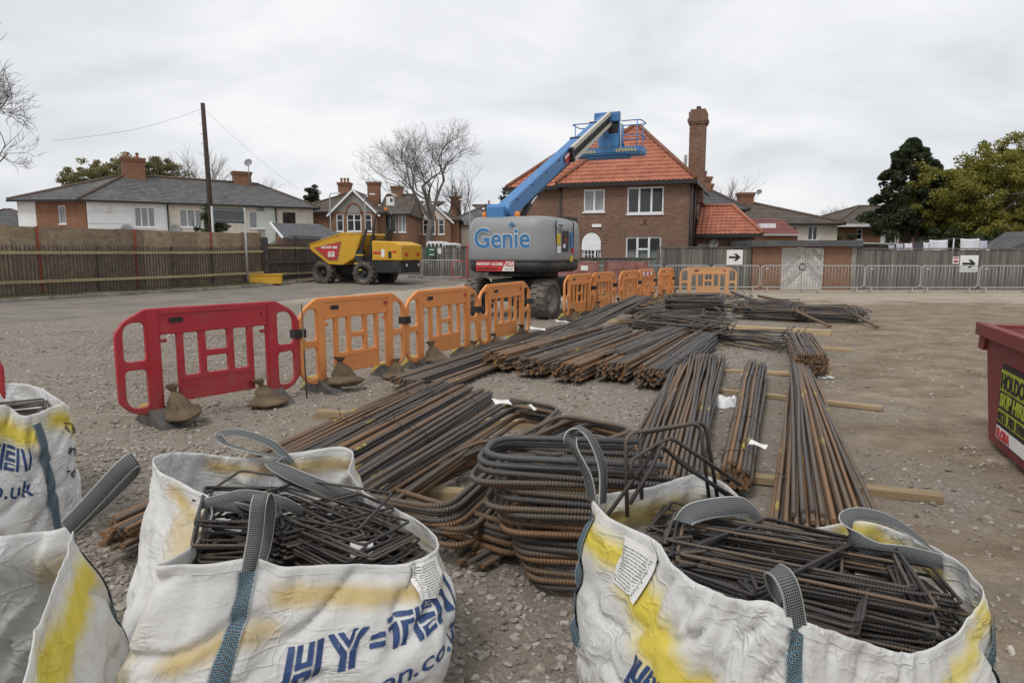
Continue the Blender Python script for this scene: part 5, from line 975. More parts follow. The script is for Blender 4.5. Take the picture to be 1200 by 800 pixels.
m_ = MB().prism([(-.12, 1.45), (.1, 1.50), (.3, 1.38), (.3, 1.18), (-.1, 1.12)], by1-1.75, by1-.85, Matrix.Translation((bx0, 0, fz-.02))); m_.build('control_canopy', W['lift_blue'], lift, bevel=.03); MB().box((bx0-.02, by1-1.7, fz+.55), (bx0+.22, by1-.95, fz+1.12)).build('control_box', W['lift_black'], lift); MB().box((bx0-.05, by1-1.75, fz+.25), (bx0-.01, by1-1.0, fz+.7)).build('control_back', W['lift_blue'], lift)
MB().tube([(bx0-.06, by1-1.82, fz+.1), (bx0-.06, by1-1.82, fz+1.42)], .02, 8).build('canopy_post', W['sign_white'], lift)
# ------------------------------------------------------------------ site dumper
dw_ = at_px(427, 32.6); DA = math.atan2(.37, -.93)
dm = empty('dumper', (dw_.x, 32.6, gh(dw_.x, 32.6)-.02), DA, 'yellow site dumper with raised front skip parked by the dark gate', 'dumper')
TW = 1.55
for x in (0, 2.35):
    for y in (0, -TW-.3): tread_wheel(dm, (x, y-.05, .585), (0, 1 if y == 0 else -1, 0), .585, .46, 15, 'tyre', 'dumper_black', .06, .52)
yc = -.98
MB().box((-.4, yc-.35, .5), (2.6, yc+.35, .95)).box((-1.95, yc-.85, .62), (-.35, yc+.95, 1.22)).box((-.15, yc-.9, .95), (.75, yc+.95, 1.06)).build('chassis', W['dumper_black'], dm, bevel=.03)
yy0, yy1 = yc-1.05, yc+1.12
prof = [(-2.05, 1.2), (-.42, 1.2), (-.42, 2.12), (-1.5, 2.08), (-2.05, 1.92)]
MB().prism(prof, yc-.9, yc+1.0).build('engine_hood', W['dumper_yellow'], dm, bevel=.05)
sk = [(3.05, 1.95), (2.95, 1.68), (1.95, 1.02), (1.15, 1.0), (.5, 1.32), (.05, 2.42), (1.15, 2.46)]
h_ = MB(); h_.prism(sk, yy1-.06, yy1).prism(sk, yy0, yy0+.06)
for i in range(5):
    (xa, za), (xb, zb) = sk[i], sk[i+1]; h_.beam((xa, (yy0+yy1)/2, za), (xb, (yy0+yy1)/2, zb), yy1-yy0-.12, .05)
h_.build('skip_body', W['dumper_yellow'], dm); rm_ = MB()
for y in (yy0+.02, yy1-.02): rm_.tube([(3.05, y, 1.95), (1.15, y, 2.47), (.05, y, 2.43)], .045, 6)
rm_.build('skip_rim', W['dumper_yellow'], dm)
MB().prism([(2.78, 1.80), (2.62, 1.66), (1.98, 1.18), (1.42, 1.18), (1.18, 2.06), (1.22, 2.10)], yy1+.002, yy1+.012).build('sign_border', W['pot'], dm); sp_ = MB().prism([(2.66, 1.80), (1.95, 1.25), (1.48, 1.25), (1.27, 2.03)], yy1+.013, yy1+.02).build('hire_sign', W['sign_red'], dm)
DF = lambda x, z, k=.022: frame((x, yy1+k, z), (-1, 0, 0), (0, 0, 1))
text('INSTANT HIRE', .155, W['sign_white'], sp_, DF(2.34, 1.76), bold=.006, sx=.92); MB().box((1.58, yy1+.02, 1.36), (1.96, yy1+.023, 1.62)).build('logo_box', W['sign_white'], sp_); text('CW', .17, W['sign_red'], sp_, DF(1.93, 1.47, .025), bold=.006); text('PLANT HIRE', .05, W['logo_blue'], sp_, DF(1.92, 1.39, .025), bold=.001)
text('DUMPER', .10, W['sign_black'], dm, DF(1.75, 2.33, .008), bold=.002)
MB().box((.02, yy1-.22, 1.08), (.45, yy1-.02, 1.7)).box((-.35, yc-.85, 1.06), (.35, yc+.9, 1.3)).build('operator_floor', W['dumper_black'], dm); MB().beam((.25, yy1-.15, 1.55), (-.05, yy1-.3, 2.65), .25, .1).build('dash_panel', W['dumper_black'], dm)
for z, x in ((1.02, .28), (.72, .3), (1.42, .2)): MB().box((x-.2, yy1-.12, z), (x+.2, yy1+.01, z+.06)).build('step_edge', W['sign_yellow'], dm)
MB().tube(fillet([(-.22, yc+.8, 1.2), (-.42, yc+.8, 2.5), (-.5, yc+.72, 3.42), (-.5, yc-.72, 3.42), (-.42, yc-.8, 2.5), (-.22, yc-.8, 1.2)], .3, 6), .055, 10).build('roll_bar', W['dumper_black'], dm); MB().beam((-.2, yc+.8, 1.2), (-.4, yc+.8, 2.4), .2, .12).build('roll_bar_post', W['dumper_black'], dm)
MB().prism([(-.75, 2.05), (-.2, 2.05), (-.2, 2.2), (-.62, 2.2), (-.8, 2.75), (-.92, 2.72)], yc-.25, yc+.25).build('seat', W['dumper_black'], dm, bevel=.04); wm_ = Matrix.Translation((.05, yc, 2.62)) @ Matrix.Rotation(R(-55), 4, 'Y'); MB().tube([wm_ @ V(.19*math.cos(2*math.pi*i/16), .19*math.sin(2*math.pi*i/16), 0) for i in range(16)], .018, 6, True).build('steering_wheel', W['dumper_black'], dm); MB().cyl((.05, yc, 2.6), (.25, yc, 2.0), .03, n=8).build('steering_column', W['dumper_black'], dm)
MB().cyl((-.5, yc-.2, 3.46), (-.5, yc-.2, 3.56), .05, n=10).build('beacon_base', W['dumper_black'], dm); MB().lathe([(.06, 3.56), (.065, 3.66), (.05, 3.72), (.001, 3.73)], 12, Matrix.Translation((-.5, yc-.2, 0))).build('beacon', W['orange_lens'], dm)
MB().box((-1.0, yc+1.0, 1.5), (-.5, yc+1.008, 1.6)).build('decal', W['sign_red'], dm); MB().box((-1.12, yc+1.0, 1.36), (-.95, yc+1.01, 1.72)).build('decal', W['sign_white'], dm); MB().box((-1.5, yc+.99, 1.3), (-1.32, yc+1.008, 1.62)).build('vent', W['dumper_black'], dm); MB().box((-1.75, yc+.99, 1.55), (-1.55, yc+1.008, 1.64)).build('decal', W['sign_red'], dm)
for y in (yc-.5, yc+.6): MB().box((-2.065, y-.12, 1.4), (-2.05, y+.12, 1.55)).build('tail_lamp', W['sign_red'], dm); MB().cyl((-2.05, y, .98), (-2.08, y, .98), .06, n=12).build('work_lamp', W['sign_white'], dm)
# ------------------------------------------------------------------ wrapped pallets, skip
for k, (px, py) in enumerate(((652, 0), (710, 0))):
    p = at_px(px, 25.3+.2*k); r = empty('brick_pallet', (p.x, p.y, 0), R(-4), ('left', 'right')[k]+' of two pallets of red bricks under shrink film behind the orange barriers', 'pallet')
    MB().grid(lambda u, v_: (lambda c_: V(c_[0], c_[1], .14+v_*1.12))((lambda a: (.78+.80*max(-1, min(1, 1.25*math.cos(a)))+.02*mnoise.noise((a*6, v_*5, k)), .5+.5*max(-1, min(1, 1.25*math.sin(a)))+.02*mnoise.noise((a*7, v_*6, k+3))))(2*math.pi*u)), 64, 10, True).build('film', W['shrink_wrap'], r)
    MB().box((.0, .02, 1.24), (1.56, .98, 1.262)).build('top_bricks', W['shrink_wrap'], r)
    for y in (0.02, .45, .88): MB().box((0, y, 0), (1.56, y+.1, .14)).build('pallet_runner', W['batten'], r)
    if k == 0: MB().box((.9, -.022, .95), (1.16, -.015, 1.13)).build('paper_label', W['sign_white'], r)
SK = V(4.03, 5.62, 0); sd = V(-.36, -.93, 0).normalized(); sk_o = empty('skip', SK, math.atan2(sd.y, sd.x), 'battered red waste skip with hire sign at the right edge', 'skip')
# local x runs towards the camera, y to the right of travel is the visible side (y=0 is the visible long side)
def skp(x, y, z): return V(x, y, z)
SB, ST, HH, LN, WD = 0.0, -.42, .96, 2.6, 1.5
s_ = MB(); 
prof2 = [(0, .04), (LN, .04), (LN+.42, HH), (-.34, HH)]
m_ = Matrix.Identity(4)
s_.prism(prof2, 0, .05); s_.prism(prof2, WD-.05, WD); s_.beam((0, WD/2, .06), (LN, WD/2, .06), WD-.1, .04); s_.beam((0, WD/2, .06), (-.34, WD/2, HH), WD-.1, .04); s_.beam((LN, WD/2, .06), (LN+.42, WD/2, HH), WD-.1, .04)
s_.build('body', W['skip_red'], sk_o)
s_ = MB(); s_.beam((-.40, -.035, HH-.02), (LN+.46, -.035, HH-.02), .07, .11).beam((-.36, -.02, HH-.06), (-.36, WD+.02, HH-.06), .09, .16).beam((-.40, WD+.035, HH-.02), (LN+.46, WD+.035, HH-.02), .07, .11).build('rim', W['skip_red'], sk_o, bevel=.008)
MB().prism([(-.44, .76), (-.28, .76), (-.22, .9), (-.30, .955), (-.40, .955)], -.03, .0).build('end_lip', W['skip_red'], sk_o)
for x in (.12, 1.6): MB().prism([(x, .06), (x+.1, .06), (x+.1, HH-.07), (x, HH-.07)], -.0, -.04).build('stiffener', W['skip_red'], sk_o) if x > 1 else None
sn = MB().box((.10, -.016, .10), (1.35, -.001, .80)).build('hire_sign', W['sign_black'], sk_o); MB().box((.12, -.02, .56), (1.33, -.0165, .755)).build('sign_band', W['skip_lime'], sn); MB().box((.12, -.02, .27), (1.33, -.0165, .385)).build('sign_band', W['skip_lime'], sn); MB().box((.11, -.02, .11), (1.34, -.0165, .225)).build('sign_band', W['sign_white'], sn)
SF = lambda x, z, k=-.023: frame((x, k, z), (1, 0, 0), (0, 0, 1))
sn.location = (.16, 0, .03); sn.scale = (.86, 1, .86)
text('HOLDON', .20, W['sign_black'], sn, SF(.14, .585), bold=.006, sx=.9); text('SKIP HIRE', .17, W['skip_lime'], sn, SF(.14, .42, -.019), bold=.004); text('0121 783 5900', .125, W['sign_black'], sn, SF(.14, .285), bold=.003); text('FLORA', .12, W['sign_red'], sn, SF(.14, .125), bold=.006)
# ------------------------------------------------------------------ steel reinforcement on the ground
def straight(L, r, k=0, n=8):
    b = .006*L*math.sin(k*2.1); return MB().tube([(0, 0, 0), (b*.3, b*.2, L*.3), (b, -b*.5, L*.65), (0, 0, L)], r, n).mesh('bar')
def place(o, p0, p1, roll=0.0):
    d = (p1-p0); o.rotation_mode = 'QUATERNION'; o.rotation_quaternion = d.to_track_quat('Z', 'Y') @ Quaternion((0, 0, 1), roll); o.location = p0
def section(n, rows, r, wid):                               # hex-ish packing of n bars, widest at the bottom
    pts = []; z = 0; i = 0; row_n = max(1, int(wid/(2*r*1.02)))
    while len(pts) < n:
        m_ = row_n-(i % 2)-(max(0, i-rows+2)); m_ = max(m_, 1)
        for j in range(m_): pts.append(((j-(m_-1)/2)*2*r*1.03, z+r))
        z += 2*r*.89; i += 1
    return pts[:n]
def bundle(p0, p1, n, r, wid, rows, mat, label, z0=.06, ties=(.2, .8), seed=0, fan0=1.0, fan1=1.0, jl=.05, group='tied bundles of reinforcing bar', sides=8, z1=None, cat='rebar bundle', name='rebar_bundle'):
    rg = random.Random(seed); p0, p1 = V(p0[0], p0[1], 0), V(p1[0], p1[1], 0); d = (p1-p0); L = d.length; d.normalize(); sd = V(d.y, -d.x, 0); z1 = z0 if z1 is None else z1
    ro = empty(name, (p0.x, p0.y, 0), 0, label, cat, group); inv = wm(ro).inverted(); sec = section(n, rows, r, wid); mes = []
    for k in range(4):
        me_ = straight(L*rg.uniform(.985, 1.0), r*rg.uniform(.96, 1.02), k+seed, sides); me_.materials.append(W[mat]); me_.materials.append(W['steel_end']); me_.polygons[-1].material_index = 1; me_.polygons[-2].material_index = 1; mes.append(me_)
    hmax = max(b for a, b in sec)
    for a, b in sec:
        o = link_obj('bar', rg.choice(mes), ro); j = rg.uniform(-jl, jl); e0 = p0+sd*(a*fan0+rg.uniform(-.2, .2)*r)+V(0, 0, z0+b+rg.uniform(-.1, .15)*r)+d*j; e1 = p1+sd*(a*fan1+rg.uniform(-.5, .5)*r)+V(0, 0, z1+b+rg.uniform(-.1, .3)*r)+d*j
        place(o, e0, e1, rg.uniform(0, 6)); o.location = o.location-ro.location
    for t_ in ties:
        c = p0.lerp(p1, t_); f_ = fan0+(fan1-fan0)*t_; w2 = max(abs(a) for a, b in sec)*f_+r*1.3; h = hmax+r*1.25; zz = z0+(z1-z0)*t_; ring = []
        for a_, b_ in ((-w2, zz-.004), (w2, zz-.004), (w2*.96, zz+h*.75), (w2*.62, zz+h), (-w2*.62, zz+h), (-w2*.96, zz+h*.75)): ring.append(c+sd*a_+V(0, 0, b_)+d*rg.uniform(-.02, .02))
        tw = MB().tube(fillet(ring, .03, 2, True), .0035, 5, True); e = c+sd*w2*.3+V(0, 0, zz+h); tw.tube([e, e+V(rg.uniform(-.05, .05), rg.uniform(-.05, .05), .07), e+V(rg.uniform(-.12, .12), rg.uniform(-.1, .1), .10)], .003, 5); tw.build('tie_wire', W['tie_wire'], ro, True)
    return ro
# A: the long rusty bars behind the left bag, four ties side by side
for k in range(4):
    off = V(.225*k, -.085*k); p0 = V(-2.02, 3.45)+off+V(0, .12*((k*7) % 3-1)); p1 = V(-.93, 7.25)+off*1.0+V(0, .1*((k*5) % 3-1)-.05*k)
    bundle(p0, p1, 34, .0145, .235, 5, ('steel_rusty', 'steel_bar', 'steel_rusty', 'steel_bar')[k], ('leftmost of four bundles of long rusty bars behind the open bag', 'second from left of the long bar bundles behind the open bag, grey on top', 'third from left of the long bar bundles, with yellow paint marks', 'rightmost of the long bar bundles, beside the bent rectangles')[k], .10, (.18, .55, .85), 10+k)
# B: bundles running away along the orange barriers
bundle((-1.28, 7.85), (1.15, 13.7), 46, .013, .38, 4, 'steel_grey', 'long dark bundle lying closest to the orange barriers', .07, (.15, .6, .9), 21)
bundle((-.84, 7.75), (1.0, 12.2), 20, .013, .26, 3, 'steel_rusty', 'rusty bars lying against the long dark bundle by the barriers', .06, (.3, .8), 22)
bundle((.25, 9.9), (3.35, 17.4), 60, .013, .42, 5, 'steel_grey', 'grey bundle raised at its far end over the others', .14, (.25, .7, .95), 23, z1=.42)
bundle((2.9, 16.6), (5.3, 20.4), 40, .013, .4, 4, 'steel_grey', 'far grey bundle lying towards the faded barrier', .1, (.5,), 24, z1=.15)
# C: row of short bundles, sawn ends towards the camera
cs = [((-.22, 9.05), (1.55, 12.5), 'short rusty bundle at the left of the row with sawn ends facing us'), ((.22, 8.6), (2.0, 12.1), 'second short bundle from the left in the row of sawn ends'), ((.66, 8.2), (2.35, 11.6), 'third short bundle in the row, its brown ends lowest in view'), ((1.22, 8.25), (2.95, 11.9), 'short bundle second from right with bars spreading beyond the row'), ((1.62, 7.85), (3.3, 11.5), 'rightmost short bundle in the row of sawn ends')]
for k, (a, b, l) in enumerate(cs): bundle(a, b, 80, .0165, .42, 6, ('steel_rusty', 'steel_bar', 'steel_rusty', 'steel_bar', 'steel_grey')[k], l, .06, (.2, .75), 31+k, jl=.09)
bundle((1.35, 8.9), (3.05, 12.2), 20, .014, .3, 3, 'steel_grey', 'loose grey bars thrown over the short bundles', .26, (), 39, jl=.3, fan1=1.3)
# D, E, F, G
bundle((.78, 3.9), (2.75, 9.7), 46, .0145, .46, 3, 'steel_rusty', 'broad fan of rusty bars beside the bent bar stack', .09, (.82,), 41, fan0=1.15, fan1=1.45, jl=.12)
bundle((.95, 4.1), (2.55, 9.3), 14, .0145, .4, 2, 'steel_bar', 'grey bars lying loose on the broad rusty fan', .20, (), 42, fan0=1.2, fan1=1.5, jl=.2)
bundle((1.47, 4.33), (3.17, 8.75), 34, .0155, .25, 5, 'steel_bar', 'narrow tied bundle with yellow marks between the two fans', .07, (.06, .28, .72), 43, fan0=.95, fan1=1.25)
fan = bundle((1.60, 3.35), (3.68, 8.55), 36, .0145, .33, 3, 'steel_rusty', 'rusty bars fanning out towards us from a tied far end', .07, (.93,), 44, fan0=1.75, fan1=.75, jl=.04)
bundle((1.72, 3.45), (3.62, 8.5), 16, .0145, .3, 2, 'steel_rusty', 'loose top bars of the spreading rusty fan', .17, (), 45, fan0=1.6, fan1=.7, jl=.06, z1=.18)
bundle((3.85, 8.65), (4.72, 11.1), 110, .0155, .44, 8, 'steel_bar', 'stubby round bundle of short bars with rusty cut ends', .06, (.3, .75), 46, jl=.03)
# near ends poking from beside the left bag and under the bent bars
bundle((-.22, 3.32), (.55, 4.35), 14, .0145, .24, 3, 'steel_bent', 'short bar ends sticking out to the left of the bent bar stack', .03, (), 47, jl=.08)
# bent bars --------------------------------------------------------------
def bent_stack(pts, n, r, fr, step, jit, mat, label, z0, seed, closed=True, name='bent_bar_stack', lean=(0, 0), pts_end=None, cat='bent bars', tilt=0, skip=None):
    rg = random.Random(seed); P = [V(p[0], p[1], p[2] if len(p) > 2 else 0) for p in pts]; c = sum(P, V(0, 0, 0))/len(P); ro = empty(name, (c.x, c.y, 0), 0, label, cat, 'stacks of bent bars'); k = 0
    vm = []
    for j in range(4): q = [p-V(c.x, c.y, 0)+V(rg.uniform(-jit, jit), rg.uniform(-jit, jit), rg.uniform(-.3, .3)*r) for p in P]; me_ = MB().tube(fillet(q, fr, 6, closed), r, 10, closed).mesh('bar', W[mat]); vm.append(me_)
    for i in range(n):
        o = link_obj('bar', vm[i % 4], ro); o.location = (lean[0]*i+rg.uniform(-jit, jit), lean[1]*i+rg.uniform(-jit, jit), z0+step*i); o.rotation_euler = (rg.uniform(-.012, .012), rg.uniform(-.012, .012), rg.uniform(-.02, .02))
    return ro
# big open rectangles beside bundle A
for k in range(4):
    dx_ = .045*k
    bent_stack([(-.88+dx_, 3.55-.02*k), (-.36+dx_, 3.30-.02*k), (.40+dx_*.8, 5.45), (-.02+dx_*.8, 5.80)], 2+k % 2, .0155, .16, .033, .008, 'steel_bent', ('outermost large bent rectangle beside the long bars', 'second large bent rectangle beside the long bars', 'third large bent rectangle beside the long bars', 'innermost large bent rectangle next to the tall bent stack')[k], .30-.05*k, 60+k)
bent_stack([(-.80, 3.95), (.05, 3.28), (.62, 4.3), (-.2, 4.9)], 6, .0165, .16, .036, .03, 'steel_bent', 'ribbed bent bars lying low under the large rectangles', .05, 70)
# tall stack seen end on
bent_stack([(.98, 2.86), (.10, 3.02), (.16, 3.44), (1.05, 3.28)], 20, .0145, .14, .029, .038, 'steel_bent', 'tall stack of ribbed hairpin bars, bends to the left, behind the right bag', .03, 71, closed=False, lean=(-.015, .004))
bent_stack([(.02, 3.62), (.32, 3.38), (.80, 3.98), (.42, 4.36)], 14, .0145, .15, .031, .026, 'steel_bent', 'stack of bent loops rising behind the hairpin bars', .16, 72, lean=(-.004, 0))
bent_stack([(.70, 3.02), (-.16, 3.14), (-.10, 3.52), (.62, 3.42)], 2, .0165, .2, .036, .03, 'steel_grey', 'grey hairpin bars slipped askew on top of the tall stack', .605, 73, closed=False)
bent_stack([(.10, 3.66), (.26, 3.50), (.74, 3.92), (.48, 4.22)], 8, .015, .13, .05, .025, 'steel_bar', 'smaller loops nested inside the rising stack of bent loops', .18, 74)
# tangle of small stirrups further back
def stir_mesh(w_, h_, r=.006, hook=.09, n=6):
    P = [(0, 0, 0), (w_, 0, 0), (w_, h_, 0), (0, h_, 0), (0, 0, .013)]
    q = fillet([(hook, .06, .014)]+[(0.0, -.0, .012)]+[(w_, 0, 0), (w_, h_, 0), (0, h_, 0), (0, 0, -.004), (.05, hook, .0)], .022, 3); return MB().tube(q, r, n)
st_big = stir_mesh(1.25, .42, .0115).mesh('bar', W['steel_grey']); st_sm = stir_mesh(.7, .3, .006).mesh('bar', W['steel_dark']); st_l = MB().tube(fillet([(0, 0, 0), (1.5, 0, 0), (1.5, .35, 0)], .04, 4), .0115, 6).mesh('bar', W['steel_grey'])
def tangle(c, ang, n, me_, label, ln, hz, seed, cat='stirrups', name='stirrup_pile', sp=.08, spx=.25):
    rg = random.Random(seed); ro = empty(name, (c[0], c[1], 0), ang, label, cat, 'heaps of stirrups')
    for i in range(n):
        o = link_obj('bar', me_, ro); t_ = i/n; o.location = (rg.uniform(-spx, spx)-.6, rg.uniform(-ln, ln), .05+hz*t_+rg.uniform(0, .03)); o.rotation_euler = (rg.uniform(-sp, sp)*2+(.25 if i % 3 else .1), rg.uniform(-sp, sp), rg.gauss(0, sp*1.3))
tangle((2.95, 12.35), R(-38), 60, st_big, 'tangled pile of long grey stirrups in front of the timber', .32, .30, 81, spx=.3)
tangle((3.9, 11.9), R(-40), 26, st_l, 'loose bent ends sprawling right of the tangled stirrup pile', .3, .18, 82, spx=.2)
tangle((4.45, 16.6), R(-8), 48, st_big, 'rust brown stack of stirrups near the faded barrier', .2, .42, 83, sp=.03, spx=.1)
tangle((6.15, 16.2), R(-14), 46, st_big, 'dark stirrup bundle right of the rust brown stack', .3, .26, 84, sp=.07)
tangle((7.35, 15.7), R(-10), 34, st_big, 'low dark stirrup bundle at the right end of the far heaps', .22, .18, 85, sp=.06)
tangle((5.6, 18.6), R(5), 24, st_l, 'far scattered bent bars on the thick timber by the faded barrier', .3, .3, 86, sp=.12)
rods = [((4.6, 18.2, .5), (4.95, 16.2, .25)), ((5.9, 18.4, .55), (6.7, 15.8, .1)), ((6.6, 18.3, .45), (7.3, 16.3, .3)), ((6.55, 16.6, .35), (6.75, 14.4, .05)), ((7.85, 16.2, .3), (7.7, 14.3, .05))]
for k, (a, b) in enumerate(rods): tag(MB().tube([a, b], .035, 8).build('steel_rod', W['steel_grey']), ('thick rod leaning on the rust brown stirrup stack', 'rod propped across the dark stirrup bundle from the far timber', 'rod propped at the right of the dark stirrup bundle', 'short rod hanging off the front of the dark stirrup bundle', 'short rod at the front of the right end stirrup bundle')[k], 'rod')
# ------------------------------------------------------------------ timber bearers
def timber(a, b, wd, ht, label, z=0.0, rz=0):
    a, b = V(a[0], a[1], 0), V(b[0], b[1], 0); d = b-a; o = MB().box((0, -wd/2, 0), (d.length, wd/2, ht)).build('timber_bearer', W['batten'], bevel=.004); o.location = (a.x, a.y, z); o.rotation_euler = (0, 0, math.atan2(d.y, d.x)); return tag(o, label, 'timber', 'timber bearers under the steel')
g2 = lambda px, py, z=.0: G(px, py, z).xy
timber(g2(700, 545), g2(1103, 588), .10, .055, 'pale timber bearer whose end shows beside the right bag')
timber(g2(830, 458), g2(1034, 481), .09, .045, 'long thin bearer under the fans ending on the bare mud')
timber(g2(600, 428), g2(974, 441), .09, .045, 'bearer below the stubby round bundle')
timber(g2(640, 394), g2(998, 412), .09, .05, 'bearer behind the stubby round bundle')
timber(g2(760, 381), g2(974, 393), .16, .10, 'thick pale sleeper under the far stirrup heaps')
timber(g2(800, 362), g2(880, 361), .16, .12, 'dark sleeper just in front of the faded barrier')
timber(g2(655, 375), g2(800, 381), .11, .07, 'bearer under the raised grey bundle')
timber((-2.4, 4.6), (.5, 4.1), .10, .085, 'bearer under the near half of the long rusty bundles')
timber((-1.9, 6.5), (.55, 6.0), .10, .085, 'bearer under the far half of the long rusty bundles')
# ------------------------------------------------------------------ scraps
def scrap(p, s, label, seed, mat='white_film', h=.09):
    rg = V(seed*3.1, seed, 0)
    def fn(u, v_): a = 2*math.pi*u; r_ = s*v_*(1+.5*mnoise.noise(V(math.cos(a)*2, math.sin(a)*2, v_)+rg)); return V(p[0]+r_*math.cos(a)*1.2, p[1]+r_*math.sin(a), p[2]+max(.004, h*(1-v_**2)*(1+1.2*mnoise.noise(V(r_*14*math.cos(a), r_*14*math.sin(a), 3)+rg))))
    return tag(MB().grid(fn, 28, 10, True).build('litter', W[mat]), label, 'litter')
q = G(848, 474); scrap((q.x, q.y, .0), .17, 'crumpled white plastic bag on the ground between two bar bundles', 1)
q = G(966, 442); scrap((q.x, q.y, .0), .10, 'white label scrap beside the stubby round bundle', 2, 'paper', .02)
def paper_tag(p, rz, sz, label, tx=.3): o = MB().grid(lambda u, v_: V((u-.5)*sz[0], (v_-.5)*sz[1], .01*math.sin(u*4+v_*2)), 6, 4).build('paper_tag', W['paper']); o.location = p; o.rotation_euler = (tx, .1, rz); return tag(o, label, 'tag')
paper_tag((-.08, 5.35, .42), .5, (.16, .09), 'white tag lying on the far end of the long rusty bars'); paper_tag((.16, 5.2, .41), 1.2, (.12, .08), 'white tag tied to the large bent rectangles', .5)
paper_tag((.95, 13.0, .30), .6, (.3, .09), 'white tag on the long dark bundle by the barriers'); paper_tag((.45, 11.9, .28), .2, (.28, .1), 'white tag hanging between the dark and the grey bundle')
paper_tag((1.75, 4.72, .25), -.6, (.12, .06), 'white tag on the narrow tied bundle'); paper_tag((1.78, 4.35, .14), -1.2, (.17, .04), 'paper strip curling off the near end of the narrow tied bundle', -.6); paper_tag((1.93, 4.25, .05), .3, (.09, .1), 'white scrap on the ground by the near end of the narrow bundle', .05)
# ------------------------------------------------------------------ bulk bags
class Bag:
    def __init__(s, rim, base, seed, b1=.10, b2=.07, pn=5.0, wr=1.0):
        s.rim = [(a, D(*p)) for a, p in rim]; s.base = [V(x, y, 0) for x, y in base]; s.seed = seed; s.b1, s.b2, s.pn, s.wr = b1, b2, pn, wr
        s.bc = sum(s.base, V(0, 0, 0))/4; s.rc = sum((p for a, p in s.rim), V(0, 0, 0))/len(s.rim)
    def R(s, u):
        u %= 4; n = len(s.rim); i = max([k for k in range(n) if s.rim[k][0] <= u+1e-9], default=n-1)
        g = lambda k: (s.rim[k % n][0]+4*math.floor(k/n), s.rim[k % n][1]); (t0, a), (t1, b), (t2, c), (t3, d) = g(i-1), g(i), g(i+1), g(i+2)
        if u < t1-1e-6: u += 4
        h = t2-t1; x = (u-t1)/h; m1 = (c-a)/(t2-t0)*h; m2 = (d-b)/(t3-t1)*h
        return b*(2*x**3-3*x*x+1)+m1*(x**3-2*x*x+x)+c*(-2*x**3+3*x*x)+m2*(x**3-x*x)
    def B(s, u):
        u %= 4; k = int(u) % 4; f = u-int(u); cs = ((-1, -1), (1, -1), (1, 1), (-1, 1)); a = cs[k]; b = cs[(k+1) % 4]; x, y = a[0]+(b[0]-a[0])*f, a[1]+(b[1]-a[1])*f
        q = (abs(x)**s.pn+abs(y)**s.pn)**(1/s.pn); x /= q; y /= q; p = s.base
        return (p[0]*(1-x)*(1-y)+p[1]*(1+x)*(1-y)+p[2]*(1+x)*(1+y)+p[3]*(1-x)*(1+y))/4
    def raw(s, u, t):
        b, r = s.B(u), s.R(u); ob = (b-s.bc); ob.z = 0; ob.normalize(); h = r.z
        p1 = b+ob*s.b1+V(0, 0, h*.38); p2 = r+ob*s.b2-V(0, 0, h*.30)
        return b*(1-t)**3+p1*3*t*(1-t)**2+p2*3*t*t*(1-t)+r*t**3, ob
    def S(s, u, t):
        p, ob = s.raw(u, t); k = s.wr*min(1, (1-t)*9+.25); q = V(math.cos(u*math.pi/2)*2.2, math.sin(u*math.pi/2)*2.2, 0)+V(s.seed*7, 0, 0)
        d = .030*mnoise.noise(q+V(0, 0, p.z*2.0))+.018*mnoise.noise(q*1.6+V(3, 0, p.z*6.5+1.2*mnoise.noise(q)))
        rr = mnoise.noise(q*1.3+V(9, 0, p.z*5+q.x*1.5)); d -= .026*max(0, 1-abs(rr)*6); rr = mnoise.noise(q*2.4+V(4, 7, p.z*3-q.y*1.2)); d -= .016*max(0, 1-abs(rr)*7)
        return p+ob*d*k+V(0, 0, .012*(1-k))
    def N(s, u, t):
        e = .01; a = s.S(u+e, t)-s.S(u-e, t); t0, t1 = max(0, t-e), min(1, t+e); b = s.S(u, t1)-s.S(u, t0); return a.cross(b).normalized()
    def on(s, u, t, k=.004): return s.S(u, t)+s.N(u, t)*k
def make_bag(bag, label, paints=(), stains=()):
    root = empty('bulk_bag', (bag.bc.x, bag.bc.y, 0), 0, label, 'bulk bag', 'woven bulk bags of stirrups'); NU, NV = 192, 56
    mb = MB().grid(lambda u, v_: bag.S(4*u, v_), NU, NV, True, True, (4, 1)); k = len(mb.v); c = bag.bc
    mb.v.append((c.x, c.y, .012)); [mb.face((k, (i+1) % NU, i), ((0, 0),)*3) for i in range(NU)]
    o = mb.build('bag_body', W['woven_bag'], root, True); so_ = o.modifiers.new('thick', 'SOLIDIFY'); so_.thickness = .003; so_.offset = -1
    for nm, strokes in (('paint', paints), ('stain', stains)):
        at = o.data.attributes.new(nm, 'FLOAT', 'POINT'); vals = []
        for j in range(NV+1):
            for i in range(NU):
                u, t = 4*i/NU, j/NV; best = 0.0
                for (u0, t0, u1, t1, wd, amt) in strokes:
                    for du in (0, 4, -4):
                        px_, py_ = (u+du-u0)*.95, (t-t0)*.8; dx_, dy_ = (u1-u0)*.95, (t1-t0)*.8; L2 = dx_*dx_+dy_*dy_; q = max(0, min(1, (px_*dx_+py_*dy_)/L2)) if L2 else 0
                        dd = math.hypot(px_-q*dx_, py_-q*dy_)/wd; best = max(best, amt*math.exp(-dd**2))
                vals.append(best)
        vals.append(0.0); at.data.foreach_set('value', vals)
    hem = MB().tube([bag.S(4*i/160, .955)+bag.N(4*i/160, .955)*.0005 for i in range(160)], .0011, 4, True); hem.build('hem_seam', W['woven_bag'], root, True)
    return root
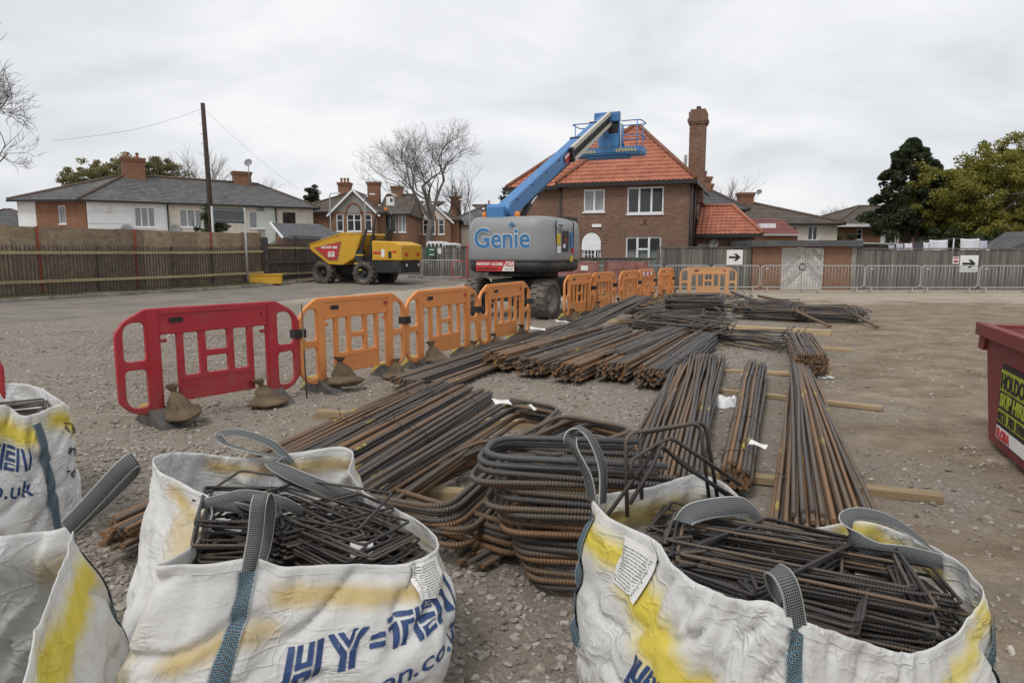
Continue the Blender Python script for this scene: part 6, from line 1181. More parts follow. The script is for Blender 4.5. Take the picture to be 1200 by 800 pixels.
def decal(bag, root, me, u0, t0, su, st, slope=0.0, mat='bag_print', name='print', off=.0035):
    bm = bmesh.new(); bm.from_mesh(me); xs_ = [v.co.x for v in bm.verts]; ys_ = [v.co.y for v in bm.verts]; g = .02
    for ax, lo, hi in ((0, min(xs_), max(xs_)), (1, min(ys_), max(ys_))):
        k = math.ceil(lo/g)
        while k*g < hi:
            n_ = V(1, 0, 0) if ax == 0 else V(0, 1, 0); bmesh.ops.bisect_plane(bm, geom=bm.verts[:]+bm.edges[:]+bm.faces[:], plane_co=n_*(k*g), plane_no=n_); k += 1
    for v in bm.verts: x, y = v.co.x, v.co.y; v.co = bag.on(u0+x/su, t0+(y+slope*x)/st, off)
    m2 = bpy.data.meshes.new(name); bm.to_mesh(m2); bm.free(); m2.materials.clear(); m2.materials.append(W[mat]); o = link_obj(name, m2); adopt(o, root, True); return o
def hyten(h, wu, part=None):
    rc = lambda a, b, c, d: [(a, b), (c, b), (c, d), (a, d)]; P = []
    P += [rc(0, 0, .2, 1), rc(.28, .56, .45, 1), rc(.28, .42, .80, .56), rc(.63, .56, .80, 1), rc(.28, 0, .45, .22), rc(.28, .22, .80, .34), rc(.63, 0, .80, .22), rc(.88, 0, 1.08, 1)]
    P += [[(1.2, 1), (1.4, 1), (1.80, .46), (1.80, 0), (1.60, 0), (1.60, .42)], [(1.5, 1), (1.68, 1), (1.84, .76), (1.84, .56)], [(1.84, .56), (1.84, .76), (2.0, 1), (2.18, 1)], [(2.28, 1), (2.48, 1), (2.08, .42), (2.08, 0), (1.88, 0), (1.88, .46)]]
    P += [rc(2.55, .55, 3.02, .70), rc(2.55, .30, 3.02, .45)]
    P += [rc(3.12, .86, 4.15, 1), rc(3.12, .62, 3.59, .76), rc(3.40, 0, 3.59, .62), rc(3.69, .62, 4.15, .76), rc(3.69, 0, 3.88, .62)]
    P += [rc(4.25, 0, 4.45, 1), rc(4.54, .86, 5.22, 1), rc(4.54, .62, 5.22, .76), rc(4.54, .50, 4.74, .62), rc(4.54, .36, 5.22, .50), rc(4.54, .12, 4.74, .24), rc(4.54, 0, 5.22, .13), rc(4.54, .24, 5.22, .29)]
    P += [rc(5.32, 0, 5.52, 1), [(5.6, 1), (5.82, 1), (6.22, 0), (6.0, 0)], rc(6.3, 0, 6.5, 1)]
    mb = MB()
    for i, p in enumerate(P):
        if part and not (part[0] <= p[0][0] <= part[1]): continue
        mb.poly([(x*wu, y*h, 0) for x, y in p])
    return mb.mesh('print')
def ribbon(parent, pts, wdirs, width, mat='webbing', name='lifting_loop', th=.004, n=7):
    P = catmull(pts, n); Wd = catmull(wdirs, n); mb = MB(); L = 0; k = 0; prev = None
    rows = []
    for i, (p, w_) in enumerate(zip(P, Wd)):
        t = (P[min(i+1, len(P)-1)]-P[max(i-1, 0)]).normalized(); w_ = (w_-t*w_.dot(t)); w_ = w_.normalized() if w_.length > 1e-5 else t.orthogonal().normalized(); nn = t.cross(w_)
        if i: L += (p-P[i-1]).length
        b = len(mb.v); mb.v += [tuple(p+w_*(width*(a-.5))+nn*(c*th)) for c in (-.5, .5) for a in (0, .5, 1)]; rows.append((b, L))
    for (a, la), (b, lb_) in zip(rows, rows[1:]):
        for q in range(2):
            x0_, x1_ = q*.5, (q+1)*.5
            mb.face((a+3+q, a+4+q, b+4+q, b+3+q), ((x0_, la), (x1_, la), (x1_, lb_), (x0_, lb_)), True); mb.face((a+q, b+q, b+1+q, a+1+q), ((x0_, la), (x0_, lb_), (x1_, lb_), (x1_, la)), True)
        mb.face((a, a+3, b+3, b), ((0, la), (0, la), (0, lb_), (0, lb_))); mb.face((a+2, b+2, b+5, a+5), ((1, la), (1, lb_), (1, lb_), (1, la)))
    return mb.build(name, W[mat], parent, True)
def sew(bag, root, u, t0, t1, width=.05, n=9, du=0.0, mat='webbing_blue', name='sewn_strap', k=.006):
    pts = [bag.on(u+du*i/n, t0+(t1-t0)*i/n, k) for i in range(n+1)]; M_ = 40; hw = width/2/.95; ln = (bag.S(u, t1)-bag.S(u+du, t0)).length; MB().grid(lambda a, b: bag.on(u+du*b+(a-.5)*2*hw, t0+(t1-t0)*b, .007), 4, M_, False, True, (1, ln)).build(name, W[mat], root, True); wd = [(bag.S(u+.03+du*i/n, t0+(t1-t0)*i/n)-bag.S(u-.03+du*i/n, t0+(t1-t0)*i/n)).normalized() for i in range(n+1)]
    return pts[-1], wd[-1]
def loop(root, spec, width=.05, name='lifting_loop', start=None, face=None):
    P = [D(*a) for a, w_ in spec]; Wd = [V(*w_).normalized() for a, w_ in spec]
    if start is not None: P = [start[0]]+P; Wd = [start[1]]+Wd
    if face is not None:                                   # strap lies with its broad side outwards
        for i in range(len(P)): t_ = (P[min(i+1, len(P)-1)]-P[max(i-1, 0)]).normalized(); n_ = V(*face).normalized(); Wd[i] = t_.cross(n_).normalized()*(1 if i == 0 or Wd[i-1].dot(t_.cross(n_)) > 0 else -1)
    ribbon(root, P, Wd, width, 'webbing', name)
stir_var = []
for k, (a, b) in enumerate(((.62, .29), (.52, .25), (.69, .32))): stir_var.append(stir_mesh(a, b, .0058, .08).mesh('stirrup', W['steel_dark']))
for m_, (a, b) in zip(stir_var, ((.62, .29), (.52, .25), (.69, .32))): m_.transform(Matrix.Translation((-a/2, -b/2, 0)))
SDIM = ((.62, .29), (.52, .25), (.69, .32))
def inside(poly, x, y):
    c = False; j = len(poly)-1
    for i in range(len(poly)):
        if (poly[i][1] > y) != (poly[j][1] > y) and x < (poly[j][0]-poly[i][0])*(y-poly[i][1])/(poly[j][1]-poly[i][1])+poly[i][0]: c = not c
        j = i
    return c
def fill(bag, groups, label, gname, seed):
    rg = random.Random(seed); c = bag.bc; cache = {}
    def ring(z):
        k = round(z, 2)
        if k not in cache:
            P = []
            for i in range(48):
                u = 4*i/48; best = min((abs(bag.S(u, t_/24).z-k), t_) for t_ in range(6, 25))[1]; p = bag.S(u, best/24); d = V(p.x-c.x, p.y-c.y); P.append((c.x+d.x*.96, c.y+d.y*.96))
            cache[k] = P
        return cache[k]
    for (ox, oy, yaw, n, z0, z1, var, tx, ty, jit) in groups:
        for i in range(n):
            t_ = i/max(1, n-1); a_, b_ = SDIM[var]
            for tr in range(24):
                sh = max(0, 1-tr*.05); z = z0+.045+(z1-z0)*t_+rg.uniform(-.004, .004); x = c.x+ox*sh+rg.gauss(0, jit*.6); y = c.y+oy*sh+rg.gauss(0, jit*.6)+(t_-.5)*.05*sh; e = (tx+rg.gauss(0, .03), ty+rg.gauss(0, .03), yaw+rg.gauss(0, .035)); m_ = Matrix.Translation((x, y, z)) @ (Matrix.Rotation(e[2], 4, 'Z') @ Matrix.Rotation(e[1], 4, 'Y') @ Matrix.Rotation(e[0], 4, 'X'))
                cor = [m_ @ V(sx_*a_/2, sy_*b_/2, 0) for sx_ in (-1.01, 1.01) for sy_ in (-1.03, 1.03)]
                if all(inside(ring(min(q.z, .6)), q.x, q.y) for q in cor): break
            else: continue
            o = link_obj('stirrup', stir_var[var]); o.location = (x, y, z); o.rotation_euler = e; dd = V(ox, oy); wh = 'middle' if dd.length < .13 else (('back' if oy > .12 else 'front' if oy < -.08 else '')+(' left' if ox < -.1 else ' right' if ox > .1 else '')).strip(); tag(o, label.replace('stirrup', 'stirrup lying in the %s stack' % wh, 1).replace('heaped ', ''), 'stirrup', gname)
# --- left open bag
B1 = Bag([(0, (182, 667, 1.90)), (.12, (232, 666, 1.93)), (.3, (300, 658, 2.02)), (.38, (330, 667, 2.06)), (.55, (390, 664, 2.14)), (.75, (458, 665, 2.22)), (.88, (492, 658, 2.28)), (1.0, (516, 640, 2.40)), (1.15, (498, 618, 2.55)), (1.4, (455, 592, 2.78)), (1.65, (424, 576, 2.95)), (1.8, (410, 553, 3.02)), (1.92, (414, 533, 3.08)), (2.04, (398, 525, 3.12)), (2.25, (340, 533, 3.06)), (2.45, (290, 538, 2.98)), (2.75, (215, 532, 2.86)), (2.95, (180, 538, 2.74)), (3.08, (182, 552, 2.64)), (3.3, (222, 574, 2.52)), (3.45, (247, 592, 2.42)), (3.6, (234, 632, 2.22)), (3.8, (200, 658, 2.02))],
         [(-1.16, 1.72), (-.20, 2.22), (-.66, 3.10), (-1.55, 2.62)], 1)
b1 = make_bag(B1, 'open white bulk bag of stirrups at the lower left with HY=TEN lettering', [], [(.12, .60, .36, .70, .05, .85), (.40, .86, .95, .80, .055, 1.0), (3.35, .80, 3.75, .62, .10, .75), (3.9, .55, 4.05, .30, .09, .7), (2.1, .90, 2.6, .93, .04, .9), (1.9, .90, 2.2, .86, .05, .8), (1.05, .82, 1.4, .86, .04, .6), (3.2, .93, 3.4, .86, .04, .9)])
SUR = 1.0
decal(B1, b1, hyten(.135, .090), .43, .42, 1.02, .72, .24, name='brand_print')
decal(B1, b1, text_mesh('hy-ten.co.uk', .115, .001), .50, .25, 1.02, .72, .24, name='web_print')
top, wd = sew(B1, b1, .27, .02, .95, .052)
loop(b1, start=(top, wd), spec=[((299, 628, 2.04), (1, .4, 0)), ((303, 590, 2.06), (1, .4, 0)), ((309, 579, 2.12), (1, .4, 0)), ((316, 598, 2.17), (.6, .9, 0)), ((312, 630, 2.16), (.6, .9, 0)), ((303, 658, 2.10), (.7, .7, 0))], width=.048)
sew(B1, b1, 3.62, .35, .93, .05, du=-.12)
loop(b1, [((238, 590, 2.40), (.2, .6, .8)), ((262, 584, 2.36), (0, .6, .8)), ((290, 580, 2.32), (0, .5, .9)), ((330, 588, 2.36), (.2, .8, .5)), ((352, 602, 2.46), (.2, .8, .5)), ((330, 612, 2.5), (.1, .6, .8)), ((285, 596, 2.46), (.1, .6, .8)), ((242, 591, 2.43), (.1, .6, .8))], .040)
loop(b1, [((341, 542, 3.02), (.2, 1, .3)), ((318, 520, 3.05), (.2, 1, .4)), ((282, 507, 3.08), (.1, 1, .4)), ((258, 509, 3.06), (-.5, .8, .4)), ((264, 520, 2.98), (-.3, 1, 0)), ((295, 529, 2.96), (.1, 1, -.2)), ((335, 537, 2.98), (.2, 1, 0))], .045)
loop(b1, [((318, 544, 2.78), (-.2, 1, .2)), ((345, 557, 2.74), (-.1, .8, .7)), ((380, 571, 2.74), (0, .7, .8)), ((426, 586, 2.84), (.2, 1, .3))], .062); loop(b1, [((330, 541, 2.95), (0, 1, 0)), ((318, 544, 2.79), (.5, .5, 0)), ((350, 565, 2.78), (0, .6, .8)), ((426, 589, 2.86), (.2, 1, .3))], .05)
def pouch(bag, root, u, t, w_, h, rows=13):
    decal(bag, root, MB().poly([(0, 0, 0), (w_, 0, 0), (w_, h, 0), (0, h, 0)]).mesh('p'), u, t, 1.0, .75, -.05, 'paper', 'document_pouch', .009); rg = random.Random(2); mb = MB()
    for i in range(rows):
        y = h*.06+i*h*.068; x = w_*.10
        while x < w_*.86: l = rg.uniform(.004, .016); mb.poly([(x, y, 0), (min(x+l, w_*.9), y, 0), (min(x+l, w_*.9), y+h*.02, 0), (x, y+h*.02, 0)]); x += l+.003
    decal(bag, root, mb.mesh('p'), u, t, 1.0, .75, -.05, 'ink', 'small_print', .0105)
pouch(B1, b1, .83, .765, .115, .165)
fill(B1, [(-.20, .22, .34, 28, .34, .62, 2, .10, -.03, .025), (.24, .06, -.40, 28, .26, .57, 0, -.10, .12, .025), (-.06, -.20, .55, 28, .28, .60, 0, -.08, -.03, .03), (-.24, .05, 1.95, 18, .40, .64, 1, .14, .06, .03), (.14, .34, .15, 20, .34, .60, 2, .12, .02, .03), (.05, .12, -.15, 14, .44, .63, 2, .02, .04, .04), (.30, .22, .9, 14, .36, .55, 1, .05, .08, .03), (-.02, -.02, .45, 22, .40, .60, 2, -.02, .02, .05), (.30, -.06, -.55, 16, .34, .54, 1, -.06, .1, .04)], 'dark steel stirrup heaped inside the lower left open bag', 'stirrups in the lower left bag', 1)
pl = paper_tag(tuple(D(424, 652, 2.36)), .35, (.085, .11), 'perforated grey tag lying on the stirrups in the lower left bag', 1.0)
# --- right bag
B2 = Bag([(0, (693, 586, 2.36)), (.1, (712, 609, 2.20)), (.28, (765, 635, 1.96)), (.42, (790, 667, 1.80)), (.55, (812, 684, 1.70)), (.75, (847, 702, 1.59)), (.9, (872, 708, 1.54)), (1.0, (900, 708, 1.52)), (1.12, (938, 728, 1.53)), (1.3, (985, 747, 1.56)), (1.5, (1037, 764, 1.60)), (1.68, (1076, 768, 1.64)), (1.85, (1118, 750, 1.72)), (2.0, (1147, 712, 1.84)), (2.1, (1150, 690, 1.94)), (2.25, (1121, 659, 2.12)), (2.38, (1090, 641, 2.24)), (2.55, (1045, 622, 2.38)), (2.68, (1010, 612, 2.46)), (2.85, (955, 621, 2.55)), (3.0, (915, 630, 2.60)), (3.1, (893, 618, 2.62)), (3.2, (874, 592, 2.62)), (3.32, (845, 566, 2.62)), (3.45, (813, 558, 2.60)), (3.65, (765, 572, 2.52)), (3.85, (716, 580, 2.42))],
         [(.18, 2.36), (.56, 1.42), (1.38, 1.72), (1.10, 2.66)], 2, b1=.08, b2=.05)
b2 = make_bag(B2, 'open white bulk bag of stirrups at the lower right with yellow sprayed bands', [(.02, .86, .22, .84, .06, 1.1), (.28, .78, .62, .62, .075, 1.2), (.62, .62, .95, .60, .06, 1.1), (1.12, .66, 1.30, .62, .07, .9), (1.7, .72, 2.02, .93, .05, .8), (2.0, .96, 2.1, .85, .04, .9), (2.35, .86, 2.6, .90, .05, .9), (3.05, .95, 3.2, .97, .03, .7), (3.55, .86, 3.85, .86, .05, .5), (2.62, .95, 2.75, .95, .035, .9)], [(3.4, .80, 3.9, .84, .08, .8), (2.4, .85, 3.0, .86, .06, .6)])
decal(B2, b2, hyten(.13, .088), .44, .43, 1.0, .75, -.06, name='brand_print'); decal(B2, b2, text_mesh('hy-ten.co.uk', .11, .001), .46, .24, 1.0, .75, -.04, name='web_print')
decal(B2, b2, hyten(.12, .085), 1.78, .45, 1.0, .75, 0, name='brand_print')
pouch(B2, b2, .17, .74, .16, .17, 12)
st2 = sew(B2, b2, 1.10, .05, .96, .055); loop(b2, start=st2, spec=[((927, 694, 1.53), (1, .3, .1)), ((916, 672, 1.56), (1, .4, .2)), ((905, 668, 1.62), (.8, .7, 0)), ((906, 688, 1.68), (.6, .9, 0)), ((915, 705, 1.68), (.6, .9, 0))], width=.052)
sew(B2, b2, .03, .25, .95, .05); loop(b2, [((694, 588, 2.35), (.6, -.9, 0)), ((688, 556, 2.34), (.6, -.9, 0)), ((672, 524, 2.35), (.6, -.9, 0)), ((668, 508, 2.37), (.5, .9, 0)), ((679, 502, 2.39), (.3, 1, 0)), ((693, 514, 2.37), (.5, .9, 0)), ((706, 548, 2.35), (.6, .8, 0)), ((706, 590, 2.33), (.6, .8, 0))], .052)
loop(b2, [((800, 612, 2.18), (.1, 1, .2)), ((815, 600, 2.22), (.1, 1, .6)), ((845, 594, 2.28), (.1, 1, .6)), ((875, 594, 2.42), (.2, 1, .4)), ((894, 612, 2.58), (.4, 1, .0))], .075)
loop(b2, [((1106, 656, 2.20), (-.3, .8, .4)), ((1078, 632, 2.22), (-.3, .8, .5)), ((1046, 611, 2.24), (-.2, .8, .6)), ((1012, 602, 2.22), (0, .8, .6)), ((992, 607, 2.18), (-.6, .6, .4)), ((998, 627, 2.12), (-.2, .2, 1)), ((1025, 643, 2.10), (0, .1, 1)), ((1062, 648, 2.12), (0, .1, 1)), ((1104, 658, 2.16), (-.2, .4, .8))], .05)
sew(B2, b2, 2.05, .1, .9, .05); sew(B2, b2, 2.32, .3, .97, .05)
fill(B2, [(.12, -.12, -.30, 32, .30, .625, 2, -.06, .05, .02), (.0, .22, -.5, 26, .34, .58, 0, .05, .06, .03), (-.25, .12, .75, 26, .34, .63, 2, -.05, .06, .03), (.05, .02, -.38, 16, .44, .62, 2, -.04, .04, .03), (-.12, -.22, -.55, 18, .42, .62, 1, -.08, .02, .03), (.3, .08, -.25, 20, .30, .54, 0, -.10, .08, .03), (-.38, .36, .2, 12, .36, .55, 1, .05, .0, .04)], 'dark steel stirrup heaped inside the lower right bag', 'stirrups in the lower right bag', 2)
# tall links standing up in the left corner of the right bag
tl = [[(735, 605, 2.34), (733, 508, 2.36), (820, 495, 2.52), (833, 600, 2.5)], [(742, 560, 2.28), (738, 540, 2.28), (770, 520, 2.36), (786, 512, 2.40), (868, 568, 2.5)], [(738, 590, 2.22), (768, 540, 2.30), (774, 520, 2.34), (800, 545, 2.4), (872, 590, 2.5)], [(752, 585, 2.3), (750, 508, 2.4), (826, 494, 2.56), (842, 590, 2.54)], [(712, 603, 2.28), (771, 522, 2.36), (779, 526, 2.42), (884, 604, 2.54)]]
for k, q in enumerate(tl):
    tag(MB().tube(fillet([D(*p) for p in q], .045, 5), .0075, 8).build('link', W['steel_dark']), ('tall square link standing in the left corner of the right bag', 'bent link leaning in front of the tall square link', 'lowest slanting link beside the left loop of the right bag', 'second tall link just behind the tall square one', 'shallow roof shaped link across the left corner of the right bag')[k], 'link', 'links standing in the right bag')
# --- far left bag and near left bag
B3 = Bag([(0, (-120, 520, 3.1)), (.3, (-40, 492, 3.3)), (.55, (4, 476, 3.48)), (.7, (24, 488, 3.5)), (.82, (40, 487, 3.55)), (1.0, (72, 474, 3.72)), (1.1, (80, 478, 3.84)), (1.4, (52, 458, 4.1)), (1.7, (48, 456, 4.28)), (2.0, (20, 450, 4.45)), (2.5, (-50, 452, 4.2)), (3.0, (-140, 462, 3.95)), (3.5, (-140, 490, 3.5))], [(-3.10, 3.02), (-2.42, 3.62), (-2.88, 4.42), (-3.62, 3.85)], 3, b1=.05, b2=.03)
b3 = make_bag(B3, 'filled white bulk bag cut off by the left edge behind the near bag', [(.1, .86, .78, .84, .07, 1.1), (.95, .90, 1.1, .82, .06, 1.0)], [])
decal(B3, b3, hyten(.125, .085), .17, .55, .92, .75, .06, name='brand_print'); decal(B3, b3, text_mesh('hy-ten.co.uk', .125, .001), .10, .36, .92, .75, .06, name='web_print')
for i, s_ in enumerate(('This', 'only', 'from')): decal(B3, b3, text_mesh(s_, .085, .001), .99+.005*i, .78-.17*i, .92, .75, 0, 'bag_print_black', 'small_print')
sew(B3, b3, .93, .05, .93, .05, du=-.10)
fill(B3, [(.0, .1, .6, 14, .5, .68, 2, .03, .0, .04), (.1, -.1, .3, 12, .48, .66, 0, .03, .05, .04)], 'dark steel stirrup inside the bag at the left edge', 'stirrups in the far left bag', 3)
B4 = Bag([(0, (-330, 830, 1.05)), (.35, (-150, 850, 1.12)), (.7, (-40, 835, 1.28)), (1.0, (18, 822, 1.40)), (1.3, (44, 745, 1.62)), (1.6, (66, 690, 1.82)), (1.85, (84, 640, 2.0)), (2.0, (86, 620, 2.06)), (2.15, (60, 624, 2.06)), (2.4, (0, 630, 1.98)), (2.7, (-90, 640, 1.88)), (3.0, (-220, 660, 1.74)), (3.5, (-330, 750, 1.3))], [(-1.86, .86), (-.98, 1.16), (-1.20, 2.12), (-2.12, 1.86)], 4, b1=.08, b2=.05)
b4 = make_bag(B4, 'empty topped white bulk bag nearest the camera with a yellow band', [(1.15, .82, 1.5, .80, .09, 1.3), (1.5, .80, 1.85, .84, .06, 1.2)], [(1.95, .8, 2.2, .78, .09, .7)])
loop(b4, [((78, 618, 2.05), (.6, .6, .4)), ((105, 590, 2.02), (.5, .5, .7)), ((140, 552, 2.0), (.5, .5, .7)), ((158, 538, 2.02), (.6, .8, .2)), ((154, 552, 2.08), (.5, .6, .7)), ((118, 588, 2.08), (.5, .5, .7)), ((84, 618, 2.08), (.6, .6, .4))], .052, face=(.45, -.75, .5))
sew(B4, b4, 2.0, .2, .95, .05)
fill(B4, [(0, 0, .4, 14, .1, .26, 2, .02, 0, .05)], 'dark steel stirrup low in the bag nearest the camera', 'stirrups in the near left bag', 4)
# ------------------------------------------------------------------ trees
def skeleton(base, h, seed, spread=.55, trunk=.35, r0=.25, depth=5, kids_=(3, 4), up=.25, lean=(0, 0), ratio=.72, droop=0.0, trunk_segs=4):
    rg = random.Random(seed); tr = MB(); br = MB(); tips = []
    def grow(p, d, L, r, lv):
        n = 4 if lv < 3 else 3; pts = [p]; dd = d.copy()
        for i in range(n):
            dd = (dd+V(rg.uniform(-1, 1), rg.uniform(-1, 1), rg.uniform(-.6, .8))*.17+V(0, 0, up*.12-droop*lv*.03)).normalized(); pts.append(pts[-1]+dd*(L/n))
        rs_ = [r*(1-.45*i/n) for i in range(n+1)]; br.tube(pts, rs_, 6 if lv < 3 else (4 if lv < depth-1 else 3), cap=False)
        if lv >= depth: tips.append(pts[-1]); return
        m = rg.randint(*kids_)
        for k in range(m):
            t_ = rg.uniform(.35, 1.0) if k else 1.0; i0 = min(n-1, int(t_*n)); q = pts[i0].lerp(pts[i0+1], t_*n-i0) if t_ < 1 else pts[-1]
            a = rg.uniform(0, 6.283); sp = spread*rg.uniform(.6, 1.25); o_ = dd.orthogonal().normalized(); o_ = Quaternion(dd, a) @ o_; nd = (dd*math.cos(sp)+o_*math.sin(sp)+V(0, 0, up*.35)).normalized()
            grow(q, nd, L*ratio*rg.uniform(.8, 1.15), max(.006, r*(.52 if k else .62)*rg.uniform(.85, 1.1)), lv+1)
    base = V(*base); tp_ = base+V(lean[0], lean[1], h*trunk); pts = [base.lerp(tp_, i/trunk_segs)+V(rg.uniform(-.05, .05), rg.uniform(-.05, .05), 0)*(1 if i else 0) for i in range(trunk_segs+1)]
    tr.tube(pts, [r0*(1.25 if i == 0 else 1)*(1-.3*i/trunk_segs) for i in range(trunk_segs+1)], 10)
    m = rg.randint(4, 5)
    for k in range(m):
        a = 6.283*k/m+rg.uniform(-.3, .3); sp = spread*(.35 if k == 0 else rg.uniform(.7, 1.1)); d = V(math.cos(a)*math.sin(sp), math.sin(a)*math.sin(sp), math.cos(sp)); q = pts[-1].lerp(pts[-2], rg.uniform(0, .35)); grow(q, d, h*(1-trunk)*.40, r0*.5, 1)
    return tr, br, tips
def bare_tree(base, h, seed, label, bark='bark', **k):
    r = empty('bare_tree', base, 0, label, 'tree'); tr, br, tips = skeleton(base, h, seed, **k); tr.build('trunk', W[bark], r, True); br.build('crown', W[bark], r, True); return r
def leaf_mesh(centers, rads, per, size, seed, name, mat, parent, flat=.7, droop=0.0):
    r = np.random.default_rng(seed); C = np.repeat(np.array([c[:] for c in centers]), per, 0); Rr = np.repeat(np.array(rads), per); n = len(C)
    d = r.normal(size=(n, 3)); d /= np.linalg.norm(d, axis=1)[:, None]; rad = r.random(n)**.45; P = C+d*(Rr*rad)[:, None]*np.array([1, 1, flat]); P[:, 2] -= droop*Rr*rad**2
    a = r.normal(size=(n, 3)); a /= np.linalg.norm(a, axis=1)[:, None]; b = np.cross(a, r.normal(size=(n, 3))); b /= np.linalg.norm(b, axis=1)[:, None]; s = size*r.uniform(.6, 1.4, n)[:, None]
    vv = np.stack([P-a*s-b*s*.15, P+b*s*.55, P+a*s+b*s*.1, P-b*s*.5], 1).reshape(-1, 3); idx = np.arange(4*n, dtype=np.int32)
    me = bpy.data.meshes.new(name); me.vertices.add(4*n); me.vertices.foreach_set('co', vv.ravel()); me.loops.add(4*n); me.loops.foreach_set('vertex_index', idx); me.polygons.add(n); me.polygons.foreach_set('loop_start', np.arange(0, 4*n, 4, dtype=np.int32)); me.polygons.foreach_set('loop_total', np.full(n, 4, dtype=np.int32))
    ct = np.repeat(r.normal(.5, .2, len(centers)), per); tt = np.clip(ct+r.normal(0, .17, n), 0, 1); me.attributes.new('tint', 'FLOAT', 'POINT').data.foreach_set('value', np.repeat(tt, 4)); me.materials.append(W[mat]); me.update(); o = link_obj(name, me); adopt(o, parent, True); return o
def leafy(base, h, cr, seed, label, mat, nclump, per, size, lobes, trunk=.3, r0=.3, name='leafy_tree', bark='bark', shell=.5, crad=(.35, .75)):
    r = empty(name, base, 0, label, 'tree' if 'tree' in name else 'shrub'); tr, br, tips = skeleton(base, h, seed, spread=.75, trunk=trunk, r0=r0, depth=3, kids_=(2, 3), ratio=.75); tr.build('trunk', W[bark], r, True); br.build('limbs', W[bark], r, True)
    rg = random.Random(seed+1); cs, rs_ = [], []; tot = sum(q[3]*q[4]*q[5] for q in lobes)
    for (lx, ly, lz, ax, ay, az) in lobes:
        for i in range(max(6, int(nclump*ax*ay*az/tot))):
            d = V(rg.gauss(0, 1), rg.gauss(0, 1), rg.gauss(0, 1)).normalized(); q = (shell+(1-shell)*rg.random())*rg.uniform(.85, 1.08); cs.append(V(*base)+V(lx+d.x*ax*q, ly+d.y*ay*q, lz+d.z*az*q)); rs_.append(rg.uniform(*crad))
    leaf_mesh(cs, rs_, per, size, seed, 'crown', mat, r); return r
p = at_px(500, 47); bare_tree((p.x, 47, .2), 10.2, 11, 'large bare tree with spreading crown behind the dumper', spread=.78, trunk=.38, r0=.28, depth=7, kids_=(2, 4), up=.18, ratio=.76, lean=(.35, 0), bark='bark_pale')
p = at_px(541, 75); bare_tree((p.x, 75, .2), 10, 12, 'small bare tree behind the house left of the boom lift', spread=.6, trunk=.3, r0=.22, depth=5, kids_=(3, 4))
p = at_px(-62, 24); bare_tree((p.x, 24, .1), 8.6, 13, 'bare tree reaching in from the left edge', spread=.72, trunk=.36, r0=.19, depth=7, kids_=(2, 4), up=.16, ratio=.76)
p = at_px(243, 62); bare_tree((p.x, 62, .2), 10.2, 14, 'pale bare tree behind the telegraph pole', 'bark_pale', spread=.5, trunk=.3, r0=.16, depth=5, kids_=(3, 4))
p = at_px(303, 66); bare_tree((p.x, 66, .2), 8.8, 15, 'pale twiggy tree behind the right chimney of the terrace', 'bark_pale', spread=.5, trunk=.3, r0=.14, depth=5, kids_=(3, 4))
p = at_px(842, 70); bare_tree((p.x, 70, .2), 9.4, 16, 'pale bare tree to the right of the tall chimney', 'bark_pale', spread=.55, trunk=.3, r0=.16, depth=5, kids_=(3, 4))
p = at_px(974, 90); bare_tree((p.x, 90, .2), 7.4, 17, 'faint bare tree between the cream house and the brick house', 'bark_pale', spread=.6, trunk=.25, r0=.15, depth=5, kids_=(3, 4))
p = at_px(1022, 85); bare_tree((p.x, 85, .2), 8.0, 18, 'faint bare tree behind the brick house roof', 'bark_pale', spread=.5, trunk=.25, r0=.15, depth=5, kids_=(3, 3))
p = at_px(118, 62); leafy((p.x, 62, .2), 9, 3, 21, 'dull green tree behind the left chimney of the terrace', 'leaf_dull', 90, 90, .11, [(0, 0, 8.3, 3.2, 2.5, 1.5), (2.6, 0, 9.0, 1.9, 2, 1.3), (-2.2, 0, 7.7, 1.8, 2, 1.1)], shell=.3, crad=(.3, .6))
p = at_px(188, 64); leafy((p.x, 64, .2), 9, 3, 22, 'dull green tree just right of the left terrace chimney', 'leaf_dull', 60, 80, .11, [(0, 0, 9.0, 2.2, 2, 1.6), (1.6, 0, 8.4, 1.4, 1.5, 1.1)], shell=.25, crad=(.3, .6))
p = at_px(254, 40.5); leafy((p.x, 40.5, .2), 3.8, 1.2, 23, 'dark evergreen shrub behind the grey sign board', 'leaf_hedge', 40, 110, .07, [(0, 0, 3.2, .75, .7, 1.5), (-.5, 0, 2.6, .9, .7, .7)], name='evergreen_shrub', shell=.3, crad=(.2, .4), r0=.08)
for px, Y, h, lb_ in ((1026.5, 78, 6.9, 'dark round topped tree behind the brick house roof'), (369, 75, 8.9, 'dark conifer top between the brick house chimneys'), (581, 70, 6.4, 'small dark conifer left of the boom pivot'), (586, 72, 5.4, 'smaller conifer close beside the boom pivot')):
    p = at_px(px, Y); leafy((p.x, Y, .2), h, 1, int(px), lb_, 'leaf_hedge', 50, 90, .12, [(0, 0, h*.78, .9, .9, h*.22)], name='conifer_tree', shell=.2, crad=(.3, .5), r0=.12)
p = at_px(598, 40); leafy((p.x, 40, .2), 4.6, 1, 77, 'ivy covered shrub at the left corner of the large brick house', 'leaf_hedge', 60, 100, .09, [(0, 0, 3.4, .8, .8, 1.6)], name='ivy_shrub', shell=.3, crad=(.25, .4), r0=.08)
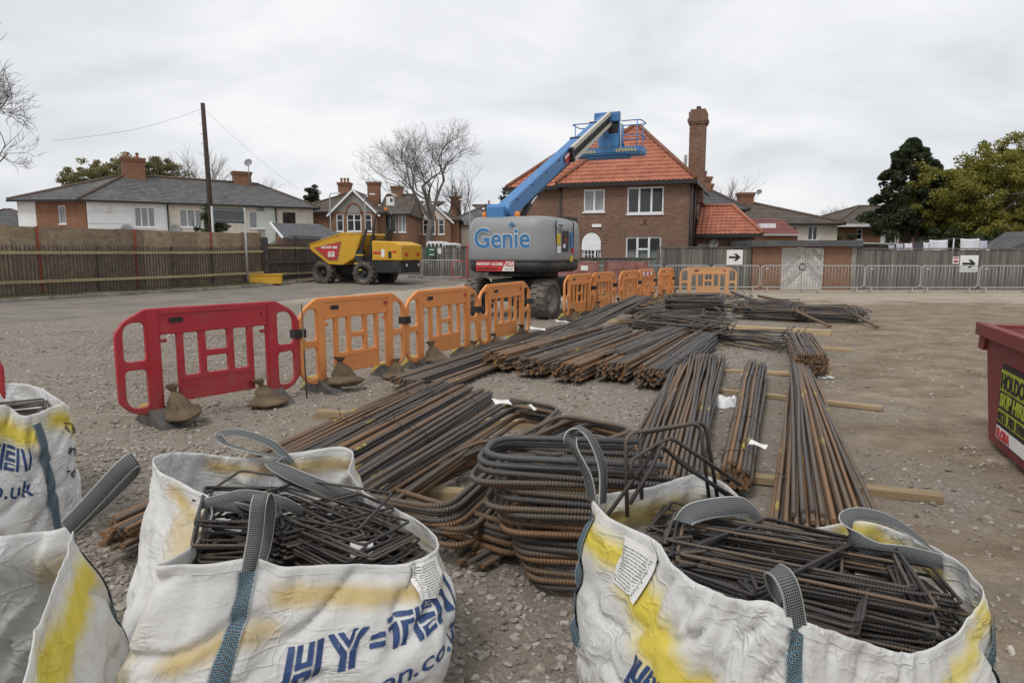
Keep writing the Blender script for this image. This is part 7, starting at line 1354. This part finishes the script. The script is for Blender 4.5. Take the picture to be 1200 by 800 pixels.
# dark conifers on the right
for k, (px, Y, top, wd, lb_) in enumerate(((1060, 43, 164, 2.9, 'tall dark conifer to the left of the big yellow-green tree'), (1081, 44.5, 186, 2.4, 'dark conifer half hidden by the big yellow-green tree'), (1118, 47, 200, 2.4, 'dark conifer showing through the middle of the big yellow-green tree'))):
    p = at_px(px, Y); h = 1.6+(296-top)*Y/800; r = empty('conifer_tree', (p.x, Y, .0), 0, lb_, 'tree'); tr = MB(); tr.tube([(p.x, Y, 0), (p.x+.1, Y, h*.5), (p.x+.05, Y, h*.96)], [.2, .14, .03], 8); tr.build('trunk', W['bark'], r, True)
    if k == 0:
        for dx_ in (-1.35, .9): MB().tube([(p.x+dx_, Y, 0), (p.x+dx_*.7, Y, 3.6), (p.x+dx_*.4, Y, 5)], [.16, .13, .06], 8).build('stem', W['bark'], r, True)
    rg = random.Random(40+k); cs, rs_ = [], []
    for i in range(330):
        t_ = rg.random()**.8; z = 2.9+(h-2.9)*t_; rad = wd*(1-t_)**.62*(.9+.2*math.sin(z*5+k))+.12; a = rg.uniform(0, 6.283); q = rg.uniform(.25, 1)**.5; cs.append(V(p.x+math.cos(a)*rad*q, Y+math.sin(a)*rad*q, z-.25*q)); rs_.append(rg.uniform(.25, .5)*(1-.5*t_))
    leaf_mesh(cs, rs_, 110, .10, 50+k, 'crown', 'leaf_conifer', r, .55, .5)
p = at_px(1142, 42); leafy((p.x, 42, 0), 8, 4, 31, 'big yellow-green leafed tree at the right', 'leaf_oak', 400, 140, .085, [(0, 0, 4.4, 3.3, 3, 2.5), (-2.4, -.4, 5.2, 2.5, 2.2, 2.0), (-1.2, -.6, 3.6, 2.4, 2, 1.4), (1.5, .3, 7.0, 2.5, 2.3, 1.5), (2.8, 0, 5.2, 2.6, 2.4, 2.2), (.2, -.5, 6.6, 1.9, 1.9, 1.4), (-.6, -1, 2.9, 2.4, 2, 1.0)], r0=.35, shell=.55, crad=(.3, .62))
p = at_px(1215, 46); leafy((p.x, 46, 0), 8, 4, 32, 'second yellow-green tree at the right edge, thinner and paler', 'leaf_oak', 150, 90, .085, [(0, 0, 5.6, 2.8, 2.4, 2.6), (-.8, 0, 7.2, 2.0, 2, 1.5)], r0=.3, shell=.3, crad=(.3, .55))
p = at_px(1195, 40); leafy((p.x, 40, 0), 3, 2, 33, 'yellow flowering shrub under the trees at the right edge', 'leaf_gorse', 40, 80, .06, [(0, 0, 2.3, 1.2, 1, .8)], name='flowering_shrub', shell=.3, crad=(.2, .35), r0=.05)
p = at_px(1145, 38.5); leafy((p.x, 38.5, 0), 3, 2, 34, 'dark hedge mass under the big tree behind the washing', 'leaf_hedge', 90, 120, .08, [(0, 0, 1.8, 3.6, 1.2, 1.2), (-2.6, 0, 1.6, 1.6, 1, 1.1)], name='hedge', shell=.3, crad=(.3, .5), r0=.06)
p = at_px(1190, 52); leafy((p.x, 52, 0), 5, 2, 35, 'grey-green far hedge at the right edge', 'leaf_dull', 80, 90, .11, [(0, 0, 2.6, 6, 2, 2.0)], name='far_hedge', shell=.3, crad=(.4, .6), r0=.06)
p = at_px(978, 46.5); leafy((p.x, 46.5, 0), 3, 2, 36, 'green bush between the cream house and the brick house', 'leaf_dull', 30, 80, .08, [(0, 0, 1.9, .5, .8, 1.0)], name='bush', shell=.3, crad=(.25, .4), r0=.05)
# ------------------------------------------------------------------ washing line, street lamps, far bits
def cloth(px0, px1, py0, py1, Y, mat, label, seed, name='washing'):
    a, b = D(px0, py0, Y), D(px1, py1, Y); a2, b2_ = D(px0, py0, Y), D(px1, py0, Y)
    o = MB().grid(lambda u, v_: V(a.x+(b.x-a.x)*u+.02*math.sin(v_*3+u*5), Y+.05*math.sin(u*9+seed)*v_, a.z+(b.z-a.z)*v_+.03*math.sin(u*3.14)*-1), 14, 8).build(name, W[mat]); s_ = o.modifiers.new('t', 'SOLIDIFY'); s_.thickness = .01; return tag(o, label, 'laundry', 'washing on the line')
YL = 33.0
for k, (a, b, c, d, mt, lb_) in enumerate(((1041, 1048, 287, 296, 'cloth_blue', 'small pale cloth at the left end of the washing line'), (1050, 1058, 285.5, 296, 'cloth_blue', 'second small pale cloth on the washing line'), (1060, 1068.5, 285, 296, 'cloth_white', 'third small white cloth on the washing line'), (1069.5, 1081, 284.5, 296, 'cloth_dark', 'dark striped cloth on the washing line'), (1082, 1088, 284, 297, 'cloth_white', 'narrow white cloth beside the dark one'), (1089, 1110, 281, 297, 'cloth_white', 'wide white sheet rising to the washing pole'), (1125.5, 1147, 279.5, 297, 'cloth_white', 'large white sheet right of the washing pole'), (1147.5, 1156, 282, 297, 'cloth_blue', 'lilac cloth at the right of the large sheet'))): cloth(a, b, c, d, YL, mt, lb_, k)
wp = D(1118, 279, YL); tag(MB().cyl((wp.x, YL, 0), (wp.x, YL, wp.z), .035, n=8).build('washing_pole', W['galvanised']), 'thin grey washing pole above the right fence', 'pole')
pts = [D(1030, 288, YL), D(1068, 284.6, YL), D(1118, 279.3, YL), D(1150, 281.5, YL), D(1185, 286, YL)]; tag(MB().tube(pts, .008, 5).build('washing_line', W['post_grey']), 'washing line strung above the right fence', 'line')
sh = at_px(1151, 36); r = empty('shed', (sh.x, 36, 0), 0, 'low shed with pale flat roof behind the right fence', 'shed'); MB().box((0, 0, 0), (2.0, 2.5, 1.62)).build('wall', W['fence_board'], r); MB().poly([(-.15, -.2, 1.64), (2.1, -.2, 1.64), (1.9, 2.6, 2.06), (.2, 2.6, 2.06)]).poly([(-.15, -.2, 1.58), (-.15, -.2, 1.64), (2.1, -.2, 1.64), (2.1, -.2, 1.58)]).build('roof', W['render_cream'], r)
s2 = at_px(1185, 35.0); r = empty('shed', (s2.x, 35, 0), 0, 'black pitched shed roof at the right edge behind the fence', 'shed'); MB().prism([(0, 0), (3, 0), (3, 1.7), (1.4, 2.7), (0, 1.8)], 0, 2.5).build('body', W['felt'], r)
cv = at_px(978, 40); r = empty('covered_pool', (cv.x, 40, 0), 0, 'dark netted enclosure in front of the brick house', 'enclosure'); MB().box((0, 0, 0), (3.9, 2, 1.78)).build('netting', W['felt'], r); MB().tube(fillet([(0, -.02, 1.8), (.3, -.02, 2.16), (3.6, -.02, 2.1), (3.9, -.02, 1.8)], .2, 4), .04, 6).build('frame', W['galvanised'], r); MB().box((.3, .1, 1.78), (3.6, 1.9, 2.08)).build('cover', W['gutter'], r)
for px, Y, top, hd, lb_ in ((388.5, 54, 231, 1, 'grey street lamp in front of the grey gabled brick house'), (429, 54.5, 232, 1, 'street lamp column behind the dumper roll bar'), (551, 56, 238, -1, 'dark street pole left of the boom lift')):
    p = at_px(px, Y); h = 1.6+(296-top)*Y/800; r = empty('street_lamp', (p.x, Y, .2), 0, lb_, 'street lamp'); MB().tube([(0, 0, 0), (0, 0, 1.2), (0, 0, h-.2)], [.09, .07, .05], 8).build('column', W['post_grey'], r); MB().tube([(0, 0, h-.2), (.1*hd, 0, h-.05), (.5*hd, 0, h)], .035, 6).build('arm', W['post_grey'], r); MB().cbox((.62*hd, 0, h-.02), (.4, .18, .1)).build('lantern', W['sign_white'], r)
p = D(458, 250, 41); r = empty('floodlight_mast', (p.x, 41, .25), 0, 'white flood light box on a thin mast behind the dumper roll bar', 'lamp'); MB().cyl((0, 0, 0), (0, 0, 4.25), .03, n=8).build('mast', W['post_grey'], r); MB().box((-.22, -.2, 4.1), (.2, .2, 4.6)).build('housing', W['sign_white'], r); MB().prism([(-.35, 4.95), (.35, 4.62), (.38, 4.68), (-.32, 5.02)], -.25, .25).build('hood', W['sign_white'], r); MB().box((.02, -.21, 4.3), (.16, -.2, 4.5)).build('lens', W['glass'], r)
for k, (px, w_) in enumerate(((500, 1.05), (521, .75))):
    p = at_px(px, 42); r = empty('parked_van', (p.x, 42, .3), 0, ('white van roof showing over the fence behind the green notices', 'second white vehicle roof over the fence right of the van')[k], 'van'); MB().prism([(0, .3), (w_, .3), (w_, 1.82), (w_-.05, 1.98-.1*k), (.08, 1.98-.1*k), (0, 1.85)], 0, 3.5).build('body', W['sign_white'], r, bevel=.04); [MB().box((.08+q*(w_-.1)/4, -.01, 1.62-.05*k), (.08+q*(w_-.1)/4+.14, .0, 1.84-.08*k)).build('window', W['glass'], r) for q in range(4)]; [MB().cyl((.1+q*(w_-.2), .5, .3), (.1+q*(w_-.2), .7, .3), .3, n=14).build('wheel', W['tyre'], r) for q in (0, 1)]
